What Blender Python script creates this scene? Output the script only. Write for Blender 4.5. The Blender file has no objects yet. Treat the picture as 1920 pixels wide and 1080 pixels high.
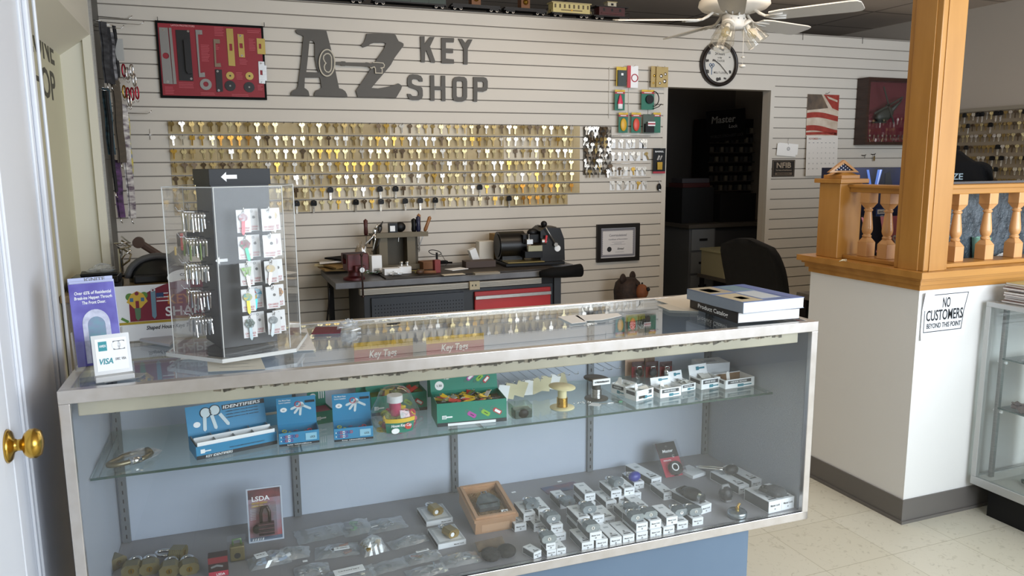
import bpy, math, random
from mathutils import Matrix, Vector, Euler
from mathutils.geometry import tessellate_polygon
R = math.radians
PI = math.pi
scene = bpy.context.scene
COL = scene.collection

# ------------------------------------------------------------ camera
FPX = 1450.0
CAM = Vector((0.0, -4.811, 1.417))
CR = Vector((0.932, -0.362, -0.007))
CF = Vector((0.356, 0.921, -0.160)).normalized()
CR = (CR - CF * CR.dot(CF)).normalized()
CU = CR.cross(CF)
cd = bpy.data.cameras.new('camera')
cam = bpy.data.objects.new('camera', cd)
COL.objects.link(cam)
m = Matrix.Identity(4)
for i in range(3):
    m[i][0] = CR[i]; m[i][1] = CU[i]; m[i][2] = -CF[i]; m[i][3] = CAM[i]
cam.matrix_world = m
cd.sensor_width = 36.0
cd.lens = 36.0 * FPX / 1920.0
cd.clip_start = 0.02
scene.camera = cam

# ------------------------------------------------------------ light and exposure
scene.view_settings.view_transform = 'Standard'
scene.view_settings.look = 'None'
scene.view_settings.gamma = 1.0
scene.view_settings.use_curve_mapping = False
scene.view_settings.exposure = 0.26
wd = bpy.data.worlds.new('world'); scene.world = wd
wd.use_nodes = True
bg = wd.node_tree.nodes['Background']
bg.inputs[0].default_value = (0.80, 0.88, 1.0, 1)
bg.inputs[1].default_value = 0.42

def area(name, loc, target, sx, sy, power, color):
    l = bpy.data.lights.new(name, 'AREA'); l.shape = 'RECTANGLE'
    l.size = sx; l.size_y = sy; l.energy = power; l.color = color
    o = bpy.data.objects.new(name, l); COL.objects.link(o)
    o.location = loc
    o.rotation_euler = (Vector(target) - Vector(loc)).to_track_quat('-Z', 'Y').to_euler()
    return o
# daylight of the shop front behind the camera, and the warm ceiling tubes over the shop floor
area('storefront_daylight', (3.25, -5.80, 1.60), (3.25, 0.0, 1.40), 4.4, 1.6, 185, (0.81, 0.90, 1.0))
area('ceiling_tubes', (2.2, -1.6, 2.50), (2.2, -1.0, 0.0), 2.4, 0.5, 20, (1.0, 0.82, 0.62))

# ------------------------------------------------------------ pixel of the photo -> point on a plane of the room
def ray(px, py):
    return CF + CR * ((px - 960.0) / FPX) - CU * ((py - 540.0) / FPX)
def az(px, py, z):
    d = ray(px, py); return CAM + d * ((z - CAM.z) / d.z)
def ay(px, py, y=0.0):
    d = ray(px, py); return CAM + d * ((y - CAM.y) / d.y)
def ax(px, py, x):
    d = ray(px, py); return CAM + d * ((x - CAM.x) / d.x)
# the counter's own frame: s along its front, t towards the back
CO = Vector((-0.313, -3.084, 0)); CYAW = R(-1.5)
CUu = Vector((math.cos(CYAW), math.sin(CYAW), 0)); CVv = Vector((-math.sin(CYAW), math.cos(CYAW), 0))
def cw(s, t, z): return CO + CUu * s + CVv * t + Vector((0, 0, z))

# ------------------------------------------------------------ materials
MATS = {}
def lin(h):
    if isinstance(h, str):
        h = h.lstrip('#'); c = [int(h[i:i+2], 16) / 255 for i in (0, 2, 4)]
    else:
        c = h
    return tuple((x / 12.92 if x <= 0.04045 else ((x + 0.055) / 1.055) ** 2.4) for x in c) + (1.0,)
def mat(name, col='#888888', rough=0.5, metal=0.0, noise=None, bump=None, alpha=None, spec=None, emit=None, coat=0.0, sheen=0.0):
    """noise=(scale, other colour, [stretch]); bump=(scale, strength)"""
    if name in MATS: return MATS[name]
    m = bpy.data.materials.new(name); m.use_nodes = True
    nt = m.node_tree; b = nt.nodes['Principled BSDF']
    b.inputs['Base Color'].default_value = lin(col)
    b.inputs['Roughness'].default_value = rough
    b.inputs['Metallic'].default_value = metal
    if coat: b.inputs['Coat Weight'].default_value = coat
    if spec is not None: b.inputs['Specular IOR Level'].default_value = spec
    if sheen: b.inputs['Sheen Weight'].default_value = sheen
    if alpha is not None: b.inputs['Alpha'].default_value = alpha
    if emit: b.inputs['Emission Color'].default_value = lin(emit[0]); b.inputs['Emission Strength'].default_value = emit[1]
    tc = nt.nodes.new('ShaderNodeTexCoord')
    if noise:
        mp = nt.nodes.new('ShaderNodeMapping'); nt.links.new(tc.outputs['Object'], mp.inputs[0])
        if len(noise) > 2: mp.inputs['Scale'].default_value = noise[2]
        n = nt.nodes.new('ShaderNodeTexNoise'); n.inputs['Scale'].default_value = noise[0]; n.inputs['Detail'].default_value = 5
        nt.links.new(mp.outputs[0], n.inputs['Vector'])
        r = nt.nodes.new('ShaderNodeValToRGB')
        r.color_ramp.elements[0].position = 0.35; r.color_ramp.elements[1].position = 0.65
        r.color_ramp.elements[0].color = lin(col); r.color_ramp.elements[1].color = lin(noise[1])
        nt.links.new(n.outputs[0], r.inputs[0]); nt.links.new(r.outputs[0], b.inputs['Base Color'])
    if bump:
        n2 = nt.nodes.new('ShaderNodeTexNoise'); n2.inputs['Scale'].default_value = bump[0]; n2.inputs['Detail'].default_value = 4
        nt.links.new(tc.outputs['Object'], n2.inputs['Vector'])
        bp = nt.nodes.new('ShaderNodeBump'); bp.inputs['Strength'].default_value = bump[1]; bp.inputs['Distance'].default_value = 0.01
        nt.links.new(n2.outputs[0], bp.inputs['Height']); nt.links.new(bp.outputs[0], b.inputs['Normal'])
    MATS[name] = m
    return m
def glass(name, tint=(0.93, 0.97, 0.95), rough=0.0, base=0.04, haze=0.0, hazecol='#dfe6e6'):
    """thin clear sheet: Schlick reflection over tinted transparency, with an optional film of dust"""
    if name in MATS: return MATS[name]
    m = bpy.data.materials.new(name); m.use_nodes = True
    nt = m.node_tree; nt.nodes.clear()
    N = nt.nodes.new; L = nt.links.new
    out = N('ShaderNodeOutputMaterial'); geo = N('ShaderNodeNewGeometry')
    dot = N('ShaderNodeVectorMath'); dot.operation = 'DOT_PRODUCT'
    L(geo.outputs['Normal'], dot.inputs[0]); L(geo.outputs['Incoming'], dot.inputs[1])
    ab = N('ShaderNodeMath'); ab.operation = 'ABSOLUTE'; L(dot.outputs['Value'], ab.inputs[0])
    su = N('ShaderNodeMath'); su.operation = 'SUBTRACT'; su.inputs[0].default_value = 1.0; L(ab.outputs[0], su.inputs[1])
    po = N('ShaderNodeMath'); po.operation = 'POWER'; po.inputs[1].default_value = 5.0; L(su.outputs[0], po.inputs[0])
    ma = N('ShaderNodeMath'); ma.operation = 'MULTIPLY_ADD'; ma.inputs[1].default_value = 1 - base; ma.inputs[2].default_value = base
    L(po.outputs[0], ma.inputs[0])
    tr = N('ShaderNodeBsdfTransparent'); tr.inputs[0].default_value = tuple(tint) + (1,)
    gl = N('ShaderNodeBsdfGlossy'); gl.inputs['Roughness'].default_value = rough; gl.inputs[0].default_value = (1, 1, 1, 1)
    mx = N('ShaderNodeMixShader'); L(ma.outputs[0], mx.inputs[0]); L(tr.outputs[0], mx.inputs[1]); L(gl.outputs[0], mx.inputs[2])
    last = mx
    if haze:
        df = N('ShaderNodeBsdfDiffuse'); df.inputs[0].default_value = lin(hazecol)
        m2 = N('ShaderNodeMixShader'); m2.inputs[0].default_value = haze
        L(mx.outputs[0], m2.inputs[1]); L(df.outputs[0], m2.inputs[2]); last = m2
    L(last.outputs[0], out.inputs[0])
    MATS[name] = m
    return m

# ------------------------------------------------------------ mesh builder
_TXT = {}
def text_geo(s):
    if s in _TXT: return _TXT[s]
    c = bpy.data.curves.new('t', 'FONT'); c.body = s; c.size = 1.0; c.resolution_u = 3; c.fill_mode = 'FRONT'
    c.offset = 0.018
    o = bpy.data.objects.new('t', c); COL.objects.link(o)
    dg = bpy.context.evaluated_depsgraph_get()
    me = bpy.data.meshes.new_from_object(o.evaluated_get(dg))
    vs = [v.co.copy() for v in me.vertices]; fs = [tuple(p.vertices) for p in me.polygons]
    bpy.data.objects.remove(o); bpy.data.curves.remove(c); bpy.data.meshes.remove(me)
    if vs:
        x0 = min(v.x for v in vs); x1 = max(v.x for v in vs); y0 = min(v.y for v in vs); y1 = max(v.y for v in vs)
    else:
        x0 = x1 = y0 = y1 = 0
    _TXT[s] = (vs, fs, x0, x1, y0, y1)
    return _TXT[s]
def basis(zaxis):
    z = Vector(zaxis).normalized()
    a = Vector((0, 0, 1)) if abs(z.z) < 0.9 else Vector((1, 0, 0))
    x = a.cross(z).normalized(); y = z.cross(x)
    return x, y, z
def TR(loc=(0, 0, 0), rx=0, ry=0, rz=0, s=1.0):
    return Matrix.Translation(loc) @ Euler((rx, ry, rz)).to_matrix().to_4x4() @ Matrix.Scale(s, 4)
WALLF = TR(rx=R(90))                       # local XY drawing plane -> upright facing -Y
class B:
    def __init__(s, T=None): s.v = []; s.f = []; s.mi = []; s.mats = []; s.sm = []; s.T = T or Matrix.Identity(4)
    def _m(s, m):
        if m not in s.mats: s.mats.append(m)
        return s.mats.index(m)
    def add(s, vs, fs, m, T=None, smooth=False):
        M = s.T @ T if T is not None else s.T
        k = len(s.v); i = s._m(m)
        s.v += [M @ Vector(v) for v in vs]
        for f in fs: s.f.append([k + j for j in f]); s.mi.append(i); s.sm.append(smooth)
        return s
    def box(s, c, d, m, T=None, rz=0, rx=0, ry=0):
        x, y, z = [q / 2 for q in d]
        vs = [(a * x, b * y, e * z) for e in (-1, 1) for b in (-1, 1) for a in (-1, 1)]
        fs = [(0, 2, 3, 1), (4, 5, 7, 6), (0, 1, 5, 4), (2, 6, 7, 3), (0, 4, 6, 2), (1, 3, 7, 5)]
        L = TR(c, rx, ry, rz)
        return s.add(vs, fs, m, (T @ L) if T is not None else L)
    def bx(s, x0, x1, y0, y1, z0, z1, m, T=None):
        return s.box(((x0 + x1) / 2, (y0 + y1) / 2, (z0 + z1) / 2), (abs(x1 - x0), abs(y1 - y0), abs(z1 - z0)), m, T)
    def cyl(s, p0, p1, r, m, n=12, r2=None, T=None, cap=True):
        p0 = Vector(p0); p1 = Vector(p1); x, y, z = basis(p1 - p0); r2 = r if r2 is None else r2
        vs = []
        for p, q in ((p0, r), (p1, r2)):
            for i in range(n):
                a = 2 * PI * i / n; vs.append(p + x * math.cos(a) * q + y * math.sin(a) * q)
        s.add(vs, [(i, (i + 1) % n, n + (i + 1) % n, n + i) for i in range(n)], m, T, True)
        if cap: s.add(vs, [tuple(range(n))[::-1], tuple(range(n, 2 * n))], m, T)
        return s
    def tube(s, pts, r, m, n=6, T=None, closed=False, flat=1.0):
        pts = [Vector(p) for p in pts]; N = len(pts); vs = []; px = None
        for i, p in enumerate(pts):
            a = pts[(i - 1) % N] if (i or closed) else p; b = pts[(i + 1) % N] if (i < N - 1 or closed) else p
            d = (b - a)
            if d.length < 1e-9: d = Vector((0, 0, 1))
            d.normalize()
            if px is None: x, y, _ = basis(d)
            else:
                x = px - d * px.dot(d)
                if x.length < 1e-6: x, y, _ = basis(d)
                x.normalize(); y = d.cross(x)
            px = x; rr = r[i] if isinstance(r, (list, tuple)) else r
            for k in range(n):
                t = 2 * PI * k / n; vs.append(p + x * math.cos(t) * rr + y * math.sin(t) * rr * flat)
        fs = []
        for i in range(N if closed else N - 1):
            j = (i + 1) % N
            for k in range(n): fs.append((i * n + k, i * n + (k + 1) % n, j * n + (k + 1) % n, j * n + k))
        if not closed: fs += [tuple(range(n))[::-1], tuple((N - 1) * n + k for k in range(n))]
        return s.add(vs, fs, m, T, True)
    def lathe(s, prof, m, n=20, T=None, a0=0, a1=2 * PI, smooth=True):
        full = abs(a1 - a0 - 2 * PI) < 1e-6; c = n if full else n + 1; vs = []
        for r, z in prof:
            for i in range(c):
                a = a0 + (a1 - a0) * i / n; vs.append((r * math.cos(a), r * math.sin(a), z))
        fs = []
        for j in range(len(prof) - 1):
            for i in range(n):
                k = (i + 1) % c; fs.append((j * c + i, j * c + k, (j + 1) * c + k, (j + 1) * c + i))
        return s.add(vs, fs, m, T, smooth)
    def prism(s, loops, d, m, T=None, side=None):
        """outline(s) in XY, extruded from z=0 to z=d; later loops are holes"""
        if not isinstance(loops[0][0], (list, tuple, Vector)): loops = [loops]
        loops = [[Vector((p[0], p[1], 0)) for p in l] for l in loops]
        flat = [p for l in loops for p in l]; n = len(flat)
        tri = tessellate_polygon(loops)
        ar = 0
        out = []
        for t in tri:
            a, b, c = [flat[i] for i in t]
            if (b - a).cross(c - a).z < 0: t = (t[0], t[2], t[1])
            out.append(tuple(t))
        top = [p + Vector((0, 0, d)) for p in flat]
        s.add(flat + top, [tuple(i + n for i in t) for t in out] + [t[::-1] for t in out], m, T)
        k = 0
        for li, l in enumerate(loops):
            L = len(l); A = sum(l[i].x * l[(i + 1) % L].y - l[(i + 1) % L].x * l[i].y for i in range(L))
            fs = []
            for i in range(L):
                a, b = k + i, k + (i + 1) % L
                q = (a, b, b + n, a + n)
                if (A < 0) != (li > 0): q = q[::-1]
                fs.append(q)
            s.add(flat + top, fs, side or m, T); k += L
        return s
    def stroke(s, pts, w, d, m, T=None, closed=False):
        """thick polyline in XY with mitred joins"""
        P = [Vector((p[0], p[1])) for p in pts]; N = len(P); A = []; Bq = []
        for i in range(N):
            a = P[(i - 1) % N] if (i or closed) else None; b = P[(i + 1) % N] if (i < N - 1 or closed) else None
            d0 = (P[i] - a).normalized() if a is not None else (b - P[i]).normalized()
            d1 = (b - P[i]).normalized() if b is not None else d0
            n0 = Vector((-d0.y, d0.x)); n1 = Vector((-d1.y, d1.x)); q = n0 + n1
            if q.length < 1e-6: q = n0
            q.normalize(); k = w / 2 / max(0.35, q.dot(n0))
            A.append(P[i] + q * k); Bq.append(P[i] - q * k)
        vs = [(p.x, p.y, z) for z in (0, d) for l in (A, Bq) for p in l]; fs = []
        M = N if closed else N - 1
        for i in range(M):
            j = (i + 1) % N
            fs += [(2*N + i, 3*N + i, 3*N + j, 2*N + j)[::1], (i, j, N + j, N + i), (i, 2*N + i, 2*N + j, j), (N + i, N + j, 3*N + j, 3*N + i)]
        if not closed: fs += [(0, N, 3*N, 2*N), (N-1, 3*N-1, 4*N-1, 2*N-1)[::-1]]
        return s.add(vs, fs, m, T)
    def ring(s, r0, r1, d, m, T=None, n=24, c=(0, 0)):
        return s.prism([[(c[0] + r1*math.cos(2*PI*i/n), c[1] + r1*math.sin(2*PI*i/n)) for i in range(n)], [(c[0] + r0*math.cos(2*PI*i/n), c[1] + r0*math.sin(2*PI*i/n)) for i in range(n)]], d, m, T)
    def disc(s, c, r, d, m, T=None, n=20, ry=None):
        ry = r if ry is None else ry
        return s.prism([(c[0] + r*math.cos(2*PI*i/n), c[1] + ry*math.sin(2*PI*i/n)) for i in range(n)], d, m, T)
    def rect(s, x0, x1, y0, y1, z, m, T=None, d=0.0004):
        return s.bx(x0, x1, y0, y1, z, z + d, m, T)
    def text(s, t, x, y, h, m, T=None, z=0.0006, al='c', w=None, sl=0.0):
        """text of cap height h, baseline y; optional fitted width w; sl = slant"""
        vs, fs, x0, x1, y0, y1 = text_geo(t)
        if not vs: return s
        k = h / 0.70; kx = k if w is None else w / max(1e-6, (x1 - x0))
        off = {'c': -(x0 + x1) / 2, 'l': -x0, 'r': -x1}[al]
        return s.add([(x + (v.x + off) * kx + sl * v.y * k, y + v.y * k, z) for v in vs], fs, m, T)
    def sphere(s, c, r, m, n=14, sc=(1, 1, 1), T=None, rz=0, rx=0, ry=0):
        prof = [(math.sin(PI * i / (n // 2 + 2)) , -math.cos(PI * i / (n // 2 + 2))) for i in range(n // 2 + 3)]
        L = TR(c, rx, ry, rz) @ Matrix.Diagonal((r * sc[0], r * sc[1], r * sc[2], 1))
        return s.lathe([(max(1e-5, a), b) for a, b in prof], m, n, (T @ L) if T is not None else L)
    def mesh(s, name):
        me = bpy.data.meshes.new(name)
        me.from_pydata([tuple(v) for v in s.v], [], s.f)
        for q in s.mats: me.materials.append(q)
        me.polygons.foreach_set('material_index', s.mi)
        me.polygons.foreach_set('use_smooth', s.sm)
        me.update()
        return me
    def build(s, name, parent=None, loc=None, rz=0, bevel=0, label=None, rot=None):
        o = bpy.data.objects.new(name, s.mesh(name)); COL.objects.link(o)
        if parent is not None: o.parent = parent
        if loc is not None: o.location = loc
        if rot is not None: o.rotation_euler = rot
        elif rz: o.rotation_euler = (0, 0, rz)
        if bevel:
            b = o.modifiers.new('bevel', 'BEVEL'); b.width = bevel; b.segments = 2; b.limit_method = 'ANGLE'; b.angle_limit = R(40)
        if label: o['label'] = label
        return o
def tag(o, label, cat, group=None):
    o['label'] = label; o['category'] = cat
    if group: o['group'] = group
    return o
def thing(name, label, cat, loc=(0, 0, 0), rz=0, group=None, rot=None):
    o = bpy.data.objects.new(name, None); COL.objects.link(o); o.empty_display_size = 0.05
    o.location = loc; o.rotation_euler = rot if rot is not None else (0, 0, rz)
    return tag(o, label, cat, group)
def struct(o): o['kind'] = 'structure'; return o
def clone(src, loc, rz=None, label=None, group=None, rot=None):
    def cp(o, par):
        c = o.copy(); COL.objects.link(c); c.parent = par
        for ch in o.children: cp(ch, c)
        return c
    c = cp(src, None); c.location = loc
    if rot is not None: c.rotation_euler = rot
    elif rz is not None: c.rotation_euler = (0, 0, rz)
    if label: c['label'] = label
    if group: c['group'] = group
    return c
ORD = ['first', 'second', 'third', 'fourth', 'fifth', 'sixth', 'seventh', 'eighth', 'ninth', 'tenth', 'eleventh', 'twelfth', 'thirteenth', 'fourteenth', 'fifteenth', 'sixteenth', 'seventeenth', 'eighteenth', 'nineteenth']
def ordi(n):
    if n <= 19: return ORD[n - 1]
    t = {2: 'twent', 3: 'thirt', 4: 'fort', 5: 'fift'}[n // 10]
    return t + 'ieth' if n % 10 == 0 else t + 'y-' + ORD[n % 10 - 1]
rnd = random.Random(7)

# shared colours
WHITE = mat('white_paint', '#dedbd4', 0.55)
DOORW = mat('door_white', '#e9ecf2', 0.4)
BLACK = mat('black_plastic', '#0b0b0d', 0.45, spec=.3)
BLACKM = mat('black_matt', '#0a0a0b', 0.8, spec=.2)
PAPER = mat('paper_white', '#eceae6', 0.7)
CARDW = mat('card_white', '#f0f2f4', 0.5)
STEEL = mat('brushed_steel', '#b9b8b6', 0.35, 1.0, noise=(40, '#9c9b99', (1, 1, 30)))
CHROME = mat('chrome', '#d6d6d6', 0.15, 1.0)
ALU = mat('aluminium_trim', '#c9c6c2', 0.42, 0.75, noise=(30, '#b5b2ae'))
BRASS = mat('brass', '#c9a24a', 0.25, 1.0)
INK = mat('ink_black', '#1b1c20', 0.7)
GREY = mat('mid_grey', '#77787a', 0.6)
CLEAR = glass('clear_plastic', (0.97, 0.97, 0.97), base=0.05)
PANE = glass('case_glass', (0.985, 0.995, 0.99))
BAG = glass('bag_plastic', (0.92, 0.93, 0.94), 0.10, 0.13, 0.20, '#dfe5ea')
# ============================================================ the room
SL = 0.0762
def slat(k): return 2.27 - SL * k          # height of groove k
SLATW = mat('slatwall_laminate', '#cdc6bb', 0.5, noise=(1.5, '#c9c2b7'))
GROOVE = mat('slatwall_groove', '#8b8379', 0.8)
WALLP = mat('painted_wall', '#c9c0b4', 0.8, bump=(60, 0.05))
def slat_panel(b, x0, x1, z0, z1, y=0.0):
    zs = [z for z in [slat(k) for k in range(-1, 31)] if z0 < z < z1]
    edges = [z1] + [z for z in zs] + [z0]
    b.bx(x0, x1, y + 0.012, y + 0.03, z0, z1, GROOVE)
    up = z1
    for z in zs:
        b.bx(x0, x1, y, y + 0.0119, z + 0.0035, up, SLATW); up = z - 0.0035
    b.bx(x0, x1, y, y + 0.0119, z0, up, SLATW)
b = B()
DX0, DX1, DZ = 3.045, 3.935, 1.934
slat_panel(b, -0.50, DX0 - 0.035, 0.0, 2.352)
slat_panel(b, DX0 - 0.035, DX1 + 0.035, 1.985, 2.352)
slat_panel(b, DX1 + 0.035, 5.52, 0.0, 2.352)
b.bx(DX0 - 0.035, DX0, -0.0008, 0.03, 0, 1.985, SLATW); b.bx(DX1, DX1 + 0.035, -0.0008, 0.03, 0, 1.985, SLATW)
b.bx(DX0, DX1, -0.0008, 0.03, DZ, 1.985, SLATW)
b.bx(-0.50, DX0, 0.03, 0.09, 0, 2.352, WALLP); b.bx(DX1, 5.52, 0.03, 0.09, 0, 2.352, WALLP); b.bx(DX0, DX1, 0.03, 0.09, DZ, 2.352, WALLP)
struct(b.build('wall_back'))
# floor tiles
def floor_mat():
    m = bpy.data.materials.new('vinyl_tile_floor'); m.use_nodes = True; nt = m.node_tree; N = nt.nodes.new; L = nt.links.new
    bs = nt.nodes['Principled BSDF']; tc = N('ShaderNodeTexCoord')
    mp = N('ShaderNodeMapping'); mp.inputs['Location'].default_value = (0.21, 0.12, 0); L(tc.outputs['Object'], mp.inputs[0])
    br = N('ShaderNodeTexBrick'); br.offset = 0; br.inputs['Scale'].default_value = 1.0
    br.inputs['Brick Width'].default_value = 0.3048; br.inputs['Row Height'].default_value = 0.3048
    br.inputs['Mortar Size'].default_value = 0.0012; br.inputs['Mortar Smooth'].default_value = 0.3
    br.inputs['Color1'].default_value = lin('#cfc9b6'); br.inputs['Color2'].default_value = lin('#d4cfbe'); br.inputs['Mortar'].default_value = lin('#a59d86')
    L(mp.outputs[0], br.inputs['Vector'])
    n = N('ShaderNodeTexNoise'); n.inputs['Scale'].default_value = 34; n.inputs['Detail'].default_value = 8; n.inputs['Distortion'].default_value = 1.5; L(tc.outputs['Object'], n.inputs['Vector'])
    r = N('ShaderNodeValToRGB'); r.color_ramp.elements[0].position = 0.30; r.color_ramp.elements[0].color = (0.45, 0.42, 0.36, 1)
    r.color_ramp.elements[1].position = 0.42; r.color_ramp.elements[1].color = (1, 1, 1, 1); L(n.outputs[0], r.inputs[0])
    mx = N('ShaderNodeMix'); mx.data_type = 'RGBA'; mx.blend_type = 'MULTIPLY'; mx.inputs[0].default_value = 0.38
    L(br.outputs[0], mx.inputs[6]); L(r.outputs[0], mx.inputs[7]); L(mx.outputs[2], bs.inputs['Base Color'])
    bs.inputs['Roughness'].default_value = 0.38
    return m
b = B(); b.bx(-1.2, 5.6, -7.4, 2.6, -0.05, 0, floor_mat()); struct(b.build('floor'))
# ceiling of dull tiles in a grid
def tile_mat():
    m = bpy.data.materials.new('ceiling_tile'); m.use_nodes = True; nt = m.node_tree; N = nt.nodes.new; L = nt.links.new
    bs = nt.nodes['Principled BSDF']; tc = N('ShaderNodeTexCoord')
    br = N('ShaderNodeTexBrick'); br.offset = 0; br.inputs['Scale'].default_value = 1.0
    br.inputs['Brick Width'].default_value = 1.22; br.inputs['Row Height'].default_value = 0.61; br.inputs['Mortar Size'].default_value = 0.012
    br.inputs['Color1'].default_value = lin('#b8a898'); br.inputs['Color2'].default_value = lin('#b0a090'); br.inputs['Mortar'].default_value = lin('#7c7064')
    L(tc.outputs['Object'], br.inputs['Vector']); L(br.outputs[0], bs.inputs['Base Color']); bs.inputs['Roughness'].default_value = 0.9
    return m
b = B(); b.bx(-1.2, 5.6, -7.4, 2.6, 2.55, 2.62, tile_mat()); struct(b.build('ceiling'))
b = B(); b.bx(5.5, 5.6, -7.4, 2.6, 0, 2.55, mat('right_wall_paint', '#b3a89b', 0.8, bump=(60, 0.05))); struct(b.build('wall_right'))
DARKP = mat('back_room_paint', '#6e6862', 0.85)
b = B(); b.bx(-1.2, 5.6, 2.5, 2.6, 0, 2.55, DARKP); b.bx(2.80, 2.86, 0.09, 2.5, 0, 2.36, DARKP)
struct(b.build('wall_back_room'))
b = B(); b.bx(-1.2, 5.5, -5.95, -5.85, 0, .78, WALLP); b.bx(-1.2, 5.5, -5.95, -5.85, 2.42, 2.55, WALLP); [b.bx(x-.04, x+.04, -5.94, -5.86, .78, 2.42, WALLP) for x in (-.3, 5.4)]
struct(b.build('wall_front'))
# left wall: panelled cupboard doors near the camera, then a recess with a yellowish lettered window
YW = mat('recess_yellow', '#cfcdb2', 0.6)
CREAM = mat('cream_trim', '#dcd8c8', 0.5)
b = B()
b.bx(-1.2, -0.64, -2.62, -0.37, 0, 2.55, YW)
b.bx(-1.2, -0.50, -0.37, 0.09, 0, 2.55, CREAM)
b.bx(-0.64, -0.50, -2.62, -0.37, 2.05, 2.55, CREAM)
b.bx(-1.2, -0.43, -7.4, -2.62, 2.05, 2.55, CREAM)
b.bx(-1.2, -0.43, -7.4, -4.0, 0, 2.05, WHITE)
b.bx(-1.2, -0.43, -2.65, -2.545, 0, 2.55, WHITE)
b.bx(-1.2, -1.1, -4.0, -2.62, 0, 2.05, WHITE)
struct(b.build('wall_left'))
b = B()   # far trim of the recess, a curved cove above it and the casing beside the cupboard
b.bx(-0.535, -0.498, -0.40, -0.37, 0, 2.05, CREAM); b.bx(-0.64, -0.535, -0.378, -0.37, 0, 2.05, CREAM)
for i in range(8):
    a0 = PI / 2 * i / 8; a1 = PI / 2 * (i + 1) / 8
    vs = []
    for a in (a0, a1):
        x = -0.64 + 0.14 * math.sin(a); z = 2.05 - 0.10 * (1 - math.cos(a)) - 0.0
        vs += [(x, -2.545, 2.05 - 0.10 * (1 - math.sin(a))), (x, -0.37, 2.05 - 0.10 * (1 - math.sin(a)))]
    b.add(vs, [(0, 1, 3, 2)], CREAM, smooth=True)
struct(b.build('trim_1'))
b = B()
b.bx(-0.43, -0.39, -2.62, -2.53, 0, 2.2, DOORW); b.bx(-0.39, -0.378, -2.60, -2.585, 0, 2.2, DOORW); b.bx(-0.39, -0.382, -2.57, -2.55, 0, 2.2, DOORW)
b.bx(-0.378, -0.37, -2.545, -2.535, 0, 2.2, DOORW)
struct(b.build('trim_2', bevel=0.004))
b = B()   # grey edge strip where the slat wall ends
b.bx(-0.50, -0.486, -0.37, -0.352, 0.0, 2.4, STEEL); b.bx(-0.50, -0.496, -0.352, 0.0, 0.0, 2.352, mat('grey_strip', '#55544f', 0.6)); struct(b.build('trim_3'))
# lettering on the recess window: only the word ends show
b = B(); T = Matrix(((0, 0, 1, -0.64), (1, 0, 0, -0.17), (0, 1, 0, 0), (0, 0, 0, 1)))
DK = mat('letter_dark', '#4b4a40', 0.6)
def vtext(bb, s, y1, z0, h, w, T0):
    bb.text(s, y1, z0, h, DK, T0, z=0.001, al='r', w=w)
P0 = ax(103, 110, -0.64); P1 = ax(80, 60, -0.64)
T = Matrix(((0, 0, 1, -0.64), (1, 0, 0, 0), (0, 1, 0, 0), (0, 0, 0, 1)))
p = ax(101, 121, -0.64); q = ax(97, 69, -0.64)
vtext(b, 'ZONE', p.y + 0.02, p.z, abs(q.z - p.z), 0.62, T)
p = ax(105, 189, -0.64); q = ax(101, 137, -0.64)
vtext(b, 'SHOP', p.y + 0.02, p.z, abs(q.z - p.z), 0.62, T)
# a frame around that window
o = b.build('window_lettering'); tag(o, 'dark capital letters on the yellowish recess window left of the counter, word ends only', 'lettering')
# cupboard doors
def cupboard(name, y0, y1, label):
    t = thing(name, label, 'door', (-0.43, (y0 + y1) / 2, 0)); t['kind'] = 'structure'; del t['category']; del t['label']
    w = (y1 - y0) / 2 - 0.004
    b = B(); b.bx(0, 0.034, -w, w, 0.01, 2.10, DOORW)
    for z0, z1 in ((0.16, 2.02),):
        for k, (g, h) in enumerate(((0.085, 0.006), (0.10, 0.010), (0.135, 0.004))):
            b.bx(0.034, 0.034 + h, -w + g, w - g, z0 + (g - 0.085), z1 - (g - 0.085), DOORW)
    b.build('leaf', t, bevel=0.004)
    return t
d2 = cupboard('door_1', -3.10, -2.62, '')
d1 = cupboard('door_2', -3.86, -3.10, '')
b = B(TR((0.034, 0.76 / 2 - 0.034, 0.885), ry=R(90)))
b.lathe([(0.001, 0), (0.031, 0), (0.033, 0.003), (0.028, 0.008), (0.014, 0.012), (0.011, 0.018), (0.012, 0.026), (0.022, 0.030), (0.0285, 0.038), (0.029, 0.048), (0.024, 0.057), (0.010, 0.061), (0.001, 0.0615)], BRASS, 28)
b.build('door_knob', d1, label='round brass knob')
# ---- half wall with rails at the right
HX, HY, HZ = 2.462, -2.69, 0.932
PENL = mat('half_wall_paint', '#e4e3e0', 0.6, bump=(80, 0.04))
b = B()
b.bx(HX, HX + 0.14, HY, -2.12, 0, HZ, PENL); b.bx(HX + 0.14, 5.5, HY, HY + 0.14, 0, HZ, PENL)
struct(b.build('wall_half'))
BB = mat('rubber_baseboard', '#6a6662', 0.45)
b = B()
for g_, h_ in ((.006, .098), (.012, .012)): b.prism([(HX - g_, HY - g_), (5.499, HY - g_), (5.499, HY - .0004), (HX - .0004, HY - .0004), (HX - .0004, -2.11), (HX - g_, -2.11)], h_, BB)
struct(b.build('baseboard_half_wall', bevel=0.003))
def wood(name, c1, c2, st=(1, 1, 0.12), rough=0.38):
    if name in MATS: return MATS[name]
    m = mat(name, c1, rough, noise=(14, c2, st), coat=0.25)
    return m
OAK = wood('honey_oak', '#b8833e', '#a87432'); OAKH = wood('honey_oak_flat', '#b8833e', '#a87432', (0.12, 1, 1)); OAKB = wood('honey_maple', '#cf9c66', '#c28e58')
OAKY = wood('honey_oak_deep', '#b8833e', '#a87432', (1, 0.12, 1))
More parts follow.
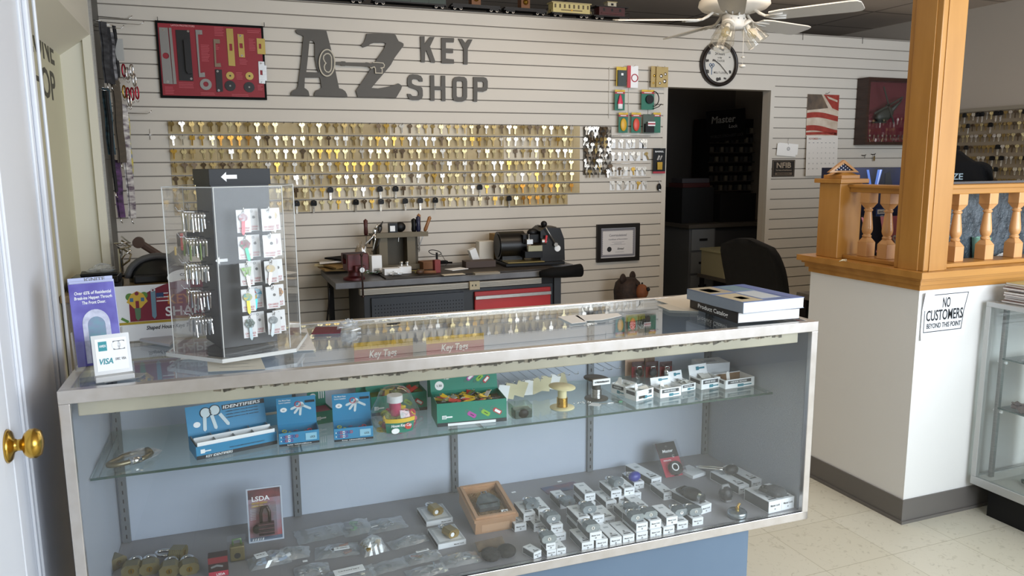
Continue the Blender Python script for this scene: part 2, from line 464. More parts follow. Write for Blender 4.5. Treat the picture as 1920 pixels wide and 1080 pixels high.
# cap moulding
b = B()
for dz0, dz1, g in ((0.0, 0.022, 0.008), (0.022, 0.040, 0.020), (0.040, 0.050, 0.030), (0.050, 0.074, 0.045)):
    b.prism([(HX - g, HY - g), (5.499, HY - g), (5.499, HY + 0.14 + g), (HX + 0.14 + g, HY + 0.14 + g), (HX + 0.14 + g, -2.12 + g), (HX - g, -2.12 + g)], dz1 - dz0 - .0002, OAKH, TR((0, 0, HZ + dz0)))
CAPZ = HZ + 0.074
tag(b.build('wooden_ledge', bevel=0.003), 'honey coloured wooden cap moulding along the top of the white half wall', 'ledge')
# bottom rail board under balusters
t = thing('wooden_railing', 'honey wood railing with turned balusters on the half wall ledge', 'railing', (0, 0, 0))
b = B(); b.bx(HX + 0.045, HX + 0.10, -2.60, -2.271, 1.285, 1.312, OAKY); b.bx(HX + 0.035, HX + 0.11, -2.60, -2.271, 1.305, 1.318, OAKY)
b.build('top_rail', t, bevel=0.003)
b = B(); b.bx(HX + 0.12, 5.5, HY + 0.045, HY + 0.10, 1.285, 1.312, OAKH); b.bx(HX + 0.12, 5.5, HY + 0.035, HY + 0.11, 1.306, 1.322, OAKH)
b.build('top_rail', t, bevel=0.003)
b = B(); b.bx(HX + 0.13, 5.5, HY + 0.02, HY + 0.12, CAPZ, CAPZ + 0.016, OAKH); b.build('bottom_rail', t, bevel=0.003)
b = B(); b.bx(HX + 0.025, HX + 0.12, HY + 0.12, -2.271, CAPZ, CAPZ + 0.016, OAKY); b.build('bottom_rail', t, bevel=0.003)
zb = CAPZ + 0.016; zt = 1.286; H = zt - zb
def baluster(x, y):
    b = B(TR((x, y, zb)))
    s = 0.024
    b.box((0, 0, 0.03), (2*s, 2*s, 0.06), OAKB)
    b.lathe([(s*1.38, 0.06), (s*0.6, 0.082)], OAKB, 4, TR(rz=R(45)), smooth=False)
    b.box((0, 0, H - 0.022), (2*s, 2*s, 0.044), OAKB)
    b.lathe([(s*0.72, H - 0.064), (s*1.38, H - 0.044)], OAKB, 4, TR(rz=R(45)), smooth=False)
    b.lathe([(0.0145, 0.078), (0.018, 0.082), (0.0185, 0.086), (0.0135, 0.091), (0.0185, 0.099), (0.0215, 0.110), (0.021, 0.121), (0.0175, 0.150), (0.0145, 0.178), (0.013, H-.078), (0.0175, H-.075), (0.0178, H-.070), (0.0135, H-.067), (0.014, H - 0.062)], OAKB, 18)
    return b.build('baluster', t, bevel=0.002)
baluster(HX + 0.072, -2.352); baluster(HX + 0.072, -2.455)
bxs = []
for i, px in enumerate((1629, 1667)): pass
x0 = ay(1789, 480, HY + 0.07).x; x1 = ay(1845, 480, HY + 0.07).x
for i in range(24): baluster(x0 + (x1 - x0) * i, HY + 0.072)
# newel post with stepped cap
t = thing('newel_post', 'square honey wood newel post with stepped cap at the ledge end', 'post', (HX + 0.07, -2.21, CAPZ))
b = B(); b.bx(-0.075, 0.046, -0.060, 0.06, 0, 1.322 - CAPZ, OAK); b.build('shaft', t, bevel=0.003)
b = B()
zc = 1.322 - CAPZ
b.bx(-0.09, 0.062, -0.078, 0.078, zc, zc + 0.018, OAKH); b.bx(-0.064, 0.036, -0.052, 0.052, zc + 0.018, zc + 0.034, OAKH)
b.add([(-0.056, -0.045, zc+0.034), (0.028, -0.045, zc+0.034), (0.028, 0.045, zc+0.034), (-0.056, 0.045, zc+0.034), (-0.04, -0.03, zc+0.044), (0.012, -0.03, zc+0.044), (0.012, 0.03, zc+0.044), (-0.04, 0.03, zc+0.044)], [(0,1,5,4),(1,2,6,5),(2,3,7,6),(3,0,4,7),(4,5,6,7)], OAKH)
b.build('cap', t, bevel=0.002)
# flag case
t = thing('flag_case', 'tiny triangular wooden case with a folded starry flag on the newel post', 'flag case', (HX + 0.052, -2.212, 1.3665))
w, h = 0.062, 0.052
T = TR((0, -0.012, 0), rx=R(90), rz=R(-20)) 
T = Euler((0, 0, R(-24))).to_matrix().to_4x4() @ TR(rx=R(90))
b = B(); b.prism([[(-w, 0), (w, 0), (0, h)], [(-w*0.66, h*0.14), (0, h*0.74), (w*0.66, h*0.14)]], 0.028, OAK, T); b.build('frame', t)
b = B(); b.prism([(-w*0.7, h*0.1), (w*0.7, h*0.1), (0, h*0.8)], 0.018, mat('flag_navy', '#1c2440', 0.8), T)
for i in range(4):
    for j in range(4 - i): b.disc((-w*0.42 + j*w*0.28 + i*w*0.14, h*0.22 + i*h*0.14), 0.0026, 0.001, PAPER, T @ TR((0, 0, 0.0181)), 5)
b.build('flag', t)
# tall column
t = thing('wooden_column', 'tall square honey wood column rising from the half wall corner to the ceiling', 'column', (HX + 0.005, HY - 0.003, CAPZ))
b = B(); b.bx(-0.012, 0.108, -0.012, 0.124, 0, 2.549 - CAPZ, OAK); b.build('shaft', t, bevel=0.003)
b = B(); b.bx(-0.016, -0.012, 0.012, 0.100, 0.0, 2.549 - CAPZ, OAK); b.bx(0.012, 0.094, -0.0155, -0.012, 0, 2.549 - CAPZ, OAK); b.build('face_board', t, bevel=0.001)
# paper sign
t = thing('paper_sign', 'white NO CUSTOMERS paper sign taped to the half wall front under the ledge', 'sign', (HX + 0.015, HY - 0.001, 0.738), rot=(R(90), 0, R(0)))
b = B()
W_, H_ = 0.235, 0.185; nx = 10; vs = []; SG = mat('sign_paper', '#eef0f4', 0.5)
def curl(x, y):
    return 0.001 + max(0, 0.045 - x) ** 2 * 2.0 + max(0, (y - 0.12)) * max(0, 0.06 - x) * 2.5 + max(0, 0.03 - y) * max(0, 0.05 - x) * 3
for j in range(7):
    for i in range(nx + 1):
        x = W_ * i / nx; y = H_ * j / 6; xx = x + 0.02 * (y / H_) * (x / W_)
        vs.append((xx, y, curl(x, y)))
b.add(vs, [(j*(nx+1)+i, j*(nx+1)+i+1, (j+1)*(nx+1)+i+1, (j+1)*(nx+1)+i) for j in range(6) for i in range(nx)], SG, smooth=True)
k0 = len(b.v)
b.stroke([(0.014, 0.03), (0.215, 0.03), (0.222, 0.10), (0.24, 0.172), (0.06, 0.172)], 0.0028, 0.0005, INK)
b.stroke([(0.016, 0.03), (0.015, 0.07), (0.013, 0.115)], 0.0028, 0.0005, INK)
def sgx(s, x, y, h, w): b.text(s, x, y, h, INK, z=0.0022, w=w)
sgx('NO', 0.128, 0.121, 0.038, 0.040); sgx('BEYOND THIS POINT', 0.122, 0.043, 0.019, 0.180)
vsx = [('CUSTOMERS', 0.122, 0.073, 0.040, 0.192)]
for s in vsx: b.text(s[0], s[1], s[2], s[3], INK, z=0.0, w=s[4])
for v in b.v[k0:]: v.z = curl(v.x - .02*v.y/H_, v.y) + .0008
b.build('sheet', t)
# ============================================================ things on the back wall
def wallpoly(pts, y=0.0): return [(ay(px, py, y).x, ay(px, py, y).z) for px, py in pts]
def crop(pts, ox, oy, k): return [(ox + x / k, oy + y / k) for x, y in pts]
WT = TR(rx=R(90))          # XY -> XZ, extrusion towards the viewer (-Y)
SIGN = mat('sign_grey_paint', '#4c4842', 0.55)
SIGNL = mat('sign_outline', '#b9b19f', 0.5)
# --- the two large carved letters and the antique key between them
A = crop([(120,40),(200,42),(380,45),(555,58),(600,230),(625,330),(700,700),(740,890),(790,905),(830,935),(852,975),(862,1015),(600,1008),(380,1000),(384,960),(410,920),(460,905),(487,880),(475,800),(462,735),(245,735),(238,885),(270,905),(298,935),(312,1000),(170,994),(40,990),(48,950),(75,920),(125,900),(142,870),(190,500),(225,140),(195,122),(150,108),(122,85),(113,60)], 540, 50, 7.715)
Ah = crop([(310,215),(335,198),(370,208),(388,240),(390,460),(415,590),(445,662),(265,655),(290,440)], 540, 50, 7.715)
Z1 = crop([(1140,100),(1300,98),(1543,108)], 540, 50, 7.715) + crop([(0,108),(15,112),(30,150),(55,195),(95,212),(120,228),(122,258),(100,285),(0,420)], 740, 50, 7.2) \
   + crop([(1490,550),(1400,660),(1300,775),(1210,885),(1300,893),(1430,872),(1540,845)], 540, 50, 7.715) + crop([(15,780),(45,765),(65,772),(102,800),(88,845),(20,962)], 740, 50, 7.2) \
   + crop([(1400,1020),(1010,1015),(995,965),(983,925),(1050,830),(1180,640),(1300,450),(1390,320),(1418,240),(1380,230),(1250,230),(1200,245),(1160,275),(1090,298),(1060,272),(1105,215),(1125,160)], 540, 50, 7.715)
def letter(loops, name, label, cat, d, mt, y0=0.0):
    L = [wallpoly(l, -d) for l in loops]
    xs = [p[0] for p in L[0]]; zs = [p[1] for p in L[0]]; cx = (min(xs) + max(xs)) / 2; cz = (min(zs) + max(zs)) / 2
    b = B(); b.prism([[(x - cx, z - cz) for x, z in l] for l in L], d - y0, mt, WT)
    o = b.build(name, loc=(cx, -y0, cz)); return tag(o, label, cat)
letter([A, Ah], 'wall_letter', 'large dark grey carved serif letter A on the slat wall', 'letter', 0.018, SIGN)
letter([Z1], 'wall_letter', 'large dark grey carved slanted letter Z on the slat wall', 'letter', 0.018, SIGN)
t = thing('antique_key_sign', 'dark skeleton key shape with pale outline joining the big A and Z', 'sign', (0, 0, 0))
k5 = lambda pts: wallpoly(crop(pts, 540, 50, 7.715), -0.03)
ov = [(565 + 112 * math.cos(2*PI*i/28), 523 + 192 * math.sin(2*PI*i/28)) for i in range(28)]
heart = [(545,395),(580,388),(610,405),(628,440),(630,520),(628,600),(615,640),(590,660),(555,652),(530,620),(523,575),(535,545),(550,528),(530,505),(512,465),(515,425)]
bow = B(); bow.prism([k5(ov)], 0.012, SIGN, TR((0, -0.0181, 0)) @ WT)
bow.stroke(k5(ov), 0.007, 0.0135, SIGNL, TR((0, -0.0181, 0)) @ WT, closed=True)
bow.stroke(k5(heart), 0.006, 0.0145, SIGNL, TR((0, -0.0181, 0)) @ WT, closed=True)
bow.build('bow', t)
sh = B()
shp = k5([(675,508),(765,508),(775,500),(828,503),(835,515),(1115,522),(1125,514),(1160,518),(1200,535),(1225,515),(1240,532),(1380,540),(1385,560),(1370,585),(1345,590),(1345,605),(1358,612),(1358,668),(1270,662),(1268,605),(1250,585),(1225,590),(1200,590),(1160,575),(1125,578),(1110,572),(835,560),(825,566),(775,562),(765,550),(675,552)])
sh.prism([shp], 0.012, SIGN, TR((0, -0.0181, 0)) @ WT)
sh.stroke(k5([(1228,518),(1300,520),(1375,528),(1395,555),(1385,590),(1345,598),(1362,612),(1362,674),(1268,670),(1263,605),(1250,582),(1225,588),(1215,600),(1190,592)]), 0.0055, 0.0135, SIGNL, TR((0, -0.0181, 0)) @ WT)
sh.build('shaft', t)
# --- KEY SHOP in block letters
c6 = lambda pts: crop(pts, 740, 50, 7.2)
letter([c6([(347,130),(405,130),(405,235),(480,138),(540,138),(478,268),(550,470),(545,485),(490,480),(430,320),(412,345),(410,478),(358,478)])], 'wall_letter', 'grey block letter K of the upper word on the slat wall', 'letter', 0.014, SIGN)
letter([c6([(633,148),(800,153),(805,165),(800,210),(692,208),(692,292),(790,298),(790,355),(692,350),(692,430),(735,435),(800,442),(805,495),(660,494),(636,490)])], 'wall_letter', 'grey block letter E of the upper word on the slat wall', 'letter', 0.014, SIGN)
letter([c6([(862,160),(912,165),(960,225),(1000,170),(1052,172),(988,300),(986,508),(932,506),(932,300)])], 'wall_letter', 'grey block letter Y ending the upper word on the slat wall', 'letter', 0.014, SIGN)
letter([c6([(205,650),(240,642),(310,648),(355,665),(378,700),(380,740),(335,738),(322,715),(300,708),(255,705),(232,725),(235,765),(265,785),(340,805),(372,825),(380,860),(382,930),(370,970),(330,990),(250,990),(205,980),(180,945),(172,905),(215,908),(240,935),(300,938),(322,925),(325,890),(315,865),(280,845),(205,820),(180,795),(172,760),(176,690)])], 'wall_letter', 'grey block letter S starting the lower word on the slat wall', 'letter', 0.014, SIGN)
letter([c6([(482,655),(535,655),(538,802),(628,806),(630,660),(684,662),(688,1003),(636,1000),(634,855),(540,852),(540,998),(484,996)])], 'wall_letter', 'grey block letter H of the lower word on the slat wall', 'letter', 0.014, SIGN)
letter([c6([(820,680),(870,672),(940,678),(970,700),(980,740),(980,950),(965,990),(920,1010),(850,1010),(800,995),(783,950),(783,740),(795,700)]), c6([(845,735),(910,735),(922,750),(922,940),(905,952),(850,950),(838,935),(836,750)])], 'wall_letter', 'grey block letter O of the lower word on the slat wall', 'letter', 0.014, SIGN)
letter([c6([(1065,678),(1200,680),(1240,695),(1258,735),(1258,820),(1245,860),(1200,878),(1118,872),(1115,1012),(1065,1010)]), c6([(1118,740),(1190,742),(1202,755),(1202,808),(1190,822),(1120,820)])], 'wall_letter', 'grey block letter P ending the lower word on the slat wall', 'letter', 0.014, SIGN)

# --- red display board of latch protectors
REDB = mat('display_red', '#8e1424', 0.55, noise=(3, '#861221')); LPINK = mat('display_print', '#b8525c', 0.6)
x0, x1, z0, z1 = -0.221, 0.342, 1.785, 2.197
t = thing('hardware_display_board', 'black framed red display board of latch guards at the wall\'s left end', 'display board', ((x0+x1)/2, -0.006, (z0+z1)/2))
w, h = (x1-x0)/2, (z1-z0)/2
b = B(); b.bx(-w, w, -0.010, 0, -h, h, BLACKM)
b.build('frame', t, bevel=0.002)
b = B(); b.bx(-w+0.012, w-0.012, -0.0115, -0.0101, -h+0.014, h-0.014, REDB)
def q2(px, py): p = ay(290 + px/6.355, 30 + py/6.355, -0.02); return p.x - (x0+x1)/2, p.z - (z0+z1)/2
TT = TR((0, -0.0116, 0)) @ WT
b.text('LATCH PROTECTORS', *q2(335, 125), 0.009, mat('display_title', '#d9a0a0', 0.6), TT, w=0.12)
for (ax_, ay_, n, wd) in ((765,140,6,0.05),(1180,180,2,0.07),(600,350,11,0.045),(1160,280,8,0.035),(1060,520,4,0.045),(1010,680,5,0.035),(640,920,2,0.08),(380,800,4,0.08),(180,850,5,0.05),(1030,940,2,0.1),(1260,830,4,0.03),(750,360,3,0.02)):
    x, z = q2(ax_, ay_)
    for i in range(n): b.rect(x - wd/2, x + wd/2 - rnd.random()*0.012, z - i*0.0085, z - i*0.0085 + 0.0028, 0.0003, LPINK, TT)
b.build('red_panel', t)
GREYM = mat('grey_hardware', '#85827e', 0.45, 0.5); BRSM = mat('dull_brass', '#a08a4c', 0.4, 0.7); BLKH = mat('black_hardware', '#201e1e', 0.4, 0.3)
TH = TR((0, -0.012, 0)) @ WT
def poly2(pts): return [q2(*p) for p in pts]
def screw(b, px, py, z): b.disc(q2(px, py), 0.006, 0.002, CHROME, TH @ TR((0, 0, z)), 10); b.disc(q2(px, py), 0.0022, 0.0025, INK, TH @ TR((0, 0, z)), 6)
def plate(name, loops, d, mt, lab, scr=()):
    b = B(); b.prism(loops, d, mt, TH)
    for s_ in scr: screw(b, s_[0], s_[1], d)
    return b.build(name, t, label=lab, bevel=0.0008)
def circ(px, py, r, n=20): x, z = q2(px, py); return [(x + r*math.cos(2*PI*i/n), z + r*math.sin(2*PI*i/n)) for i in range(n)]
plate('latch_guard', [poly2([(50,135),(155,140),(218,812),(105,805)]), circ(133,474,0.0165)], 0.004, GREYM, 'long grey plate with a round hole', [(100,168),(156,782)])
plate('latch_guard', [poly2([(168,140),(198,142),(262,810),(225,812)])], 0.006, GREYM, 'narrow grey strip')
plate('latch_guard', [poly2([(248,165),(415,170),(462,775),(295,768)])], 0.004, BLKH, 'wide black plate', [(398,183),(436,748)])
b = B(); b.prism(poly2([(345,290),(415,275),(448,690),(400,695),(375,655)]), 0.022, BLKH, TH @ TR((0,0,0.0042))); b.build('raised_cover', t, bevel=0.004, label='raised black bar')
plate('latch_guard', [poly2([(485,165),(565,170),(568,222),(515,220),(545,680),(597,672),(602,728),(530,730)])], 0.005, GREYM, 'thin silver bracket', [(542,203),(577,690)])
plate('latch_guard', [poly2([(700,275),(775,280),(778,328),(725,326),(735,565),(785,562),(792,608),(718,606)])], 0.005, mat('tan_hardware', '#7d6a58', 0.5, 0.4), 'short brown bracket')
plate('strike_plate', [poly2([(850,148),(932,152),(962,598),(882,592)]), poly2([(888,330),(922,332),(926,415),(892,413)])], 0.003, BRSM, 'long brass strike plate')
plate('strike_plate', [poly2([(985,215),(1058,220),(1077,495),(1005,490)]), poly2([(1008,325),(1045,327),(1052,385),(1012,383)])], 0.003, BRSM, 'short brass strike plate', [(1020,237),(1040,472)])
plate('strike_plate', [poly2([(1213,265),(1312,272),(1322,458),(1225,452)]), poly2([(1240,330),(1268,333),(1270,392),(1242,390)])], 0.003, BRSM, 'brass plate overhanging the frame')
plate('strike_plate', [poly2([(1235,540),(1306,545),(1310,588),(1332,590),(1338,770),(1318,772),(1318,808),(1245,800)]), poly2([(1255,645),(1285,648),(1287,705),(1257,702)])], 0.003, STEEL, 'steel plate overhanging the frame', [(1266,565),(1274,788)])
plate('ring_plate', [circ(610,815,0.031), circ(610,812,0.014)], 0.003, GREYM, 'silver ring')
plate('door_scope', [poly2([(722,635),(800,640),(815,900),(740,905)])], 0.005, BLKH, 'black oblong plate', [(750,660),(764,887)])
for px, py, r_, mt, lab in ((900,712,0.022,BRSM,'round brass disc'),(1130,716,0.022,BRSM,'round brass disc'),(900,832,0.029,BLKH,'round black disc'),(1127,848,0.029,BLKH,'round black disc')):
    b = B(); b.prism([circ(px,py,r_)], 0.004, mt, TH); b.prism([circ(px,py,0.005)], 0.006, GREYM if mt is BLKH else BLKH, TH); b.build('rosette', t, label=lab)
# hooks that carry the board
for px, py in ((296, 40), (495, 50)):
    p = ay(px, py, 0); b = B(); b.tube([(0, 0.012, 0), (0, -0.02, 0), (0, -0.024, 0.02)], 0.0016, BLACK); o = b.build('board_hook', loc=p)
    tag(o, 'thin black wire hook at the red board\'s upper %s corner' % ('left' if px < 400 else 'right'), 'hook')

# --- key wall
BOARD = mat('key_card', '#bcaa82', 0.55, noise=(6, '#a8946a')); BOARDG = mat('key_card_pale', '#cfc4ae', 0.55)
GOLDK = mat('key_gold', '#cfa64e', 0.3, 0.8); PALEK = mat('key_pale_brass', '#dccb98', 0.33, 0.65); NICK = mat('key_nickel', '#d9d3c8', 0.3, 0.7)
DULL = mat('key_dull_brass', '#97804f', 0.4, 0.7); DARKK = mat('key_dark', '#5b4a36', 0.45, 0.5); ORNG = mat('key_orange_brass', '#b9802f', 0.35, 0.7)
KX0, KX1 = -0.197, 2.360
def keymesh(shape, mt, head=None):
    b = B(); T = WT
    bl = [(-0.0045, -0.012), (0.0045, -0.012), (0.0045, -0.050), (0.001, -0.055), (-0.0045, -0.050)]
    WX = 1.17
    hole = [(0.0028*math.cos(2*PI*i/8), -0.004 + 0.0028*math.sin(2*PI*i/8)) for i in range(8)]
    if shape == 0: hd = [(0.0125*math.cos(2*PI*i/14 + .22), -0.009 + 0.0115*math.sin(2*PI*i/14 + .22)) for i in range(14)]
    elif shape == 1: hd = [(-0.005,-0.026),(0.005,-0.026),(0.0065,-0.018),(0.014,-0.012),(0.0145,-0.003),(0.008,0.002),(-0.008,0.002),(-0.0145,-0.003),(-0.014,-0.012),(-0.0065,-0.018)]
    elif shape == 2: hd = [(-0.006,-0.024),(0.006,-0.024),(0.013,-0.015),(0.011,-0.004),(0.006,0.003),(0,0.000),(-0.006,0.003),(-0.011,-0.004),(-0.013,-0.015)]
    elif shape == 3: hd = [(-0.012,-0.022),(0.012,-0.022),(0.012,0.002),(-0.012,0.002)]
    else: hd = [(-0.013,-0.028),(0.013,-0.028),(0.016,-0.018),(0.014,0.001),(0.005,0.005),(-0.005,0.005),(-0.014,0.001),(-0.016,-0.018)]
    hd = [(x*WX, y) for x, y in hd]
    b.prism([hd, hole], 0.0022 if shape != 4 else 0.007, head or mt, T)
    if shape == 4: bl = [(-0.006, -0.028), (0.006, -0.028), (0.006, -0.068), (0, -0.074), (-0.006, -0.068)]
    b.prism(bl, 0.002, mt, T)
    b.bx(-0.0012, 0.0012, -0.0028, -0.0021, -0.048, -0.018, DARKK)
    return b.mesh('key_blank')
KM = {}
def kmesh(sh, cn):
    if (sh, cn) not in KM: KM[(sh, cn)] = keymesh(sh, {'gold': GOLDK, 'pale brass': PALEK, 'silver': NICK, 'dull brass': DULL, 'dark': DARKK, 'orange brass': ORNG, 'black headed': NICK}[cn], BLACK if cn == 'black headed' else None)
    return KM[(sh, cn)]
PITCH = 0.0502
ROWW = ['top', 'second', 'third', 'fourth', 'fifth', 'sixth', 'bottom']
nk = 0; rest = B(); kr = random.Random(3)
for r_ in range(7):
    zt = slat(8 + r_)
    n = int((KX1 - KX0) / PITCH); xe = KX1 if r_ < 6 else KX1 - 0.09
    t = thing('key_card_row', 'long row of tan hook cards behind the %s row of keys' % ROWW[r_], 'card strip', (0, -0.001, zt), group=None)
    b = B(); x = KX0; i = 0
    while x < xe - 0.01:
        x2 = min(x + 0.2505, xe)
        pale = (r_ >= 5 and 0.35 < x < 1.75) 
        b.bx(x + 0.0006, x2 - 0.0006, -0.0028, 0, -0.070, -0.002, BOARDG if (pale or kr.random() < 0.08) else BOARD)
        x = x2
    b.build('cards', t)
    if r_ == 0:
        b = B(); b.tube([(0, 0, -0.004), (0, -0.036, -0.006), (0, -0.040, 0.002)], 0.0013, BLKH, 5); PEGM = b.mesh('peg')
    for i in range(n):
        x = KX0 + PITCH * (i + 0.45)
        if x > xe: continue
        o = bpy.data.objects.new('peg', PEGM); COL.objects.link(o); o.parent = t; o.location = (x, 0, 0)
    for i in range(n):
        x = KX0 + PITCH * (i + 0.45)
        if x > xe - 0.01: continue
        u = kr.random(); late = i / n
        if r_ >= 5 and 0.4 < x < 1.85 and u < (0.3 if r_ == 5 else 0.5): cn, sh = 'black headed', 4
        elif r_ == 1 and 5 <= i <= 8: cn, sh = 'orange brass', kr.choice([1, 2])
        elif r_ == 3 and 18 <= i <= 24: cn, sh = 'gold', kr.choice([0, 1])
        elif r_ == 2 and 16 <= i <= 18: cn, sh = 'gold', 1
        elif r_ == 3 and i < 8: cn, sh = ('dark' if u < .6 else 'dull brass'), kr.choice([0, 1])
        elif r_ == 0: cn, sh = ('dull brass' if u < .5 else 'pale brass' if u < .72 else 'silver' if u < .84 else 'dark' if u < .95 else 'gold'), kr.choice([0, 1, 1, 2])
        elif r_ >= 5 and x > 1.85: cn, sh = ('orange brass' if u < .3 else 'gold' if u < .55 else 'dull brass' if u < .8 else 'pale brass'), kr.choice([0, 1, 2])
        else: cn, sh = ('silver' if u < .36 else 'pale brass' if u < .62 else 'gold' if u < .76 else 'dull brass' if u < .93 else 'dark'), kr.choice([0, 0, 1, 1, 2, 3])
        if kr.random() < 0.03: continue
        yy = -0.012 - 0.024 * kr.random(); loc = (x + kr.uniform(-.002, .002), yy, zt - 0.006)
        rot = (R(kr.uniform(-3, 6)), R(kr.gauss(0, 3.5)), R(kr.uniform(-16, 16)))
        if i < 42 and nk < 300:
            o = bpy.data.objects.new('key_blank', kmesh(sh, cn)); COL.objects.link(o); o.location = loc; o.rotation_euler = rot; nk += 1
            tag(o, '%s key blank hanging %s from the left in the %s key row' % (cn, ordi(i + 1), ROWW[r_]), 'key', 'key blanks on the key wall')
        else:
            me = kmesh(sh, cn); M = Matrix.Translation(loc) @ Euler(rot).to_matrix().to_4x4(); k0 = len(rest.v)
            rest.v += [M @ v.co for v in me.vertices]
            for p in me.polygons:
                rest.f.append([k0 + j for j in p.vertices]); rest.mi.append(rest._m(me.materials[p.material_index])); rest.sm.append(False)
o = rest.build('key_blank'); o['kind'] = 'stuff'; tag(o, 'remaining brass and silver key blanks crowding the right end of the key rows', 'keys')
# chrome keys crowded on a narrow board
b = B()
for i in range(9):
    for j in range(7):
        x = 2.400 + 0.027 * j + (0.012 if i % 2 else 0); z = 1.652 - 0.036 * i
        me = kmesh(kr.choice([0, 1, 2]), kr.choice(['silver', 'silver', 'dull brass'] if kr.random() < .6 else ['silver', 'dark'])); M = TR((x, -0.012 - 0.03 * kr.random(), z), kr.uniform(-.1, .1), kr.uniform(-.35, .35), kr.uniform(-.5, .5)); k0 = len(b.v)
        b.v += [M @ v.co for v in me.vertices]
        for p in me.polygons: b.f.append([k0 + q for q in p.vertices]); b.mi.append(b._m(me.materials[p.material_index])); b.sm.append(False)
        b.tube([(x, -0.003, z), (x, -0.045, z - 0.001)], 0.0012, BLKH, 4)
o = b.build('key_cluster'); o['kind'] = 'stuff'; tag(o, 'dense cluster of silver keys on dark pegs between the key wall and the wire grid', 'keys')
b = B(); b.bx(2.385, 2.60, -0.002, -0.0002, 1.33, 1.655, mat('dark_board', '#5d564c', 0.6)); tag(b.build('peg_board'), 'narrow dark board behind the cluster of silver keys', 'board')
# small keys on white cards right of the cluster
for r_, (zz, pxs) in enumerate(((238 + 24, (1152,1166,1180,1189,1205,1211)), (286, (1150,1163,1175,1187,1199,1212)), (314, (1150,1163,1175,1188,1199,1209)), (341, (1150,1163,1177,1189,1199,1211)))):
    for i, px in enumerate(pxs):
        p = ay(px, zz, -0.02); cn = {(1,5): 'dull brass', (2,1): 'dark', (2,3): 'gold', (3,4): 'gold'}.get((r_, i), 'silver')
        b = B(); b.bx(-0.018, 0.018, 0.009, 0.010, -0.058, 0.004, CARDW)
        o = thing('cabinet_key', 'carded %s cabinet key, %s from the left, %s white card row' % (cn, ordi(i+1), ['top', 'second', 'third', 'bottom'][r_]), 'key', (p.x, -0.012, p.z), group='small keys on white cards')
        b.build('backing_card', o)
        k = bpy.data.objects.new('key', kmesh((i + r_) % 3, cn)); COL.objects.link(k); k.parent = o; k.rotation_euler = (0, R(kr.uniform(-25, 25)), 0)
for z_, i in ((262, 0), (286, 1), (314, 2), (341, 3)):
    p = ay(1146, z_ - 4, 0); q = ay(1213, z_ - 4, 0)
    b = B(); b.tube([(p.x, -0.014, p.z + 0.012), (q.x + 0.02, -0.014, p.z + 0.012)], 0.0018, CHROME, 6); b.tube([(p.x, -0.014, p.z+0.012), (p.x, 0.004, p.z+0.012)], 0.0018, CHROME, 6)
    tag(b.build('wire_rail'), 'thin wire rail carrying the %s row of carded cabinet keys' % ['top', 'second', 'third', 'bottom'][i], 'rail')
# blister packs and the wire grid
b = B()
for px in (1141, 1178, 1215): p = ay(px, 190, 0); b.tube([(p.x, -0.006, ay(px, 126, 0).z), (p.x, -0.006, ay(px, 222, 0).z)], 0.0016, WHITE, 6)
for py in (130, 172, 215): b.tube([(ay(1141, py, 0).x, -0.006, ay(1141, py, 0).z), (ay(1245, py, 0).x, -0.006, ay(1141, py, 0).z)], 0.0014, WHITE, 6)
tag(b.build('wire_grid'), 'thin white wire grid behind the hanging blister packs by the doorway', 'wire rack')
GRN = mat('pack_green', '#1c6c57', 0.5); YEL = mat('pack_yellow', '#d6b53a', 0.5); PRED = mat('pack_red', '#a52a3a', 0.5); PINK = mat('fob_pink', '#d83a5c', 0.4)
def pack(px0, py0, px1, py1, label, body, y=-0.03, rz=0):
    """hanging card: px box in the photo gives its real place and size on the wall"""
    p = ay(px0, py0, y); q = ay(px1, py1, y); w = abs(q.x - p.x); h = abs(p.z - q.z)
    t = thing('blister_pack', label, 'blister pack', ((p.x + q.x)/2, y, p.z), rz)
    b = B(); b.bx(-w/2, w/2, -0.001, 0.001, -h, 0, body); b.build('card', t)
    b = B(); b.tube([(0, 0.036 if True else 0, -0.004), (0, -0.03, -0.004), (0, -0.034, 0.004)], 0.0015, CHROME, 5); b.build('peg', t)
    return t, w, h
def head(t, w, h, a=0.10, c=0.2):
    b = B(); b.rect(-w/2, w/2, -h*a, 0, 0.0012, YEL, WT); b.rect(-w/2, w/2, -h*c, -h*a, 0.0012, PRED, WT)
    b.rect(-w*.3, w*.3, -h*(c-.035), -h*(a+.03), 0.0016, CARDW, WT); b.build('header', t)
t, w, h = pack(1156, 125, 1174, 162, 'yellow topped pack with a curved dark cover, top left of the packs', YEL)
b = B(); b.bx(-w*.42, w*.42, -0.012, -0.001, -h, -h*.18, mat('dark_teal', '#22302f', 0.4)); b.bx(-w*.1, w*.12, -0.0125, -0.012, -h*.45, -h*.33, CARDW); b.build('cover', t, bevel=0.004)
t, w, h = pack(1176, 123, 1196, 165, 'red and white pack showing a red ring', CARDW)
b = B(); b.bx(-w/2, -w*.2, -0.006, -0.001, -h, 0, mat('pack_stripe', '#c33a42', 0.5)); b.ring(w*.24, w*.32, 0.002, PRED, TR((w*.18, -0.001, -h*.55)) @ WT); b.build('stripe', t)
GLD = mat('pack_gold', '#b39b62', 0.5)
for k, (x0_, x1_) in enumerate(((1221, 1235), (1231, 1252))):
    t, w, h = pack(x0_, 124 + k, x1_, 164, ['gold card pack with small brass parts, nearest the red ring pack', 'gold card pack with dark and chrome parts beside the doorway corner'][k], GLD, -0.03 - 0.012 * k)
    b = B()
    for cx, cz, r_ in ((-.1, -.45, .2), (.25, -.35, .17), (.2, -.7, .22), (-.2, -.8, .15)): b.sphere((cx*w, -0.004, cz*h), r_*w*.7, BRASS if k == 0 else CHROME, 10, (1, .5, 1))
    b.build('lock_parts', t)
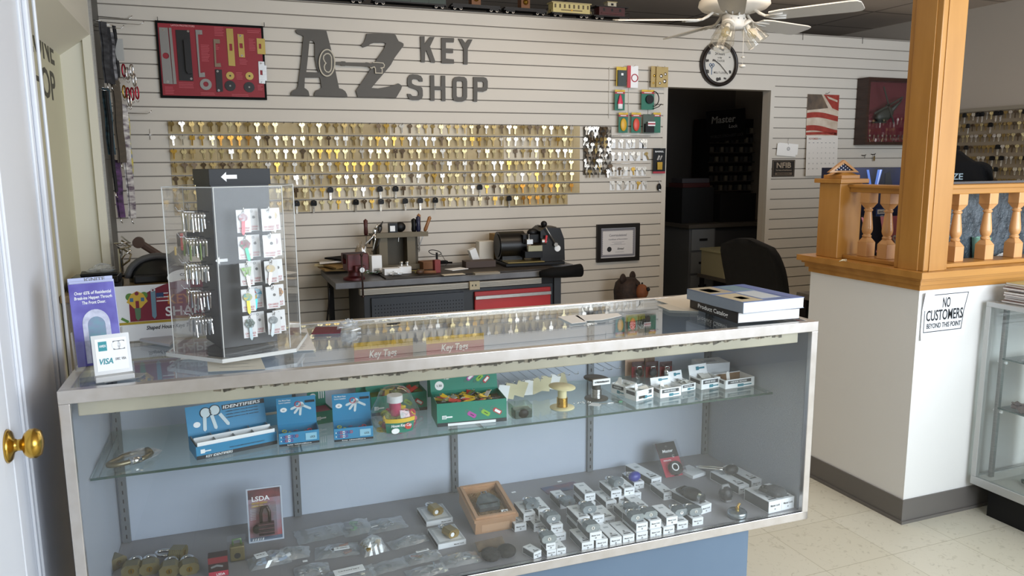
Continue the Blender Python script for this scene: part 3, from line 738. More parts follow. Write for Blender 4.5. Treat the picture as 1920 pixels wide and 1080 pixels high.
t, w, h = pack(1153, 168, 1171, 207, 'green pack holding a pink and white squeeze bottle', GRN); head(t, w, h)
b = B(); b.lathe([(0.001, -h*.22), (w*.1, -h*.3), (w*.26, -h*.62), (w*.26, -h*.7)], PINK, 14, TR((0, -0.008, 0)) @ Matrix.Diagonal((1, .5, 1, 1))); b.lathe([(w*.24, -h*.7), (w*.24, -h*.93), (0.001, -h*.94)], CARDW, 14, TR((0, -0.008, 0)) @ Matrix.Diagonal((1, .5, 1, 1))); b.build('bottle', t)
t, w, h = pack(1203, 168, 1226, 206, 'green pack with a round black reel and coiled strap', GRN); head(t, w, h)
b = B(); b.cyl((0.1*w, -0.002, -h*.48), (0.1*w, -0.014, -h*.48), w*.3, BLACK, 20); b.build('reel', t)
b = B(); b.tube([(w*.4 + 0.035*math.sin(a) * 1.2, -0.01, -h*.45 + 0.05*math.cos(a)) for a in [i*PI/10 for i in range(0, 11)]], 0.0035, BLACK, 6); b.tube([(w*.4, -0.01, -h*.95), (w*.8, -0.012, -h*.85), (w*1.0, -0.014, -h*.7)], 0.003, BLACK, 6); b.build('strap', t)
for px, lab, c_ in ((1161, 'yellow', '#d9a92c'), (1185, 'coral red', '#d8503f')):
    t, w, h = pack(px - 1, 211, px + 16, 249, 'green pack with a large %s oval key fob' % lab, GRN); head(t, w, h)
    b = B(); b.sphere((0, -0.005, -h*.6), w*.34, mat('fob_' + lab.replace(' ', '_'), c_, 0.4), 14, (1, .35, 1.75)); b.build('fob', t)
t, w, h = pack(1206, 214, 1226, 250, 'clear pack with black and white gadget in a green card', mat('pack_dim', '#4c5a50', 0.5), -0.035)
b = B(); b.bx(-w*.4, w*.4, -0.02, -0.002, -h*.95, -h*.5, BLACK); b.bx(-w*.2, w*.45, -0.024, -0.02, -h*.62, -h*.4, CARDW); b.bx(-w*.2, w*.45, -0.0245, -0.024, -h*.55, -h*.47, PRED); b.build('gadget', t, bevel=0.003)
t, w, h = pack(1225, 211, 1238, 249, 'narrow green pack half hidden behind the clear black gadget pack', GRN, -0.028); head(t, w, h)
t, w, h = pack(1225, 278, 1247, 325, 'black pack with a small brass lock, red strip at its foot', BLACK, -0.02)
b = B(); b.text('BARREL', 0, -h*.16, h*.06, CARDW, WT, 0.0015, w=w*.7); b.box((-w*.1, -0.004, -h*.38), (w*.14, 0.004, h*.2), CHROME, ry=R(25)); b.box((w*.1, -0.004, -h*.38), (w*.1, 0.004, h*.2), CHROME, ry=R(25)); b.box((0, -0.006, -h*.7), (w*.4, 0.01, h*.3), BRASS); b.rect(-w/2, w/2, -h, -h*.92, 0.0012, PRED, WT); b.build('lock', t)
p = ay(1236, 343, -0.012); t = thing('car_remote', 'black oval car remote hanging below the black lock pack', 'remote', (p.x, -0.012, p.z))
b = B(); b.sphere((0, 0, -0.03), 0.018, BLACK, 14, (1, .45, 1.5)); b.rect(-.007, .007, -.052, -.044, 0.0075, CARDW, WT); b.build('shell', t); b = B(); b.tube([(0, 0, 0), (0.006, 0, 0.008), (0, 0, 0.014), (-0.006, 0, 0.008)], 0.0014, CHROME, 5, closed=True); b.build('ring', t)

# --- clock
t = thing('wall_clock', 'round black rimmed wall clock with white face above the doorway', 'clock', (3.455, 0, 2.103), rot=(R(90), 0, 0))
r0 = 0.155
b = B(); b.lathe([(r0-0.028, 0.002), (r0+0.002, 0.002), (r0, 0.030), (r0-0.010, 0.042), (r0-0.022, 0.038), (r0-0.026, 0.030)], mat('clock_rim', '#1d1512', 0.35), 48); b.build('rim', t)
FACE = mat('clock_face', '#e3dfd6', 0.5)
b = B(); b.disc((0, 0), r0-0.024, 0.014, FACE, n=48)
T = TR((0, 0, 0.0142)); b.text('24 hours', 0.005, 0.063, 0.018, INK, T, w=0.082); b.text('a day', 0.006, 0.040, 0.013, INK, T, w=0.035)
b.text('MUL-T-LOCK', -0.004, 0.017, 0.013, INK, T, w=0.105); b.text('MUL-T-LOCK', 0.010, -0.066, 0.014, INK, T, w=0.105)
BLU = mat('clock_blue', '#3a5f86', 0.5)
for x, y, w_, h_, c_ in ((0.02, 0.105, .04, .018, GREY), (-0.085, 0.075, .022, .02, GREY), (-0.10, 0.02, .026, .016, INK), (-0.094, -0.055, .02, .024, INK), (0.0, -0.105, .04, .02, INK), (0.055, -0.098, .022, .012, INK), (0.098, -0.052, .018, .02, INK), (0.09, 0.05, .014, .008, GREY), (-0.06, 0.105, .018, .014, GREY)):
    b.box((x, y, 0.0145), (w_, h_, 0.001), c_, rz=rnd.uniform(-.4, .4)); b.disc((x - w_*.3, y + h_*.3), h_*.35, 0.001, c_, T, 8)
b.ring(.006, .012, .001, BLU, T, 12, (-.072, -.008)); b.ring(.006, .012, .001, BLU, T, 12, (-.05, -.008)); b.ring(.006, .012, .001, BLU, T, 12, (-.061, -.02)); b.rect(-.064, -.057, -.075, -.03, .0142, BLU)
b.build('face', t)
b = B(); b.box((-0.024, 0.014, 0.02), (0.066, 0.005, 0.002), INK, rz=R(-30)); b.build('hour_hand', t); b = B(); b.box((0.034, -0.032, 0.023), (0.105, 0.004, 0.002), INK, rz=R(-43)); b.build('minute_hand', t)
b = B(); b.disc((0, 0), r0-0.025, 0.0015, CLEAR, TR((0, 0, 0.030)), 40); b.build('glass', t)

# --- framed certificate, calendar, note, plaque, shadow box
x0, x1, z0, z1 = 2.491, 2.830, 0.722, 0.988
t = thing('framed_certificate', 'black framed award certificate on the slat wall left of the doorway', 'certificate', ((x0+x1)/2, 0, (z0+z1)/2), rot=(R(90), 0, 0))
w, h = (x1-x0)/2, (z1-z0)/2
b = B(); b.prism([[(-w,-h),(w,-h),(w,h),(-w,h)], [(-w+.03,-h+.028),(w-.03,-h+.028),(w-.03,h-.028),(-w+.03,h-.028)]], 0.02, mat('frame_black', '#17120f', 0.35)); b.build('frame', t, bevel=0.003)
b = B(); b.bx(-w+.028, w-.028, -h+.026, h-.026, 0.001, 0.008, mat('certificate_paper', '#d6d3d3', 0.6)); g = 0.012
BG = mat('certificate_border', '#7d7c84', 0.6)
W2, H2 = w-.034, h-.034
b.prism([[(-W2,-H2),(W2,-H2),(W2,H2),(-W2,H2)], [(-W2+g,-H2+g),(W2-g,-H2+g),(W2-g,H2-g),(-W2+g,H2-g)]], 0.0006, BG, TR((0,0,.008)))
for i in range(22):
    for s_ in (-1, 1): b.disc((-W2 + .008 + (2*W2-.016)*i/21, s_*(H2-g)), .005, .0007, BG, TR((0,0,.008)), 8)
for i in range(15):
    for s_ in (-1, 1): b.disc((s_*(W2-g), -H2 + .008 + (2*H2-.016)*i/14), .005, .0007, BG, TR((0,0,.008)), 8)
T = TR((0, 0, 0.0082)); b.text('Congratulations!', 0, .045, .016, BG, T, w=.14); b.text('Certificate of Recognition', 0, .020, .009, BG, T, w=.15)
b.rect(-.05, .05, .004, .0055, .0003, BG, T); b.rect(-.06, .06, -.014, -.0125, .0003, BG, T); b.rect(-.03, .03, -.006, -.004, .0003, BG, T); b.text('Signed', .02, -.05, .014, INK, T, w=.05, sl=.3); b.rect(-.02, .05, -.068, -.066, .0003, BG, T)
b.disc((-.068, -.045), .018, .0008, INK, T, 20); b.build('certificate', t)
x0, x1 = 4.275, 4.580
t = thing('wall_calendar', 'wall calendar, flag picture above a white November page', 'calendar', ((x0+x1)/2, -0.004, 1.915), rot=(R(90), 0, 0)); w = (x1-x0)/2
CR_, CW_, CB_ = mat('flag_red', '#a03a2c', 0.6, noise=(20, '#8a2a20')), mat('flag_cream', '#cdbfae', 0.6, noise=(12, '#b5a28e')), mat('picture_brown', '#4a4038', 0.6, noise=(10, '#6f5c4a'))
b = B(); b.bx(-w, w, -.31, 0, 0, .002, CW_)
def band(y0, y1, c_, amp, ph, xa=-1, xb=1):
    n = 12; P = [(w*(xa + (xb-xa)*i/n), y0 + amp*math.sin(ph + 3.2*i/n)) for i in range(n+1)]; Q = [(x, y + (y1-y0)) for x, y in P]
    b.prism(P + Q[::-1], .0006, c_, TR((0, 0, .002)))
band(-.19, -.15, CR_, .018, .6); band(-.29, -.25, CR_, .02, .9); band(-.305, -.285, CR_, .004, 0)
b.prism([(-w, 0), (-.02, 0), (.05, -.10), (-w, -.12)], .0007, CB_, TR((0,0,.002))); b.prism([(0, 0), (w, 0), (w, -.12), (.09, -.10)], .0007, CR_, TR((0,0,.002)))
b.prism([(.03, -.01), (w*.9, -.04), (w*.9, -.055), (.05, -.03)], .0009, CW_, TR((0,0,.002)))
b.build('picture_page', t)
b = B(TR((0, 0, 0.001), rx=R(-2))); b.bx(-w, w, -.615, -.31, 0, .0015, mat('calendar_page', '#dad4cc', 0.6)); T = TR((0, 0, .0016))
b.text('NOVEMBER', -w+.02, -.34, .014, mat('calendar_red', '#9a5a50', 0.6), T, al='l', w=.09); b.text('2022', -w+.125, -.338, .01, GREY, T, w=.03)
for r_ in range(6):
    for c_ in range(7):
        if r_ == 0: b.rect(-w+.02+c_*.04, -w+.034+c_*.04, -.366, -.362, 0, GREY, T)
        elif (r_-1)*7 + c_ - 1 < 30 and (r_-1)*7 + c_ - 1 > 0: b.text(str((r_-1)*7 + c_ - 1), -w+.027+c_*.04, -.365 - r_*.04, .008, GREY, T)
b.build('month_page', t)
b = B(); b.tube([(.02, .006, .0), (.02, .006, .02), (.035, .018, .026)], .0018, BLACK, 5); b.build('hanger', t)
p = ay(1475, 279, 0)
t = thing('pinned_note', 'small white card hung by a ring left of the calendar', 'note', (p.x, -.012, p.z), rot=(R(90), R(4), 0))
b = B(); b.bx(-.10, .08, -.055, .035, 0, .001, PAPER); b.bx(-.085, .10, -.04, .04, -.004, -.003, PAPER); b.ring(.010, .014, .001, GREY, TR((.005, .0, .001)), 16); b.ring(.004, .006, .001, GREY, TR((.005, .0, .001)), 12); b.build('card', t)
b = B(); b.tube([(0, .03, .002), (0, .065, -.004), (.004, .08, -.01)], .0012, CHROME, 5); b.build('hook', t)
p = ay(1448, 300, 0); q = ay(1488, 331, 0)
t = thing('membership_plaque', 'small black membership plaque with pale block letters beside the doorway', 'plaque', ((p.x+q.x)/2, 0, (p.z+q.z)/2), rot=(R(90), 0, R(0))); w = (q.x-p.x)/2; h = abs(p.z-q.z)/2
PQ = mat('plaque_dark', '#1e1814', 0.4); PT = mat('plaque_text', '#a2927e', 0.5)
b = B(); b.bx(-w, w, -h, h, 0, .008, PQ); b.stroke([(-w+.006,-h+.006),(w-.006,-h+.006),(w-.006,h-.006),(-w+.006,h-.006)], .0015, .0005, PT, TR((0,0,.008)), closed=True)
T = TR((0,0,.008)); b.text('NFIB', 0, .004, .040, PT, T, w=.135); b.text('The Voice of Small Business', 0, -.018, .009, PT, T, w=.15); b.rect(-.08, .08, -.05, -.032, 0.0003, mat('plaque_band', '#6b5c4c', .5), T); b.text('MEMBER', 0, -.046, .010, PQ, T, z=.001, w=.12); b.build('plate', t, bevel=.001)
# shadow box
t = thing('shadow_box', 'deep dark framed shadow box with a helicopter model on red', 'shadow box', (5.02, -0.006, 1.79), rot=(R(90), 0, 0))
w, h, d = .265, .255, .11; FR = mat('dark_walnut', '#2c1c16', 0.35, noise=(12, '#3a241b', (1, 8, 1)))
b = B(); b.prism([[(-w,-h),(w,-h),(w,h),(-w,h)], [(-w+.022,-h+.022),(w-.022,-h+.022),(w-.022,h-.022),(-w+.022,h-.022)]], d, FR); b.bx(-w+.02, w-.02, -h+.02, h-.02, 0, .004, mat('shadow_red', '#5e1020', .8)); b.build('case', t, bevel=.003)
b = B(); HG = mat('helicopter_green', '#2b3029', .5); T = TR((-.02, -.02, .05))
b.sphere((0, 0, 0), .075, HG, 14, (1.25, .7, .4), T, rz=R(20)); b.tube([(.05, .02, 0), (.15, .10, 0), (.17, .13, 0)], [.022, .008, .006], HG, 8, T)
for a in (25, 115, 205, 295): b.box((.07*math.cos(R(a)), .07+.07*math.sin(R(a)), .035), (.17, .014, .003), HG, T, rz=R(a))
b.cyl((0, .04, 0), (0, .075, .02), .01, HG, T=T); b.box((-.05, -.06, .0), (.12, .01, .03), HG, T); b.build('helicopter_model', t)
b = B()
for i in range(11): b.box((-w+.05+i*.043, -h+.05+.012*math.sin(i*2.1), .02), (.006, .035, .004), CHROME, rz=rnd.uniform(-.5, .5)); b.ring(.003, .008, .003, CHROME, TR((-w+.05+i*.043, -h+.073, .02)), 10)
b.build('pinned_keys', t)
b = B(); b.bx(-w+.02, w-.02, -h+.02, h-.02, d-.012, d-.009, CLEAR); b.build('glass', t)
# wall bits: tiny hooks
for px, py, lab in ((1618, 292, 'small black bird shaped hook below the shadow box'), (1636, 290, 'small hook with a dangling tag below the shadow box')):
    p = ay(px, py, 0); b = B(); b.tube([(-.02, -.004, .004), (0, -.02, 0), (.02, -.01, .008)], .003, BLACK, 5); b.tube([(0, -.02, 0), (-.005, -.022, -.02)], .002, BLACK, 5)
    if px > 1630: b.bx(-.006, .006, -.022, -.018, -.05, -.012, DULL)
    tag(b.build('wall_hook', loc=p), lab, 'hook')
for px, py, lab in ((281, 252, 'tiny chrome cross hook on the slat wall left of the key rows'),):
    p = ay(px, py, 0); b = B(); b.tube([(0, 0, .03), (0, -.004, -.03)], .0015, CHROME, 5); b.tube([(-.02, -.002, 0), (.02, -.002, 0)], .0015, CHROME, 5); tag(b.build('wall_hook', loc=p), lab, 'hook')
for px, py, lab in ((1505, 68, 'thin black hook on the wall top under the fan'), (1617, 73, 'thin black hook on the wall top right of the fan')):
    p = ay(px, py, 0); b = B(); b.tube([(0, .002, .0), (0, -.004, -.0), (0, -.004, -.045)], .0014, BLACK, 5); tag(b.build('wall_hook', loc=(p.x, 0, 2.352)), lab, 'hook')
# ============================================================ workbench and what stands on it
BT = 0.778
STG = mat('bench_steel', '#6f7074', 0.5, 0.3, noise=(9, '#5f5f62')); CABD = mat('cabinet_charcoal', '#24272c', 0.45); CABR = mat('drawer_red', '#b3262a', 0.35)
WOODT = mat('bench_dark_board', '#3a342f', 0.6, noise=(14, '#2c2723'))
t = thing('workbench', 'grey steel topped workbench with charcoal cabinet and red drawer against the slat wall', 'workbench', (1.36, -0.31, 0))
b = B(); b.bx(-.76, .58, -.29, .29, BT-.035, BT, STG); b.bx(.58, .76, -.10, .29, BT-.02, BT, STG); b.build('bench_top', t, bevel=.003)
b = B(); b.bx(-.60, .59, -.24, .27, .04, BT-.036, CABD); b.bx(-.60, .60, -.245, -.24, .69, .735, BLACK); b.build('cabinet', t, bevel=.004)
b = B(); b.bx(-.56, -.02, -.256, -.2405, .12, .675, mat('cabinet_blue_black', '#2b3038', .45))
for i in range(30):
    for j in range(5): b.box((-.54 + i*.0175, -.2565, .63 - j*.02), (.005, .001, .005), BLACKM)
b.build('door', t, bevel=.003)
for k, (z0, z1) in enumerate(((.50, .672), (.31, .49), (.12, .30))):
    b = B(); b.bx(.045, .53, -.262, -.2405, z0, z1, CABR); d = b.build('drawer', t, bevel=.003)
    b = B(); b.bx(.045, .53, -.275, -.2625, z1-.045, z1-.025, STEEL); b.build('pull_strip', d, bevel=.002, label='silver full width pull')
b = B(); b.bx(.555, .60, -.26, .0, 0, BT-.04, mat('bench_leg', '#303236', .4)); b.build('leg', t); b = B(); b.bx(-.73, -.70, .2, .25, 0, BT-.04, BLACK); b.build('leg', t)
for sx in (-.55, .5):
    b = B(); b.cyl((sx, -.15, .04), (sx, -.15, 0.0), .03, BLACK); b.build('foot', t)
t = thing('power_strip', 'long ribbed power strip under the bench edge', 'power strip', (1.36, -0.605, 0.725))
b = B(); b.bx(-.63, .45, -.012, .03, -.02, .012, mat('strip_beige', '#a49f95', .45, .3)); [b.bx(-.63, .45, -.014, -.012, z, z+.003, mat('strip_shadow', '#7a756c', .6)) for z in (-.014, -.006, .002)]; b.build('rail', t)
b = B(); b.bx(-.005, .055, -.03, -.0145, -.028, .02, mat('outlet_beige', '#b9ab8c', .5)); [b.bx(.008+i*.02, .014+i*.02, -.031, -.03, -.008, .002, INK) for i in range(2)]; b.build('outlet', t, label='beige outlet plate')
p = ay(620, 545, -.55)
b = B(); b.tube([(p.x, -.50, .735), (p.x-.002, -.48, .66), (p.x-.02, -.45, .5), (p.x-.025, -.40, .3), (p.x, -.3, .02)], .005, BLACK, 8); tag(b.build('extension_cable'), 'black cable hanging from the left end of the workbench', 'cable')

def onb(px, py, z=BT+.001): p = az(px, py, z); return p
# dark tray board on the bench
b = B(); b.bx(.88, 1.93, -.585, -.20, BT+.0005, BT+.010, WOODT); tag(b.build('bench_mat', bevel=.002), 'dark board lying on the workbench under the loose tools', 'board')
BZ = BT + .011
# vise
t = thing('bench_vise', 'dark red bench vise at the left front corner of the workbench', 'vise', (.72, -.50, BT+.001), R(8)); VR = mat('vise_red', '#5f1b1e', .45, .2, noise=(14, '#43191b')); VK = mat('vise_dark', '#3a2c2a', .5, .5)
b = B(); b.lathe([(.06, 0), (.06, .014), (.035, .02), (.032, .05), (.045, .06), (.001, .062)], VR, 20); b.bx(-.045, .045, -.05, .06, .05, .10, VR); b.bx(-.06, .06, .0, .035, .09, .15, VR); b.build('body', t, bevel=.004)
b = B(); b.bx(-.03, .03, -.12, -.05, .055, .09, VR); b.bx(-.06, .06, -.085, -.055, .06, .15, VR); b.build('sliding_jaw', t, bevel=.004)
b = B(); b.bx(-.062, .062, -.054, -.046, .125, .152, VK); b.bx(-.062, .062, -.009, -.001, .125, .152, VK); b.build('jaw_plate', t)
b = B(); b.cyl((0, -.12, .07), (0, -.15, .07), .014, STEEL, 14); b.tube([(.0, -.145, .15), (.0, -.145, -.07)], .0055, VK, 8); b.sphere((0, -.145, -.075), .009, VK, 8); b.sphere((0, -.145, .152), .009, VK, 8); b.build('screw_handle', t)
# items left end
t = thing('paper_bundle', 'crumpled tan envelope and papers on the left end of the workbench', 'papers', (.68, -.16, BT+.016)); TAN = mat('kraft_tan', '#9c7f4e', .7, noise=(14, '#8a6d40'))
b = B(); 
for i, (dx, dy, rz, c_) in enumerate(((0, 0, .2, TAN), (-.02, .03, -.3, mat('parcel_cream', '#c8b890', .7)), (.03, -.02, .5, TAN), (0, .02, -.1, PAPER), (.04, .04, .9, BLACKM))):
    b.box((dx, dy, .008 + i*.013), (.20, .13, .010), c_, rz=rz, rx=.08*(-1)**i, ry=.06*(-1)**(i//2))
b.build('envelopes', t)
def crumple(name, label, cat, loc, sx, sy, sz, m, seed=1, rz=0, n=10, amp=.35):
    rr = random.Random(seed); vs = []; 
    N = 12
    for j in range(n + 1):
        ph = PI/2 * j / n
        for i in range(N):
            a = 2*PI*i/N; k = 1 + rr.uniform(-amp, amp) * (0.5 if j == 0 else 1)
            vs.append((sx*math.cos(a)*math.cos(ph)*k, sy*math.sin(a)*math.cos(ph)*k, max(0, sz*math.sin(ph)*(1 + rr.uniform(-amp, amp)*.5))))
    fs = [(j*N+i, j*N+(i+1) % N, (j+1)*N+(i+1) % N, (j+1)*N+i) for j in range(n) for i in range(N)]
    b = B(); b.add(vs, fs, m); o = b.build(name, loc=loc, rz=rz)
    return tag(o, label, cat) if cat else o
crumple('plastic_bag', 'crumpled clear brown bag standing behind the vise', 'bag', (.80, -.30, BT+.001), .055, .035, .17, glass('dusty_bag', (.86, .82, .76), .2, .12, .25, '#b7a893'), 4)
def simplebox(name, label, cat, p, d, m, rz=0, bevel=.0015, extra=None):
    b = B(); b.box((0, 0, d[2]/2), d, m)
    if extra: extra(b)
    return tag(b.build(name, loc=p, rz=rz, bevel=bevel), label, cat)
simplebox('part_box', 'small white upright part box with barcode behind the vise', 'box', (.875, -.34, BT+.012), (.06, .05, .10), CARDW, .1, extra=lambda b: [b.bx(-.02+i*.006, -.017+i*.006, -.0256, -.025, .01, .025, INK) for i in range(6)])
simplebox('part_box', 'low white drawer box with a small knob hole on the bench', 'box', az(735, 514, BZ), (.10, .06, .036), CARDW, .03, extra=lambda b: b.box((0, -.0305, .018), (.006, .001, .006), INK))
t = simplebox('part_box', 'low white box with chrome valves on top, right of its twin', 'box', az(759, 512, BZ), (.07, .05, .04), CARDW, -.05)
for k, dx in enumerate((-.018, .016)):
    b = B(TR((dx, 0, .0405))); b.lathe([(.008, 0), (.009, .01), (.006, .013), (.011, .02), (.008, .028), (.001, .03)], CHROME, 12); b.build('valve', t)
# tool holder with shelf
OLV = mat('tool_rack_olive', '#6b6250', .6, .2); p = onb(742, 500, BZ)
t = thing('tool_rack', 'olive metal tool rack with slotted top shelf at the bench middle', 'tool rack', (p.x, -.20, BZ))
b = B(); b.bx(-.16, .17, -.07, .06, .205, .213, OLV); b.bx(-.17, .175, -.075, -.070, .193, .222, OLV); b.build('top_shelf', t)
b = B(); b.bx(-.12, -.07, -.05, .05, .012, .205, OLV); b.bx(.05, .10, -.05, .05, .012, .205, OLV); b.bx(-.14, .14, .045, .052, .0, .205, mat('rack_shade', '#4e4636', .6)); b.build('uprights', t)
b = B(); b.bx(-.17, .16, -.08, .06, 0, .012, OLV); b.bx(-.17, .16, -.085, -.08, 0, .03, OLV); b.build('base', t)
def tool(name, label, cat, loc, f, rot=(0, 0, 0)):
    b = B(); f(b); o = b.build(name, loc=loc, rot=rot); return tag(o, label, cat)
X, Y, Zs = p.x, -.20, BZ + .2135
MAR = mat('handle_maroon', '#4a1e1c', .4); WH = wood('handle_wood', '#9a6a3e', '#8a5a32'); NV = mat('handle_navy', '#1a1e3c', .35)
def screwd(c_, L=.09, r_=.014):
    def f(b): b.lathe([(.001, 0), (r_*.7, 0.001), (r_, .015), (r_*.85, L*.5), (r_, L*.9), (.001, L)], c_, 10); b.cyl((0, 0, 0), (0, 0, -.12), .003, CHROME, 6)
    return f
tool('screwdriver', 'maroon handled screwdriver standing at the tool rack\'s left end', 'screwdriver', (X-.185, -.19, Zs-.01), screwd(MAR, .10, .013))
tool('screwdriver', 'black handled screwdriver in the rack beside the navy handled one', 'screwdriver', (X+.10, -.225, Zs+.002), screwd(BLACK, .085, .016))
tool('screwdriver', 'navy handled screwdriver in the rack between black and wooden handles', 'screwdriver', (X+.124, -.24, Zs+.002), screwd(NV, .10, .015))
tool('file', 'straight wooden handled file behind the navy screwdriver', 'file', (X+.145, -.175, Zs+.002), screwd(WH, .11, .012))
tool('file', 'wooden handled file leaning right at the end of the rack', 'file', (X+.168, -.22, Zs+.004), screwd(WH, .10, .012), (0, R(22), 0))
def gadget(b):
    b.bx(-.05, .0, -.02, .02, 0, .06, BLACK); b.bx(-.045, -.015, -.021, -.0205, .012, .045, CARDW); b.sphere((.02, 0, .035), .035, BLACK, 12, (1, .7, .9)); b.cyl((0, -.03, -.05), (.004, -.03, 0), .005, STEEL)
tool('tape_gauge', 'black gauge block with a white window on the rack shelf', 'gauge', (X-.005, -.225, Zs+.002), gadget)
def pliers(c_):
    def f(b):
        b.sphere((0, 0, 0), .018, c_, 10, (.8, .35, 1.4)); b.tube([(.0, 0, .01), (.012, 0, .045)], [.008, .003], c_, 6)
        b.tube([(0, 0, -.01), (-.015, 0, -.04), (-.045, 0, -.075), (-.05, 0, -.10)], .0055, c_, 6); b.tube([(0, 0, -.01), (.008, 0, -.05), (.002, 0, -.10), (-.006, 0, -.12)], .0055, c_, 6)
    return f
tool('pliers', 'shiny chrome pliers hooked over the rack shelf\'s left edge', 'pliers', (X-.15, -.285, Zs+.02), pliers(CHROME), (0, R(8), 0))
tool('pliers', 'dark jawed pliers hanging behind the chrome pliers', 'pliers', (X-.115, -.26, Zs+.035), pliers(mat('plier_dark', '#3a3735', .4, .6)), (0, R(10), 0))
tool('loupe', 'thin black oval handled loupe right of the tool rack', 'loupe', (X+.23, -.22, BZ+.085), lambda b: (b.tube([(.045*math.cos(a)*.9, 0, .014*math.sin(a)) for a in [i*PI/8 for i in range(16)]], .0028, BLACK, 6, closed=True), b.tube([(.04, 0, 0), (.09, 0, -.05), (.08, 0, -.083)], .0016, BLACK, 5)), (0, R(14), 0))
# loose stuff, each piece its own thing
def item(px, py, name, label, cat, d, m, rz=0, z=BZ): p = az(px, py, z); return simplebox(name, label, cat, p, d, m, rz)
RED2 = mat('box_red', '#7c201c', .5); KR = mat('kraft_box', '#7b5336', .7)
item(805, 503, 'parts_tray', 'open brown cardboard tray beside the small red box', 'tray', (.11, .09, .045), KR, .1)
item(819, 511, 'red_carton', 'small upright dark red carton on the bench front', 'box', (.036, .035, .075), RED2, .1)
item(856, 505, 'paper_packet', 'white packet with red print leaning on the bench', 'packet', (.12, .08, .004), CARDW, .35)
item(850, 515, 'paper_packet', 'cream slip lying in front of the white packet', 'packet', (.13, .05, .003), mat('slip_cream', '#cfc7b6', .7), .05)
item(898, 500, 'oil_stone_case', 'flat dark brown sharpening stone case on the bench', 'case', (.19, .09, .04), mat('case_brown', '#45362f', .6), -.03)
item(912, 514, 'folded_cloth', 'folded grey cloth in front of the brown case', 'cloth', (.15, .05, .012), mat('cloth_grey', '#8b8478', .9), -.03)
simplebox('battery_box', 'white upright carton left of the black key machine', 'box', (ay(909, 470, -.14).x, -.14, BZ), (.10, .06, .135), mat('box_cream', '#d6d0c4', .6), .05)
simplebox('slim_carton', 'slim white carton leaning left against the larger white carton', 'box', (ay(893, 480, -.16).x, -.16, BZ), (.045, .05, .095), CARDW, .1).rotation_euler = (0, R(-20), 0)
simplebox('kraft_carton', 'tan carton with label touching the black key machine', 'box', (ay(938, 470, -.09).x, -.09, BZ), (.12, .09, .175), TAN, 0)
t = thing('spray_can', 'slim white spray can in front of the tan carton', 'can', Vector((ay(936, 485, -.20).x, -.20, BZ))); b = B(); b.lathe([(.001, 0), (.017, 0), (.017, .09), (.012, .10), (.001, .10)], mat('can_pale', '#b9b5a6', .4), 14); b.build('can', t); b = B(); b.cyl((0, 0, .10), (0, 0, .118), .007, CARDW, 10); b.build('cap', t)
tool('black_post_tool', 'black post tool with spread feet on the bench middle', 'tool', Vector((ay(819, 480, -.14).x, -.14, BZ)), lambda b: (b.cyl((0, 0, 0), (0, 0, .075), .007, BLACK, 8), b.box((0, 0, .012), (.13, .05, .018), BLACKM), b.box((-.05, .02, .006), (.08, .012, .01), BLACKM, rz=.6), b.box((.06, .02, .006), (.09, .012, .01), BLACKM, rz=-.5)))
for k, (px, py, rz, c_, lab) in enumerate(((785, 512, .4, '#b0a24a', 'yellow labelled'), (742, 516, -.5, '#aca9a2', 'silver'), (700, 514, .2, '#3f7a4a', 'green tagged'), (716, 512, -.9, '#9d9890', 'grey'))):
    c2 = mat('key_pile_%d' % k, c_, .4, .4); rr = random.Random(k)
    tool('key_bunch', '%s bunch of loose keys on the bench front' % lab, 'keys', az(px, py, BZ), lambda b: [b.box((rr.uniform(-.035, .035), rr.uniform(-.02, .02), .003 + .002*i), (.045, .009, .002), c2 if i % 2 else CHROME, rz=rr.uniform(0, 3)) for i in range(9)])
tool('wooden_mallet', 'brown wooden handled tool lying on the bench middle', 'tool', az(788, 515, BZ), lambda b: (b.sphere((0, 0, .016), .022, mat('mallet_brown', '#4a3324', .5), 10, (1.2, .8, .7)), b.tube([(.02, 0, .012), (.09, -.02, .010)], [.011, .009], KR, 8)), (0, 0, .2))
# key cutting machine
MB = mat('machine_black', '#0c0b0b', .35, 0, noise=(7, '#14110f'), spec=.35); MG = mat('machine_panel', '#4a4135', .5, .3)
p = az(1003, 508, BT)
t = thing('key_machine', 'black key cutting machine with ball lever on the right end of the bench', 'key machine', (p.x + .085, -.33, BT+.0115), R(-4)); t.scale = (1.04, 1.04, 1.04)
b = B(); b.bx(-.20, .17, -.13, .13, 0, .02, BLACK); b.bx(-.19, .04, -.14, .10, .02, .028, mat('machine_tray_brassy', '#8d8156', .35, .6)); b.build('base', t, bevel=.004)
b = B(); b.cyl((-.20, .04, .11), (-.04, .04, .11), .085, MB, 28); b.cyl((-.205, .04, .11), (-.20, .04, .11), .07, BLACK, 24); b.bx(-.19, -.06, -.02, .09, .02, .08, MB); b.build('motor', t, bevel=.003)
b = B(); b.prism([(0.03, .02), (.185, .02), (.18, .15), (.155, .215), (.06, .222), (.03, .20)], .18, MB, TR((0, .09, 0)) @ WT); b.build('housing', t, bevel=.006)
b = B(); b.box((.10, -.0, .222), (.09, .10, .004), MG, ry=R(5)); b.build('top_label', t)
b = B(); b.bx(-.075, .035, -.11, .02, .045, .085, BLACK); b.bx(-.06, .03, -.125, -.11, .085, .12, mat('carriage_label', '#8e8970', .4, .5)); b.box((-.04, -.08, .14), (.04, .04, .03), STEEL); b.cyl((-.04, -.08, .15), (-.04, -.08, .185), .006, CHROME, 8); b.bx(-.07, .05, -.06, .04, .13, .18, BLACK); b.sphere((0, -.03, .19), .03, BLACK, 12, (1.2, .8, .8)); b.cyl((.03, -.10, .14), (.06, -.10, .14), .018, STEEL, 14); b.build('carriage', t, bevel=.002)
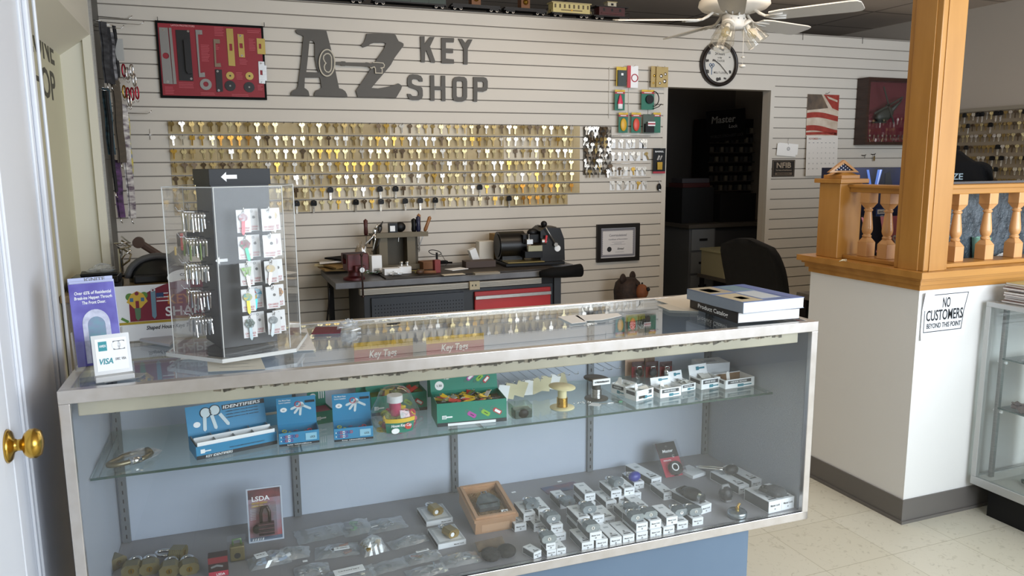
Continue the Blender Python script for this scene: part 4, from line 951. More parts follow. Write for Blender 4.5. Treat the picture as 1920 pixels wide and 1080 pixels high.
b = B(); b.box((.055, -.115, .155), (.012, .012, .045), mat('lever_red', '#c2222e', .3), ry=R(10)); b.build('red_lever', t, bevel=.003, label='red lever')
b = B(); b.tube([(.12, -.11, .12), (.045, -.12, .235)], .004, STEEL, 8); b.sphere((.04, -.12, .245), .019, BLACK, 16); b.cyl((.118, -.10, .12), (.118, -.118, .12), .012, CHROME, 14); b.build('ball_lever', t)
b = B(); b.cyl((.135, -.091, .095), (.135, -.098, .095), .019, CARDW, 22); b.build('white_badge', t, label='round white sticker')
b = B(); b.tube([(-.05, -.335+.05, -.025), (.02, -.29, -.02), (.10, -.285, -.022), (.22, -.28, -.018)], [.018, .030, .034, .040], BLACKM, 14); o = b.build('cloth_roll', loc=(p.x + .06, -.36, BT+.012)); tag(o, 'black cloth cover hanging rolled over the bench edge below the key machine', 'cloth')
# ---- bear carving by the doorway
t = thing('bear_carving', 'dark wooden carved bear with tan muzzle standing at the wall behind the counter', 'carving', (2.60, -.26, 0), R(35))
BR = mat('bear_brown', '#35241a', .75, noise=(30, '#241712'), bump=(60, .5)); MZ = mat('bear_muzzle', '#8a4e2a', .7, noise=(20, '#6d3c20'))
b = B(); b.lathe([(.001, 0), (.13, 0), (.14, .10), (.13, .28), (.115, .38), (.10, .45), (.105, .52), (.108, .56), (.095, .61), (.06, .64), (.001, .645)], BR, 20, Matrix.Diagonal((1, .85, 1, 1))); b.build('body', t)
for s_ in (-1, 1): b = B(); b.sphere((s_*.075, 0, .645), .034, BR, 14, (1, .5, 1)); b.sphere((s_*.075, -.014, .645), .019, mat('bear_ear', '#2a1a12', .8), 10, (1, .3, 1)); b.build('ear', t)
b = B(); b.sphere((0, -.105, .555), .055, MZ, 16, (.85, .8, .95)); b.sphere((0, -.15, .575), .014, BLACK, 10); b.build('muzzle', t, label='tan muzzle')
for s_ in (-1, 1): b = B(); b.sphere((s_*.042, -.088, .605), .007, BLACK, 8); b.build('eye', t)
for s_ in (-1, 1): b = B(); b.tube([(s_*.12, -.02, .42), (s_*.135, -.07, .32), (s_*.10, -.12, .26)], [.035, .035, .03], BR, 10); b.build('paw', t)
# ---- through the doorway
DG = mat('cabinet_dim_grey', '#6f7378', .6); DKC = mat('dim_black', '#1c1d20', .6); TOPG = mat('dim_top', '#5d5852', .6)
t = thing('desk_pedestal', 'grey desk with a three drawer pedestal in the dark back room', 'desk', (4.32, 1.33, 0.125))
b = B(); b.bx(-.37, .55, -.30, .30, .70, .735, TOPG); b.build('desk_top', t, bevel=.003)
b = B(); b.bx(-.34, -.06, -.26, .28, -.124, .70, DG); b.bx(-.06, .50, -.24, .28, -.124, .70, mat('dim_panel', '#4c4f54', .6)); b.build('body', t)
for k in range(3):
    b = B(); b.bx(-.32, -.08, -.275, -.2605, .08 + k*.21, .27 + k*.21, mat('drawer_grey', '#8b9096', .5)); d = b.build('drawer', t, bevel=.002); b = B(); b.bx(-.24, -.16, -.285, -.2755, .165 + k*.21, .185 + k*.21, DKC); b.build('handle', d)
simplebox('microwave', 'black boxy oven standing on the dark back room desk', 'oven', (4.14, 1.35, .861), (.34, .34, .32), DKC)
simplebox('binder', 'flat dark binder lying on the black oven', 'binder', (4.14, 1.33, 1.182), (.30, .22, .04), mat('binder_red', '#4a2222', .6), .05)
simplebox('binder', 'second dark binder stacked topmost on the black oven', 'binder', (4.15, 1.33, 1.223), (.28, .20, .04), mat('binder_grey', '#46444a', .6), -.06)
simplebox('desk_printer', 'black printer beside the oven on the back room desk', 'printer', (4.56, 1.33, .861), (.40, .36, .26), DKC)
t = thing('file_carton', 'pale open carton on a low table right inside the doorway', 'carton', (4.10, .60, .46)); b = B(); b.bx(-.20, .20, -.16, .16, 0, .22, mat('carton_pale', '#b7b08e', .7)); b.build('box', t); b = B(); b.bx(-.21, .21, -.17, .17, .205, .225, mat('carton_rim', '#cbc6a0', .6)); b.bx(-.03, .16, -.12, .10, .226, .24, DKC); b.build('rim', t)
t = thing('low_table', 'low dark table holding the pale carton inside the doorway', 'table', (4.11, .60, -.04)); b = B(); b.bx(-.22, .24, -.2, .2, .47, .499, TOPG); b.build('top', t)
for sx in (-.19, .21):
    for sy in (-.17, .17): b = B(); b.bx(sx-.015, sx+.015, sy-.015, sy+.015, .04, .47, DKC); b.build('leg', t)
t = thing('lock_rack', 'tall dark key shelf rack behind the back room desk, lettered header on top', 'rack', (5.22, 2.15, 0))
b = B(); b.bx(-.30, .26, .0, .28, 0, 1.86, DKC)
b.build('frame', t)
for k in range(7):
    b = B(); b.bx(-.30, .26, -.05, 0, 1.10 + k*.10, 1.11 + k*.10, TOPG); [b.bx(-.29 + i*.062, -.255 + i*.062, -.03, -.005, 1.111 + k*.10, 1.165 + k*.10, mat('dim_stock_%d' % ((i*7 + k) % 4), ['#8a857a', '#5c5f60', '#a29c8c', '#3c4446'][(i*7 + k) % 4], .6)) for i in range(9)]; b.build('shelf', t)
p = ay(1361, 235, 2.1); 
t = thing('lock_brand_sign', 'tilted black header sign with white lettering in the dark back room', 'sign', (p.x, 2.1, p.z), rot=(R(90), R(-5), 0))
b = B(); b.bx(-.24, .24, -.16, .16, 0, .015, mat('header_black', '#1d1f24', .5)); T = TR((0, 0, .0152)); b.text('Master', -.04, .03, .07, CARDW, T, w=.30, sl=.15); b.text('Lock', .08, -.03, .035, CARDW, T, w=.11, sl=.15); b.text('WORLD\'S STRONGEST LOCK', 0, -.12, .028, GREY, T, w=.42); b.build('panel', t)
# ---- office chair behind the counter
CHF = mat('chair_fabric', '#0e0f12', .85, bump=(300, .3))
p = ay(1447, 500, -1.1)
t = thing('office_chair', 'black high backed office chair behind the counter\'s right end', 'chair', (3.13, -1.00, -.035), R(108))
b = B(); prof = []
vs = []
for j in range(11):
    v = j/10; w = .20*(1 - .28*max(0, v-.55)**1.5*2.2)*(1 if v < .85 else math.sqrt(max(.08, 1 - ((v-.85)/.15)**2)))
    z = .56 + .44*v; yb = .02 + .17*v - .10*math.sin(PI*v)*.3
    for i in range(9):
        u = -1 + 2*i/8; vs.append((w*u, yb - .035*(1-u*u)+.03*u*u*0 , z + (.0)))
n1 = len(vs)
for j in range(11):
    for i in range(9): x, y, z = vs[j*9+i]; u = -1 + 2*i/8; vs.append((x*1.0, y + .06 + .02*(1-u*u), z))
fs = [(j*9+i, j*9+i+1, (j+1)*9+i+1, (j+1)*9+i) for j in range(10) for i in range(8)] + [(n1+j*9+i, n1+(j+1)*9+i, n1+(j+1)*9+i+1, n1+j*9+i+1) for j in range(10) for i in range(8)]
for j in range(10): fs += [(j*9, (j+1)*9, n1+(j+1)*9, n1+j*9), (j*9+8, n1+j*9+8, n1+(j+1)*9+8, (j+1)*9+8)]
fs += [(80+10+i+0, 91+i, n1+91+i, n1+90+i) for i in range(8)] + [(i, n1+i, n1+i+1, i+1) for i in range(8)]
b.add(vs, fs, CHF, smooth=True); b.build('backrest', t)
b = B(); b.box((0, -.20, .47), (.48, .46, .09), CHF); b.build('seat', t, bevel=.03)
b = B(); b.tube([(0, .02, .44), (0, .10, .46), (0, .11, .60)], .018, BLACK, 8); b.cyl((0, -.2, .10), (0, -.2, .43), .025, BLACK); b.bx(-.03, .03, -.2, .04, .415, .43, BLACK); b.build('post', t)
for k in range(5):
    a = 2*PI*k/5; q = B(); q.tube([(0, -.2, .135), (.28*math.cos(a), -.2+.28*math.sin(a), .095)], [.025, .016], BLACK, 8); l = q.build('leg', t); q = B(); q.cyl((.28*math.cos(a)-.02, -.2+.28*math.sin(a), .063), (.28*math.cos(a)+.02, -.2+.28*math.sin(a), .063), .027, BLACK, 14); q.build('caster', l)
for s_ in (-1, 1): b = B(); b.tube([(s_*.22, .0, .5), (s_*.27, -.02, .64), (s_*.27, -.22, .66), (s_*.22, -.25, .5)], .016, BLACK, 8); b.build('armrest', t)
# ---- left workbench corner, partly behind the counter displays
WB = wood('plywood_tan', '#8f7a58', '#7d6948', (.2, 1, 1))
t = thing('side_bench', 'tan wooden bench along the left wall under the lanyards', 'bench', (-.38, -.62, 0.04))
b = B(); b.bx(-.255, .30, -.42, .24, .79, .82, WB); b.build('bench_top', t, bevel=.003); b = B(); b.bx(-.25, .28, -.38, .23, .10, .79, mat('side_bench_body', '#8b8374', .7)); b.build('body', t)
for x in (-.22, .25): b = B(); b.bx(x-.02, x+.02, -.36, -.31, -.04, .1, BLACK); b.build('leg', t)
SB = .8605
def sb(px, py, z=SB): return az(px, py, z)
simplebox('card_reader_case', 'flat black case at the left end of the side bench', 'case', (-.515, -.85, SB), (.22, .16, .03), BLACK, .05, .004)
simplebox('black_box', 'glossy black box lying on the flat case', 'box', (-.51, -.845, SB+.031), (.19, .13, .03), mat('gloss_black', '#121214', .2), -.03, .003)
simplebox('tablet_case', 'thin black tablet case topmost of the left end pile', 'case', (-.50, -.83, SB+.062), (.15, .12, .012), BLACK, .08, .003)
crumple('clear_bag', 'crumpled clear bag on the pile of black cases', 'bag', (-.49, -.83, SB+.075), .055, .04, .035, BAG, 9)
t = thing('engraving_machine', 'domed grey and black machine on the side bench behind the maroon advertising card', 'machine', (-.265, -.66, SB), R(5))
DG1 = mat('dome_grey', '#55565a', .35, noise=(9, '#4a4b4f')); DK1 = mat('dome_black', '#16171a', .35)
b = B(); b.lathe([(.13, 0), (.13, .02), (.12, .05), (.09, .09), (.04, .11), (.001, .115)], DK1, 28, TR() @ Matrix.Diagonal((1, .75, 1, 1))); b.build('dome', t)
b = B(); b.tube([(.135*math.cos(a), -.03, .02+.10*math.sin(a)) for a in [PI*i/14 for i in range(15)]], .016, DG1, 10); b.build('rim', t)
b = B(); b.box((0, -.09, .02), (.22, .05, .04), DK1); b.build('front', t, bevel=.008)
t = thing('key_duplicator', 'silver and black duplicator with a white oval label behind the acrylic spinner', 'machine', (-.11, -.94, SB), R(-6))
b = B(); b.box((0, 0, .05), (.18, .14, .10), mat('dup_grey', '#6d6c6a', .4, .3)); b.build('body', t, bevel=.02)
b = B(); b.disc((0, 0), .08, .004, CARDW, TR((-.01, -.07, .05)) @ WT, 28, .038); T = TR((-.01, -.075, .05)) @ WT; b.text('COPY', 0, .008, .012, INK, T, w=.05); b.text('KEYS', 0, -.014, .009, INK, T, w=.04); b.build('label_plate', t, label='white oval label')
b = B(); b.box((-.04, 0, .13), (.035, .10, .09), mat('arm_grey', '#5a554f', .4, .4), ry=R(-35)); b.box((.02, -.0, .20), (.13, .05, .10), BLACK); b.build('arm', t, bevel=.006)
b = B(); b.box((-.02, -.04, .21), (.014, .014, .08), mat('lever_red', '#c2222e', .3)); b.build('red_lever', t, bevel=.004, label='red lever'); b = B(); b.box((-.05, -.05, .17), (.009, .009, .04), YEL); b.build('yellow_lever', t, bevel=.003, label='yellow lever')
t = thing('belt_sander', 'brown belted buffing arm slanting on the side bench back', 'machine', (-.30, -.42, SB), R(0))
b = B(); b.box((0, 0, .12), (.17, .04, .035), mat('belt_brown', '#4c3830', .6), ry=R(38)); b.cyl((-.06, -.025, .165), (-.06, .025, .165), .028, mat('belt_brown', '#4c3830', .6), 18); b.build('belt', t, bevel=.01); b = B(); b.box((.05, 0, .03), (.08, .08, .06), BLACK); b.sphere((.06, -.02, .075), .018, CHROME, 10); b.build('motor', t, bevel=.01)
t = thing('chrome_clamp_stand', 'tangle of chrome clamps on a stand below the lanyards', 'clamp stand', (-.445, -.45, SB))
b = B(); b.cyl((0, 0, 0), (0, 0, .14), .012, CHROME); b.cyl((0, 0, 0), (0, 0, .01), .05, BLACK, 18); b.build('stand', t)
for k in range(4): b = B(); b.tube([(0, 0, .05+k*.03), (.04-.02*k, -.03, .08+k*.03), (.05, -.02, .11+k*.02), (.01, .01, .14+k*.02)], .005, CHROME if k % 2 else mat('clamp_tan', '#8b8168', .4, .6), 6); b.build('clamp', t)
# ---- lanyards and carabiners hanging on the left end
def pegL(x, y, z, L, label, m=CHROME):
    b = B(); b.tube([(0, 0, 0), (L*.92, 0, -.004), (L, 0, .004), (L+.006, 0, .014)], .0022, m, 6); return tag(b.build('display_hook', loc=(x, y, z)), label, 'hook')
hk = [(205, 27, .10, 'upper wire hook on the left wall above the dark lanyards'), (205, 30, .15, 'second wire hook behind the uppermost one'), (225, 212, .16, 'long wire hook under the carabiners'), (240, 348, .05, 'short hook beside the floral lanyard')]
pegL(-.497, -.10, 2.16, .22, hk[0][3]); pegL(-.497, -.20, 2.12, .13, hk[1][3]); pegL(-.497, -.05, 1.70, .22, hk[2][3]); pegL(-.497, -.04, 1.28, .07, hk[3][3]); pegL(-.497, -.02, 2.20, .16, 'rear wire hook at the wall corner')
def lany(x, y, z0, z1, w, c1, c2, label, rz=0, st=20):
    m = mat('lanyard_' + c1.strip('#') + c2.strip('#'), c1, .8, noise=(st, c2, (1, 1, 2)))
    t = thing('lanyard', label, 'lanyard', (x, y, z1), rz)
    b = B(); n = 8; vs = []
    for s_ in (0, 1):
        for i in range(n+1):
            z = -(z1-z0)*i/n; k = .006*math.sin(i*1.3 + x*40)
            vs += [(-w/2 + s_*w*.25, k - s_*.006, z), (w/2 + s_*w*.25, k + .004 - s_*.006, z), (w/2 + s_*w*.25, k+.0055 - s_*.006, z), (-w/2 + s_*w*.25, k+.0015 - s_*.006, z)]
    fs = []
    for s_ in (0, 1):
        o_ = s_*4*(n+1)
        for i in range(n):
            for q in range(4): fs.append((o_+i*4+q, o_+i*4+(q+1) % 4, o_+(i+1)*4+(q+1) % 4, o_+(i+1)*4+q))
        fs += [(o_, o_+3, o_+2, o_+1), (o_+4*n, o_+4*n+1, o_+4*n+2, o_+4*n+3)]
    b.add(vs, fs, m); b.build('strap', t)
    q_ = Vector((-(x + .496), 0, 0)); q_.rotate(Euler((0, 0, -rz))); b = B(); b.tube([Vector((0, 0, .001)), q_ + Vector((0, 0, .004))], .0016, CHROME, 5); b.build('peg', t)
    b = B(); b.tube([(0, 0, -(z1-z0)), (0, 0, -(z1-z0)-.02), (.008, 0, -(z1-z0)-.03)], .003, CHROME, 6); b.build('clasp', t)
    return t
def lp(px, py, y): p = ay(px, py, y); return p.x, p.z
LN = [(191, 40, 156, -.32, .03, '#1a1a1c', '#3a3a3e', 'black and grey patterned lanyard nearest the wall corner strip'), (200, 50, 158, -.28, .022, '#141416', '#2a2a30', 'narrow black lanyard second from the corner strip'), (207, 60, 150, -.24, .02, '#202024', '#8c8c90', 'black lanyard with white links beside the white tag'),
      (213, 48, 145, -.20, .014, '#101012', '#26262a', 'thin black lanyard beside the white tag'),
      (197, 165, 290, -.30, .03, '#3d5a66', '#1f2c33', 'teal blue lanyard low at the wall corner'), (214, 150, 305, -.24, .036, '#4f463a', '#463e34', 'wide plain brown lanyard hanging in the middle'),
      (217, 300, 408, -.22, .03, '#5b3a66', '#2b2030', 'purple patterned lanyard at the bottom left'), (229, 195, 410, -.18, .032, '#d6d2cc', '#5a4c58', 'white lanyard with small dark floral print'),
      (236, 215, 330, -.12, .02, '#c9b84a', '#6f7f9a', 'yellow and blue lanyard behind the floral one'), (200, 170, 360, -.33, .014, '#0f0f10', '#1c1c1e', 'long thin black cord lanyard against the corner strip')]
for px, y0, y1, yy, w, c1, c2, lab in LN:
    x, z1 = lp(px, y0, yy); _, z0 = lp(px, y1, yy); lany(x, yy, z0, z1, w, c1, c2, lab, R(25))
x, z = lp(222, 95, -.20); simplebox('tag_card', 'small white card with black punched edge among the lanyards', 'card', (x, -.20, z-.05), (.05, .004, .11), mat('tag_grey', '#a9a9a6', .6))
for k, (px, py) in enumerate(((232, 132), (239, 138), (247, 132), (233, 172), (240, 176), (248, 176), (257, 174), (243, 188), (252, 150))):
    p = ay(px, py, -.12 - .01*k); c_ = [mat('carabiner_red', '#a81e34', .3, .7), CHROME, CHROME, BRASS, mat('carabiner_red', '#a81e34', .3, .7), mat('carabiner_red', '#a81e34', .3, .7), mat('carabiner_red', '#a81e34', .3, .7), CHROME, CHROME][k]
    b = B(TR(rz=R(60))); b.tube([(.013*math.cos(a), 0, .032*math.sin(a)) for a in [i*PI/7 for i in range(14)]], .004, c_, 7, closed=True)
    for q in range(3): b.tube([(.006*q+.011*math.cos(a), .004*q, -.036+.012*math.sin(a)) for a in [i*PI/5 for i in range(10)]], .0012, CHROME, 5, closed=True)
    tag(b.build('carabiner', loc=p), ['upper left red', 'upper middle chrome', 'upper right chrome', 'brass', 'red one beside the brass', 'middle red', 'rightmost red', 'lowest chrome', 'small chrome'][k] + ' carabiner in the bundle beside the lanyards', 'carabiner')
# ============================================================ the glass counter
CW_, CD_, CH_ = 1.887, 0.526, 0.97
DECKZ = 0.40; SHZ = 0.715
LAM = mat('case_laminate', '#b3bccb', 0.55, noise=(2.5, '#adb6c6')); LAMD = mat('base_laminate_blue', '#697d92', 0.5, noise=(3, '#63778c'))
LAMS = mat('case_side_laminate', '#979da8', 0.5)
t = thing('glass_counter', 'long glass topped display counter with aluminium edges and blue grey base', 'display counter', (CO.x, CO.y, 0), CYAW)
counter = t
FRM = mat('counter_aluminium', '#cfcbc8', 0.32, 0.8, noise=(25, '#c6c1bc')); fw = 0.026
def seg(x0, x1, y0, y1, z0, z1, name='frame_edge', m=FRM, lab=None): b = B(); b.bx(x0, x1, y0, y1, z0, z1, m); return b.build(name, t, bevel=.0015, label=lab)
seg(0, CW_, 0, .022, CH_-.028, CH_); seg(0, CW_, CD_-.022, CD_, CH_-.028, CH_); seg(0, .022, .022, CD_-.022, CH_-.028, CH_); seg(CW_-.022, CW_, .022, CD_-.022, CH_-.028, CH_)
seg(0, .021, 0, .016, .378, CH_-.028, 'corner_post'); seg(CW_-.021, CW_, 0, .016, .378, CH_-.028, 'corner_post')
seg(0, CW_, 0, .018, .378, .404, 'bottom_edge'); seg(.022, CW_-.022, .0, .004, .404, .4055, 'bottom_edge', BLACK)
seg(.0, .012, .016, CD_, .378, CH_-.028, 'side_panel', LAMS); seg(CW_-.012, CW_, .016, CD_, .378, CH_-.028, 'side_panel', LAMS)
seg(.012, CW_-.012, CD_-.024, CD_-.010, .400, CH_-.028, 'back_panel', LAM)
seg(.012, CW_-.012, .018, CD_-.010, .382, DECKZ, 'deck', mat('deck_grey', '#8d8c90', 0.5, noise=(4, '#85848a')))
b = B(); b.bx(.03, CW_-.16, .06, CD_-.02, .012, .378, LAMD); b.build('base', t); b = B(); b.bx(.05, CW_-.18, .075, CD_-.05, 0, .012, BLACKM); b.build('toe_kick', t)
b = B(); b.bx(.022, CW_-.022, .0225, CD_-.0225, CH_-.008, CH_-.0025, PANE); b.build('top_glass', t)
b = B(); b.bx(.0215, CW_-.0215, .006, .010, .406, CH_-.0285, PANE); b.build('front_glass', t)
# light housing behind the front edge
b = B(); b.bx(.03, CW_-.05, .022, .040, CH_-.062, CH_-.0285, mat('lamp_housing', '#b5ae9c', .5, noise=(6, '#a09a8a'))); b.bx(.03, CW_-.05, .040, .075, CH_-.034, CH_-.0285, mat('lamp_housing', '#b5ae9c')); b.build('lamp_housing', t, bevel=.003, label='worn beige lamp housing')
rr = random.Random(5); FL = mat('flaked_foil', '#4e4940', .6); b = B()
x = .30
while x < 1.78:
    w_ = rr.uniform(.005, .022); b.box((x, .0215, CH_-.0335 + rr.uniform(-.003, .003)), (w_, .0008, rr.uniform(.005, .013)), FL if rr.random() < .7 else CHROME, ry=rr.uniform(-.3, .3)); x += w_*rr.uniform(.4, 1.0)
b.build('peeling_foil', t, label='dark flaking foil')
b = B(); b.cyl((.06, .056, CH_-.050), (CW_-.08, .056, CH_-.050), .012, CARDW, 14); b.build('lamp_tube', t)
STD = mat('standard_grey', '#6f747a', .45, .4)
def standard(s, z0=.402):
    b = B(); b.bx(s-.010, s+.010, CD_-.034, CD_-.0245, z0, CH_-.03, STD)
    z = z0 + .012
    while z < CH_-.05: b.bx(s-.0015, s+.0015, CD_-.0348, CD_-.034, z, z+.011, INK); z += .0254
    b.build('shelf_standard', t)
    b = B(); b.prism([(CD_-.035, SHZ-.004), (CD_-.035, SHZ-.035), (.19, SHZ-.004-.006), (.17, SHZ-.004), (.17, SHZ+.004), (.173, SHZ+.004), (.173, SHZ-.004)], .003, STEEL, Matrix(((0, 0, 1, s-.0015), (1, 0, 0, 0), (0, 1, 0, 0), (0, 0, 0, 1)))); b.build('shelf_bracket', t)
for s in (.028, .480, .955, 1.418, CW_-.026): standard(s)
SHG = glass('shelf_glass', (.88, .945, .925), 0.0, 0.05, .03, '#9fb3ad')
b = B(); b.bx(.015, CW_-.018, .160, CD_-.036, SHZ, SHZ+.0055, SHG); b.bx(.015, CW_-.018, .1585, .160, SHZ, SHZ+.0055, mat('glass_edge_green', '#2a4540', .2)); b.build('glass_shelf', t)
ST = SHZ + .0058   # top of the shelf
def on(s_, t_, z): return cw(s_, t_, z)
def onshelf(px, py): return az(px, py, ST)
def ondeck(px, py): return az(px, py, DECKZ + .0005)
def ontop(px, py): return az(px, py, CH_ + .0005)
# ------------------------------------------------------------ on the counter top
TOPZ = CH_ + .0006
# hexagonal acrylic spinner
hc = cw(.352, .240, 0); HR = .152
ACR = glass('acrylic', (.97, .97, .965), 0.02, 0.011, .03, '#e6e6e2'); ACE = mat('acrylic_edge', '#c9cac6', .25)
t = thing('acrylic_spinner', 'tall hexagonal acrylic key display with black header and carded keys', 'display stand', (hc.x, hc.y, TOPZ))
hexa = [(HR*math.cos(R(20 + 60*k)), HR*math.sin(R(20 + 60*k))) for k in range(6)]
hexa = [(HR*math.cos(R(15 + 60*k)), HR*math.sin(R(15 + 60*k))) for k in range(6)]
HZT = .398
b = B(); b.lathe([(.08, 0), (.08, .008)], BLACK, 28); b.prism([(.08*math.cos(2*PI*i/28), .08*math.sin(2*PI*i/28)) for i in range(28)], .008, BLACK); b.build('turntable', t)
def hexscale(k): return [(x*k, y*k) for x, y in hexa]
b = B(); b.prism(hexscale(1.12), .009, ACR, TR((0, 0, .010)), side=ACE); b.build('base_plate', t)
b = B()
for k in range(6):
    (x0, y0), (x1, y1) = hexa[k], hexa[(k+1) % 6]
    b.prism([(x0, y0), (x1, y1), (x1*.985, y1*.985), (x0*.985, y0*.985)], HZT-.02, ACR, TR((0, 0, .0195)))
b.build('clear_walls', t)
b = B()
for k in range(6):
    (x0, y0), (x1, y1) = hexa[k], hexa[(k+1) % 6]
    b.cyl((x0, y0, .0195), (x0, y0, HZT), .0013, ACE, 6); b.cyl((x0, y0, HZT), (x1, y1, HZT), .0013, ACE, 6)
b.build('glued_edges', t, label='pale glued edges')
# column
SKYTINT = mat('column_sky_reflection', '#14161d', .45); NBLK = mat('column_black', '#101116', .4)  # column is black; its upper half is painted bluer for the window's reflection
CA = R(15); cx_, cy_ = .004, .02; Tc = TR((cx_, cy_, 0), rz=CA) ; cs = .066
b = B(Tc); b.bx(-cs, cs, -cs, cs, .020, .21, NBLK); b.bx(-cs, cs, -cs, cs, .21, .40, SKYTINT); b.build('column', t)
ci_ = Tc
b = B(Tc); b.bx(-cs-.004, cs+.004, -cs-.004, cs+.004, .400, .437, BLACK); b.stroke([(-.012, 0), (.012, 0)], .009, .0006, CARDW, TR((-.02, -cs-.0042, .419)) @ WT); b.prism([(-.012, .011), (-.024, 0), (-.012, -.011)], .0006, CARDW, TR((-.02, -cs-.0042, .419)) @ WT); b.build('header', t, bevel=.001, label='black header with a white arrow')
b = B(Tc); b.stroke([(-.010, 0), (.008, 0)], .007, .0006, CARDW, TR((-.048, -cs-.0004, .228)) @ WT); b.prism([(-.010, .009), (-.02, 0), (-.010, -.009)], .0006, CARDW, TR((-.048, -cs-.0004, .228)) @ WT); b.build('side_arrow', t, label='white arrow')
CREDT = mat('card_red_text', '#b8404a', .6)
KC = {'flag': ('#c9ccd6', '#a4444a'), 'pink': ('#c9386a', '#2f8a6a'), 'green': ('#7fc236', '#c8ccc4'), 'gold': ('#e0c070', '#bfc0bd'), 'rainbow': ('#2aa6b8', '#d8c23a'), 'ball': ('#e8ebee', '#3aa6c8'), 'orange': ('#e2982c', '#8a8d8c'), 'flower': ('#4a5a3a', '#8fa0a4'), 'plain': ('#b8bcc0', '#b8bcc0'), 'wine': ('#8e2040', '#d7dadc'), 'chrome': ('#5f666a', '#9da4a6')}
def keycard(x, z, out, kind, rz, lab):
    q = thing('carded_key', lab, 'key card'); q.parent = t; 
    for k_ in ('label', 'category'): del q[k_]
    q.name = 'key_card'; q['label'] = lab
    q.location = Tc @ Vector((x, -cs - out, z)); q.rotation_euler = (R(-4), 0, CA + rz)
    b = B(); b.bx(-.0155, .0155, -.0006, .0006, -.052, 0, CARDW); b.text('OH GEEZ!', 0, -.044, .0042, CREDT, WT, z=.0009, w=.024); b.text('TO ORDER', 0, -.0495, .0032, CREDT, WT, z=.0009, w=.022); b.ring(.0022, .003, .0004, GREY, TR((0, -.0006, -.006)) @ WT, 10); b.disc((.004, -.02), .0035, .0005, GREY, TR((0, -.0006, 0)) @ WT, 8); b.build('card', q)
    c1, c2 = KC[kind]; m1 = mat('shaped_key_' + kind, c1, .35, noise=(160, c2)); m2 = mat('shaped_blade_' + kind, c2, .3, .6)
    if kind != 'plain':
        b = B(TR((rnd.uniform(-.003, .003), -.004, -.008), ry=R(rnd.uniform(-12, 12))))
        if kind in ('pink', 'flower', 'orange'):
            for a in range(6): b.disc((.006*math.cos(a*PI/3), -.010+.006*math.sin(a*PI/3)), .0055, .002, m1, WT, 8)
        elif kind == 'green': 
            for a in (-1, 0, 1): b.prism([(a*.008-.004, -.002), (a*.008+.004, -.002), (a*.003+.003, -.022), (a*.003-.003, -.022)], .002, m1, WT)
        elif kind == 'ball':
            b.disc((0, -.010), .0125, .002, m1, WT, 20)
            for a in range(0, 6, 2): b.prism([(0, -.010), (.0125*math.cos(a*PI/3), -.010+.0125*math.sin(a*PI/3)), (.0125*math.cos(a*PI/3+.6), -.010+.0125*math.sin(a*PI/3+.6))], .0026, [mat('ball_blue', '#2a9ac0', .4), None, PRED, None, YEL][a], WT)
        else: b.disc((0, -.010), .010, .002, m1, WT, 14, .009)
        b.prism([(-.0035, -.018), (.0035, -.018), (.0035, -.045), (0, -.050), (-.0035, -.045)], .002, m2, WT)
        b.build('shaped_key', q)
ROWZ = [.345, .284, .223, .162, .100]
plan = [('flag', 'plain', 'plain', 'gold'), ('pink', 'plain', 'plain', 'wine'), ('green', 'plain', 'gold', 'plain'), ('rainbow', 'ball', 'plain', 'orange'), ('flower', 'plain', 'chrome', 'plain')]
for r_, row in enumerate(plan):
    for c_, kind in enumerate(row):
        x = [-.012, .018, .046, .066][c_]; out = [.045, .010, .042, .020][c_]
        keycard(x, ROWZ[r_], out, kind, R([-3, 2, -2, 6][c_]), '%s shaped key card, %s of the %s row' % (kind, ordi(c_+1), ordi(r_+1)) if kind != 'plain' else 'white card without a key')
    for x in (-.012, .046):
        b = B(Tc); b.tube([(x, -cs, ROWZ[r_]-.006), (x, -cs-.048, ROWZ[r_]-.004), (x, -cs-.052, ROWZ[r_]+.006)], .0013, CHROME, 6); b.build('peg', t)
# left side of the column: hooks with bare chrome novelties
for r_ in range(5):
    z = ROWZ[r_] - .006
    for k_, y in enumerate((-.035, .02)):
        b = B(Tc); b.tube([(-cs, y, z), (-cs-.055, y, z+.002), (-cs-.06, y, z+.012)], .0013, CHROME, 6); b.build('peg', t)
        b = B(Tc); rr = random.Random(r_*3+k_); n_ = 6
        for i in range(n_):
            xx = -cs-.012-.007*i; b.box((xx, y + rr.uniform(-.004, .004), z-.024+rr.uniform(-.006, .004)), (.0015, .014, .034+rr.uniform(-.008, .008)), [CHROME, mat('novelty_grey', '#9aa2aa', .3, .7), mat('novelty_green', '#6f8a3a', .4, .3) if r_ == 1 else CHROME][i % 3], rx=rr.uniform(-.3, .3)); b.cyl((xx-.001, y, z-.008), (xx+.001, y, z-.008), .009, CHROME, 10)
        b.build('novelty_keys', t, label='chrome novelty keys without cards')
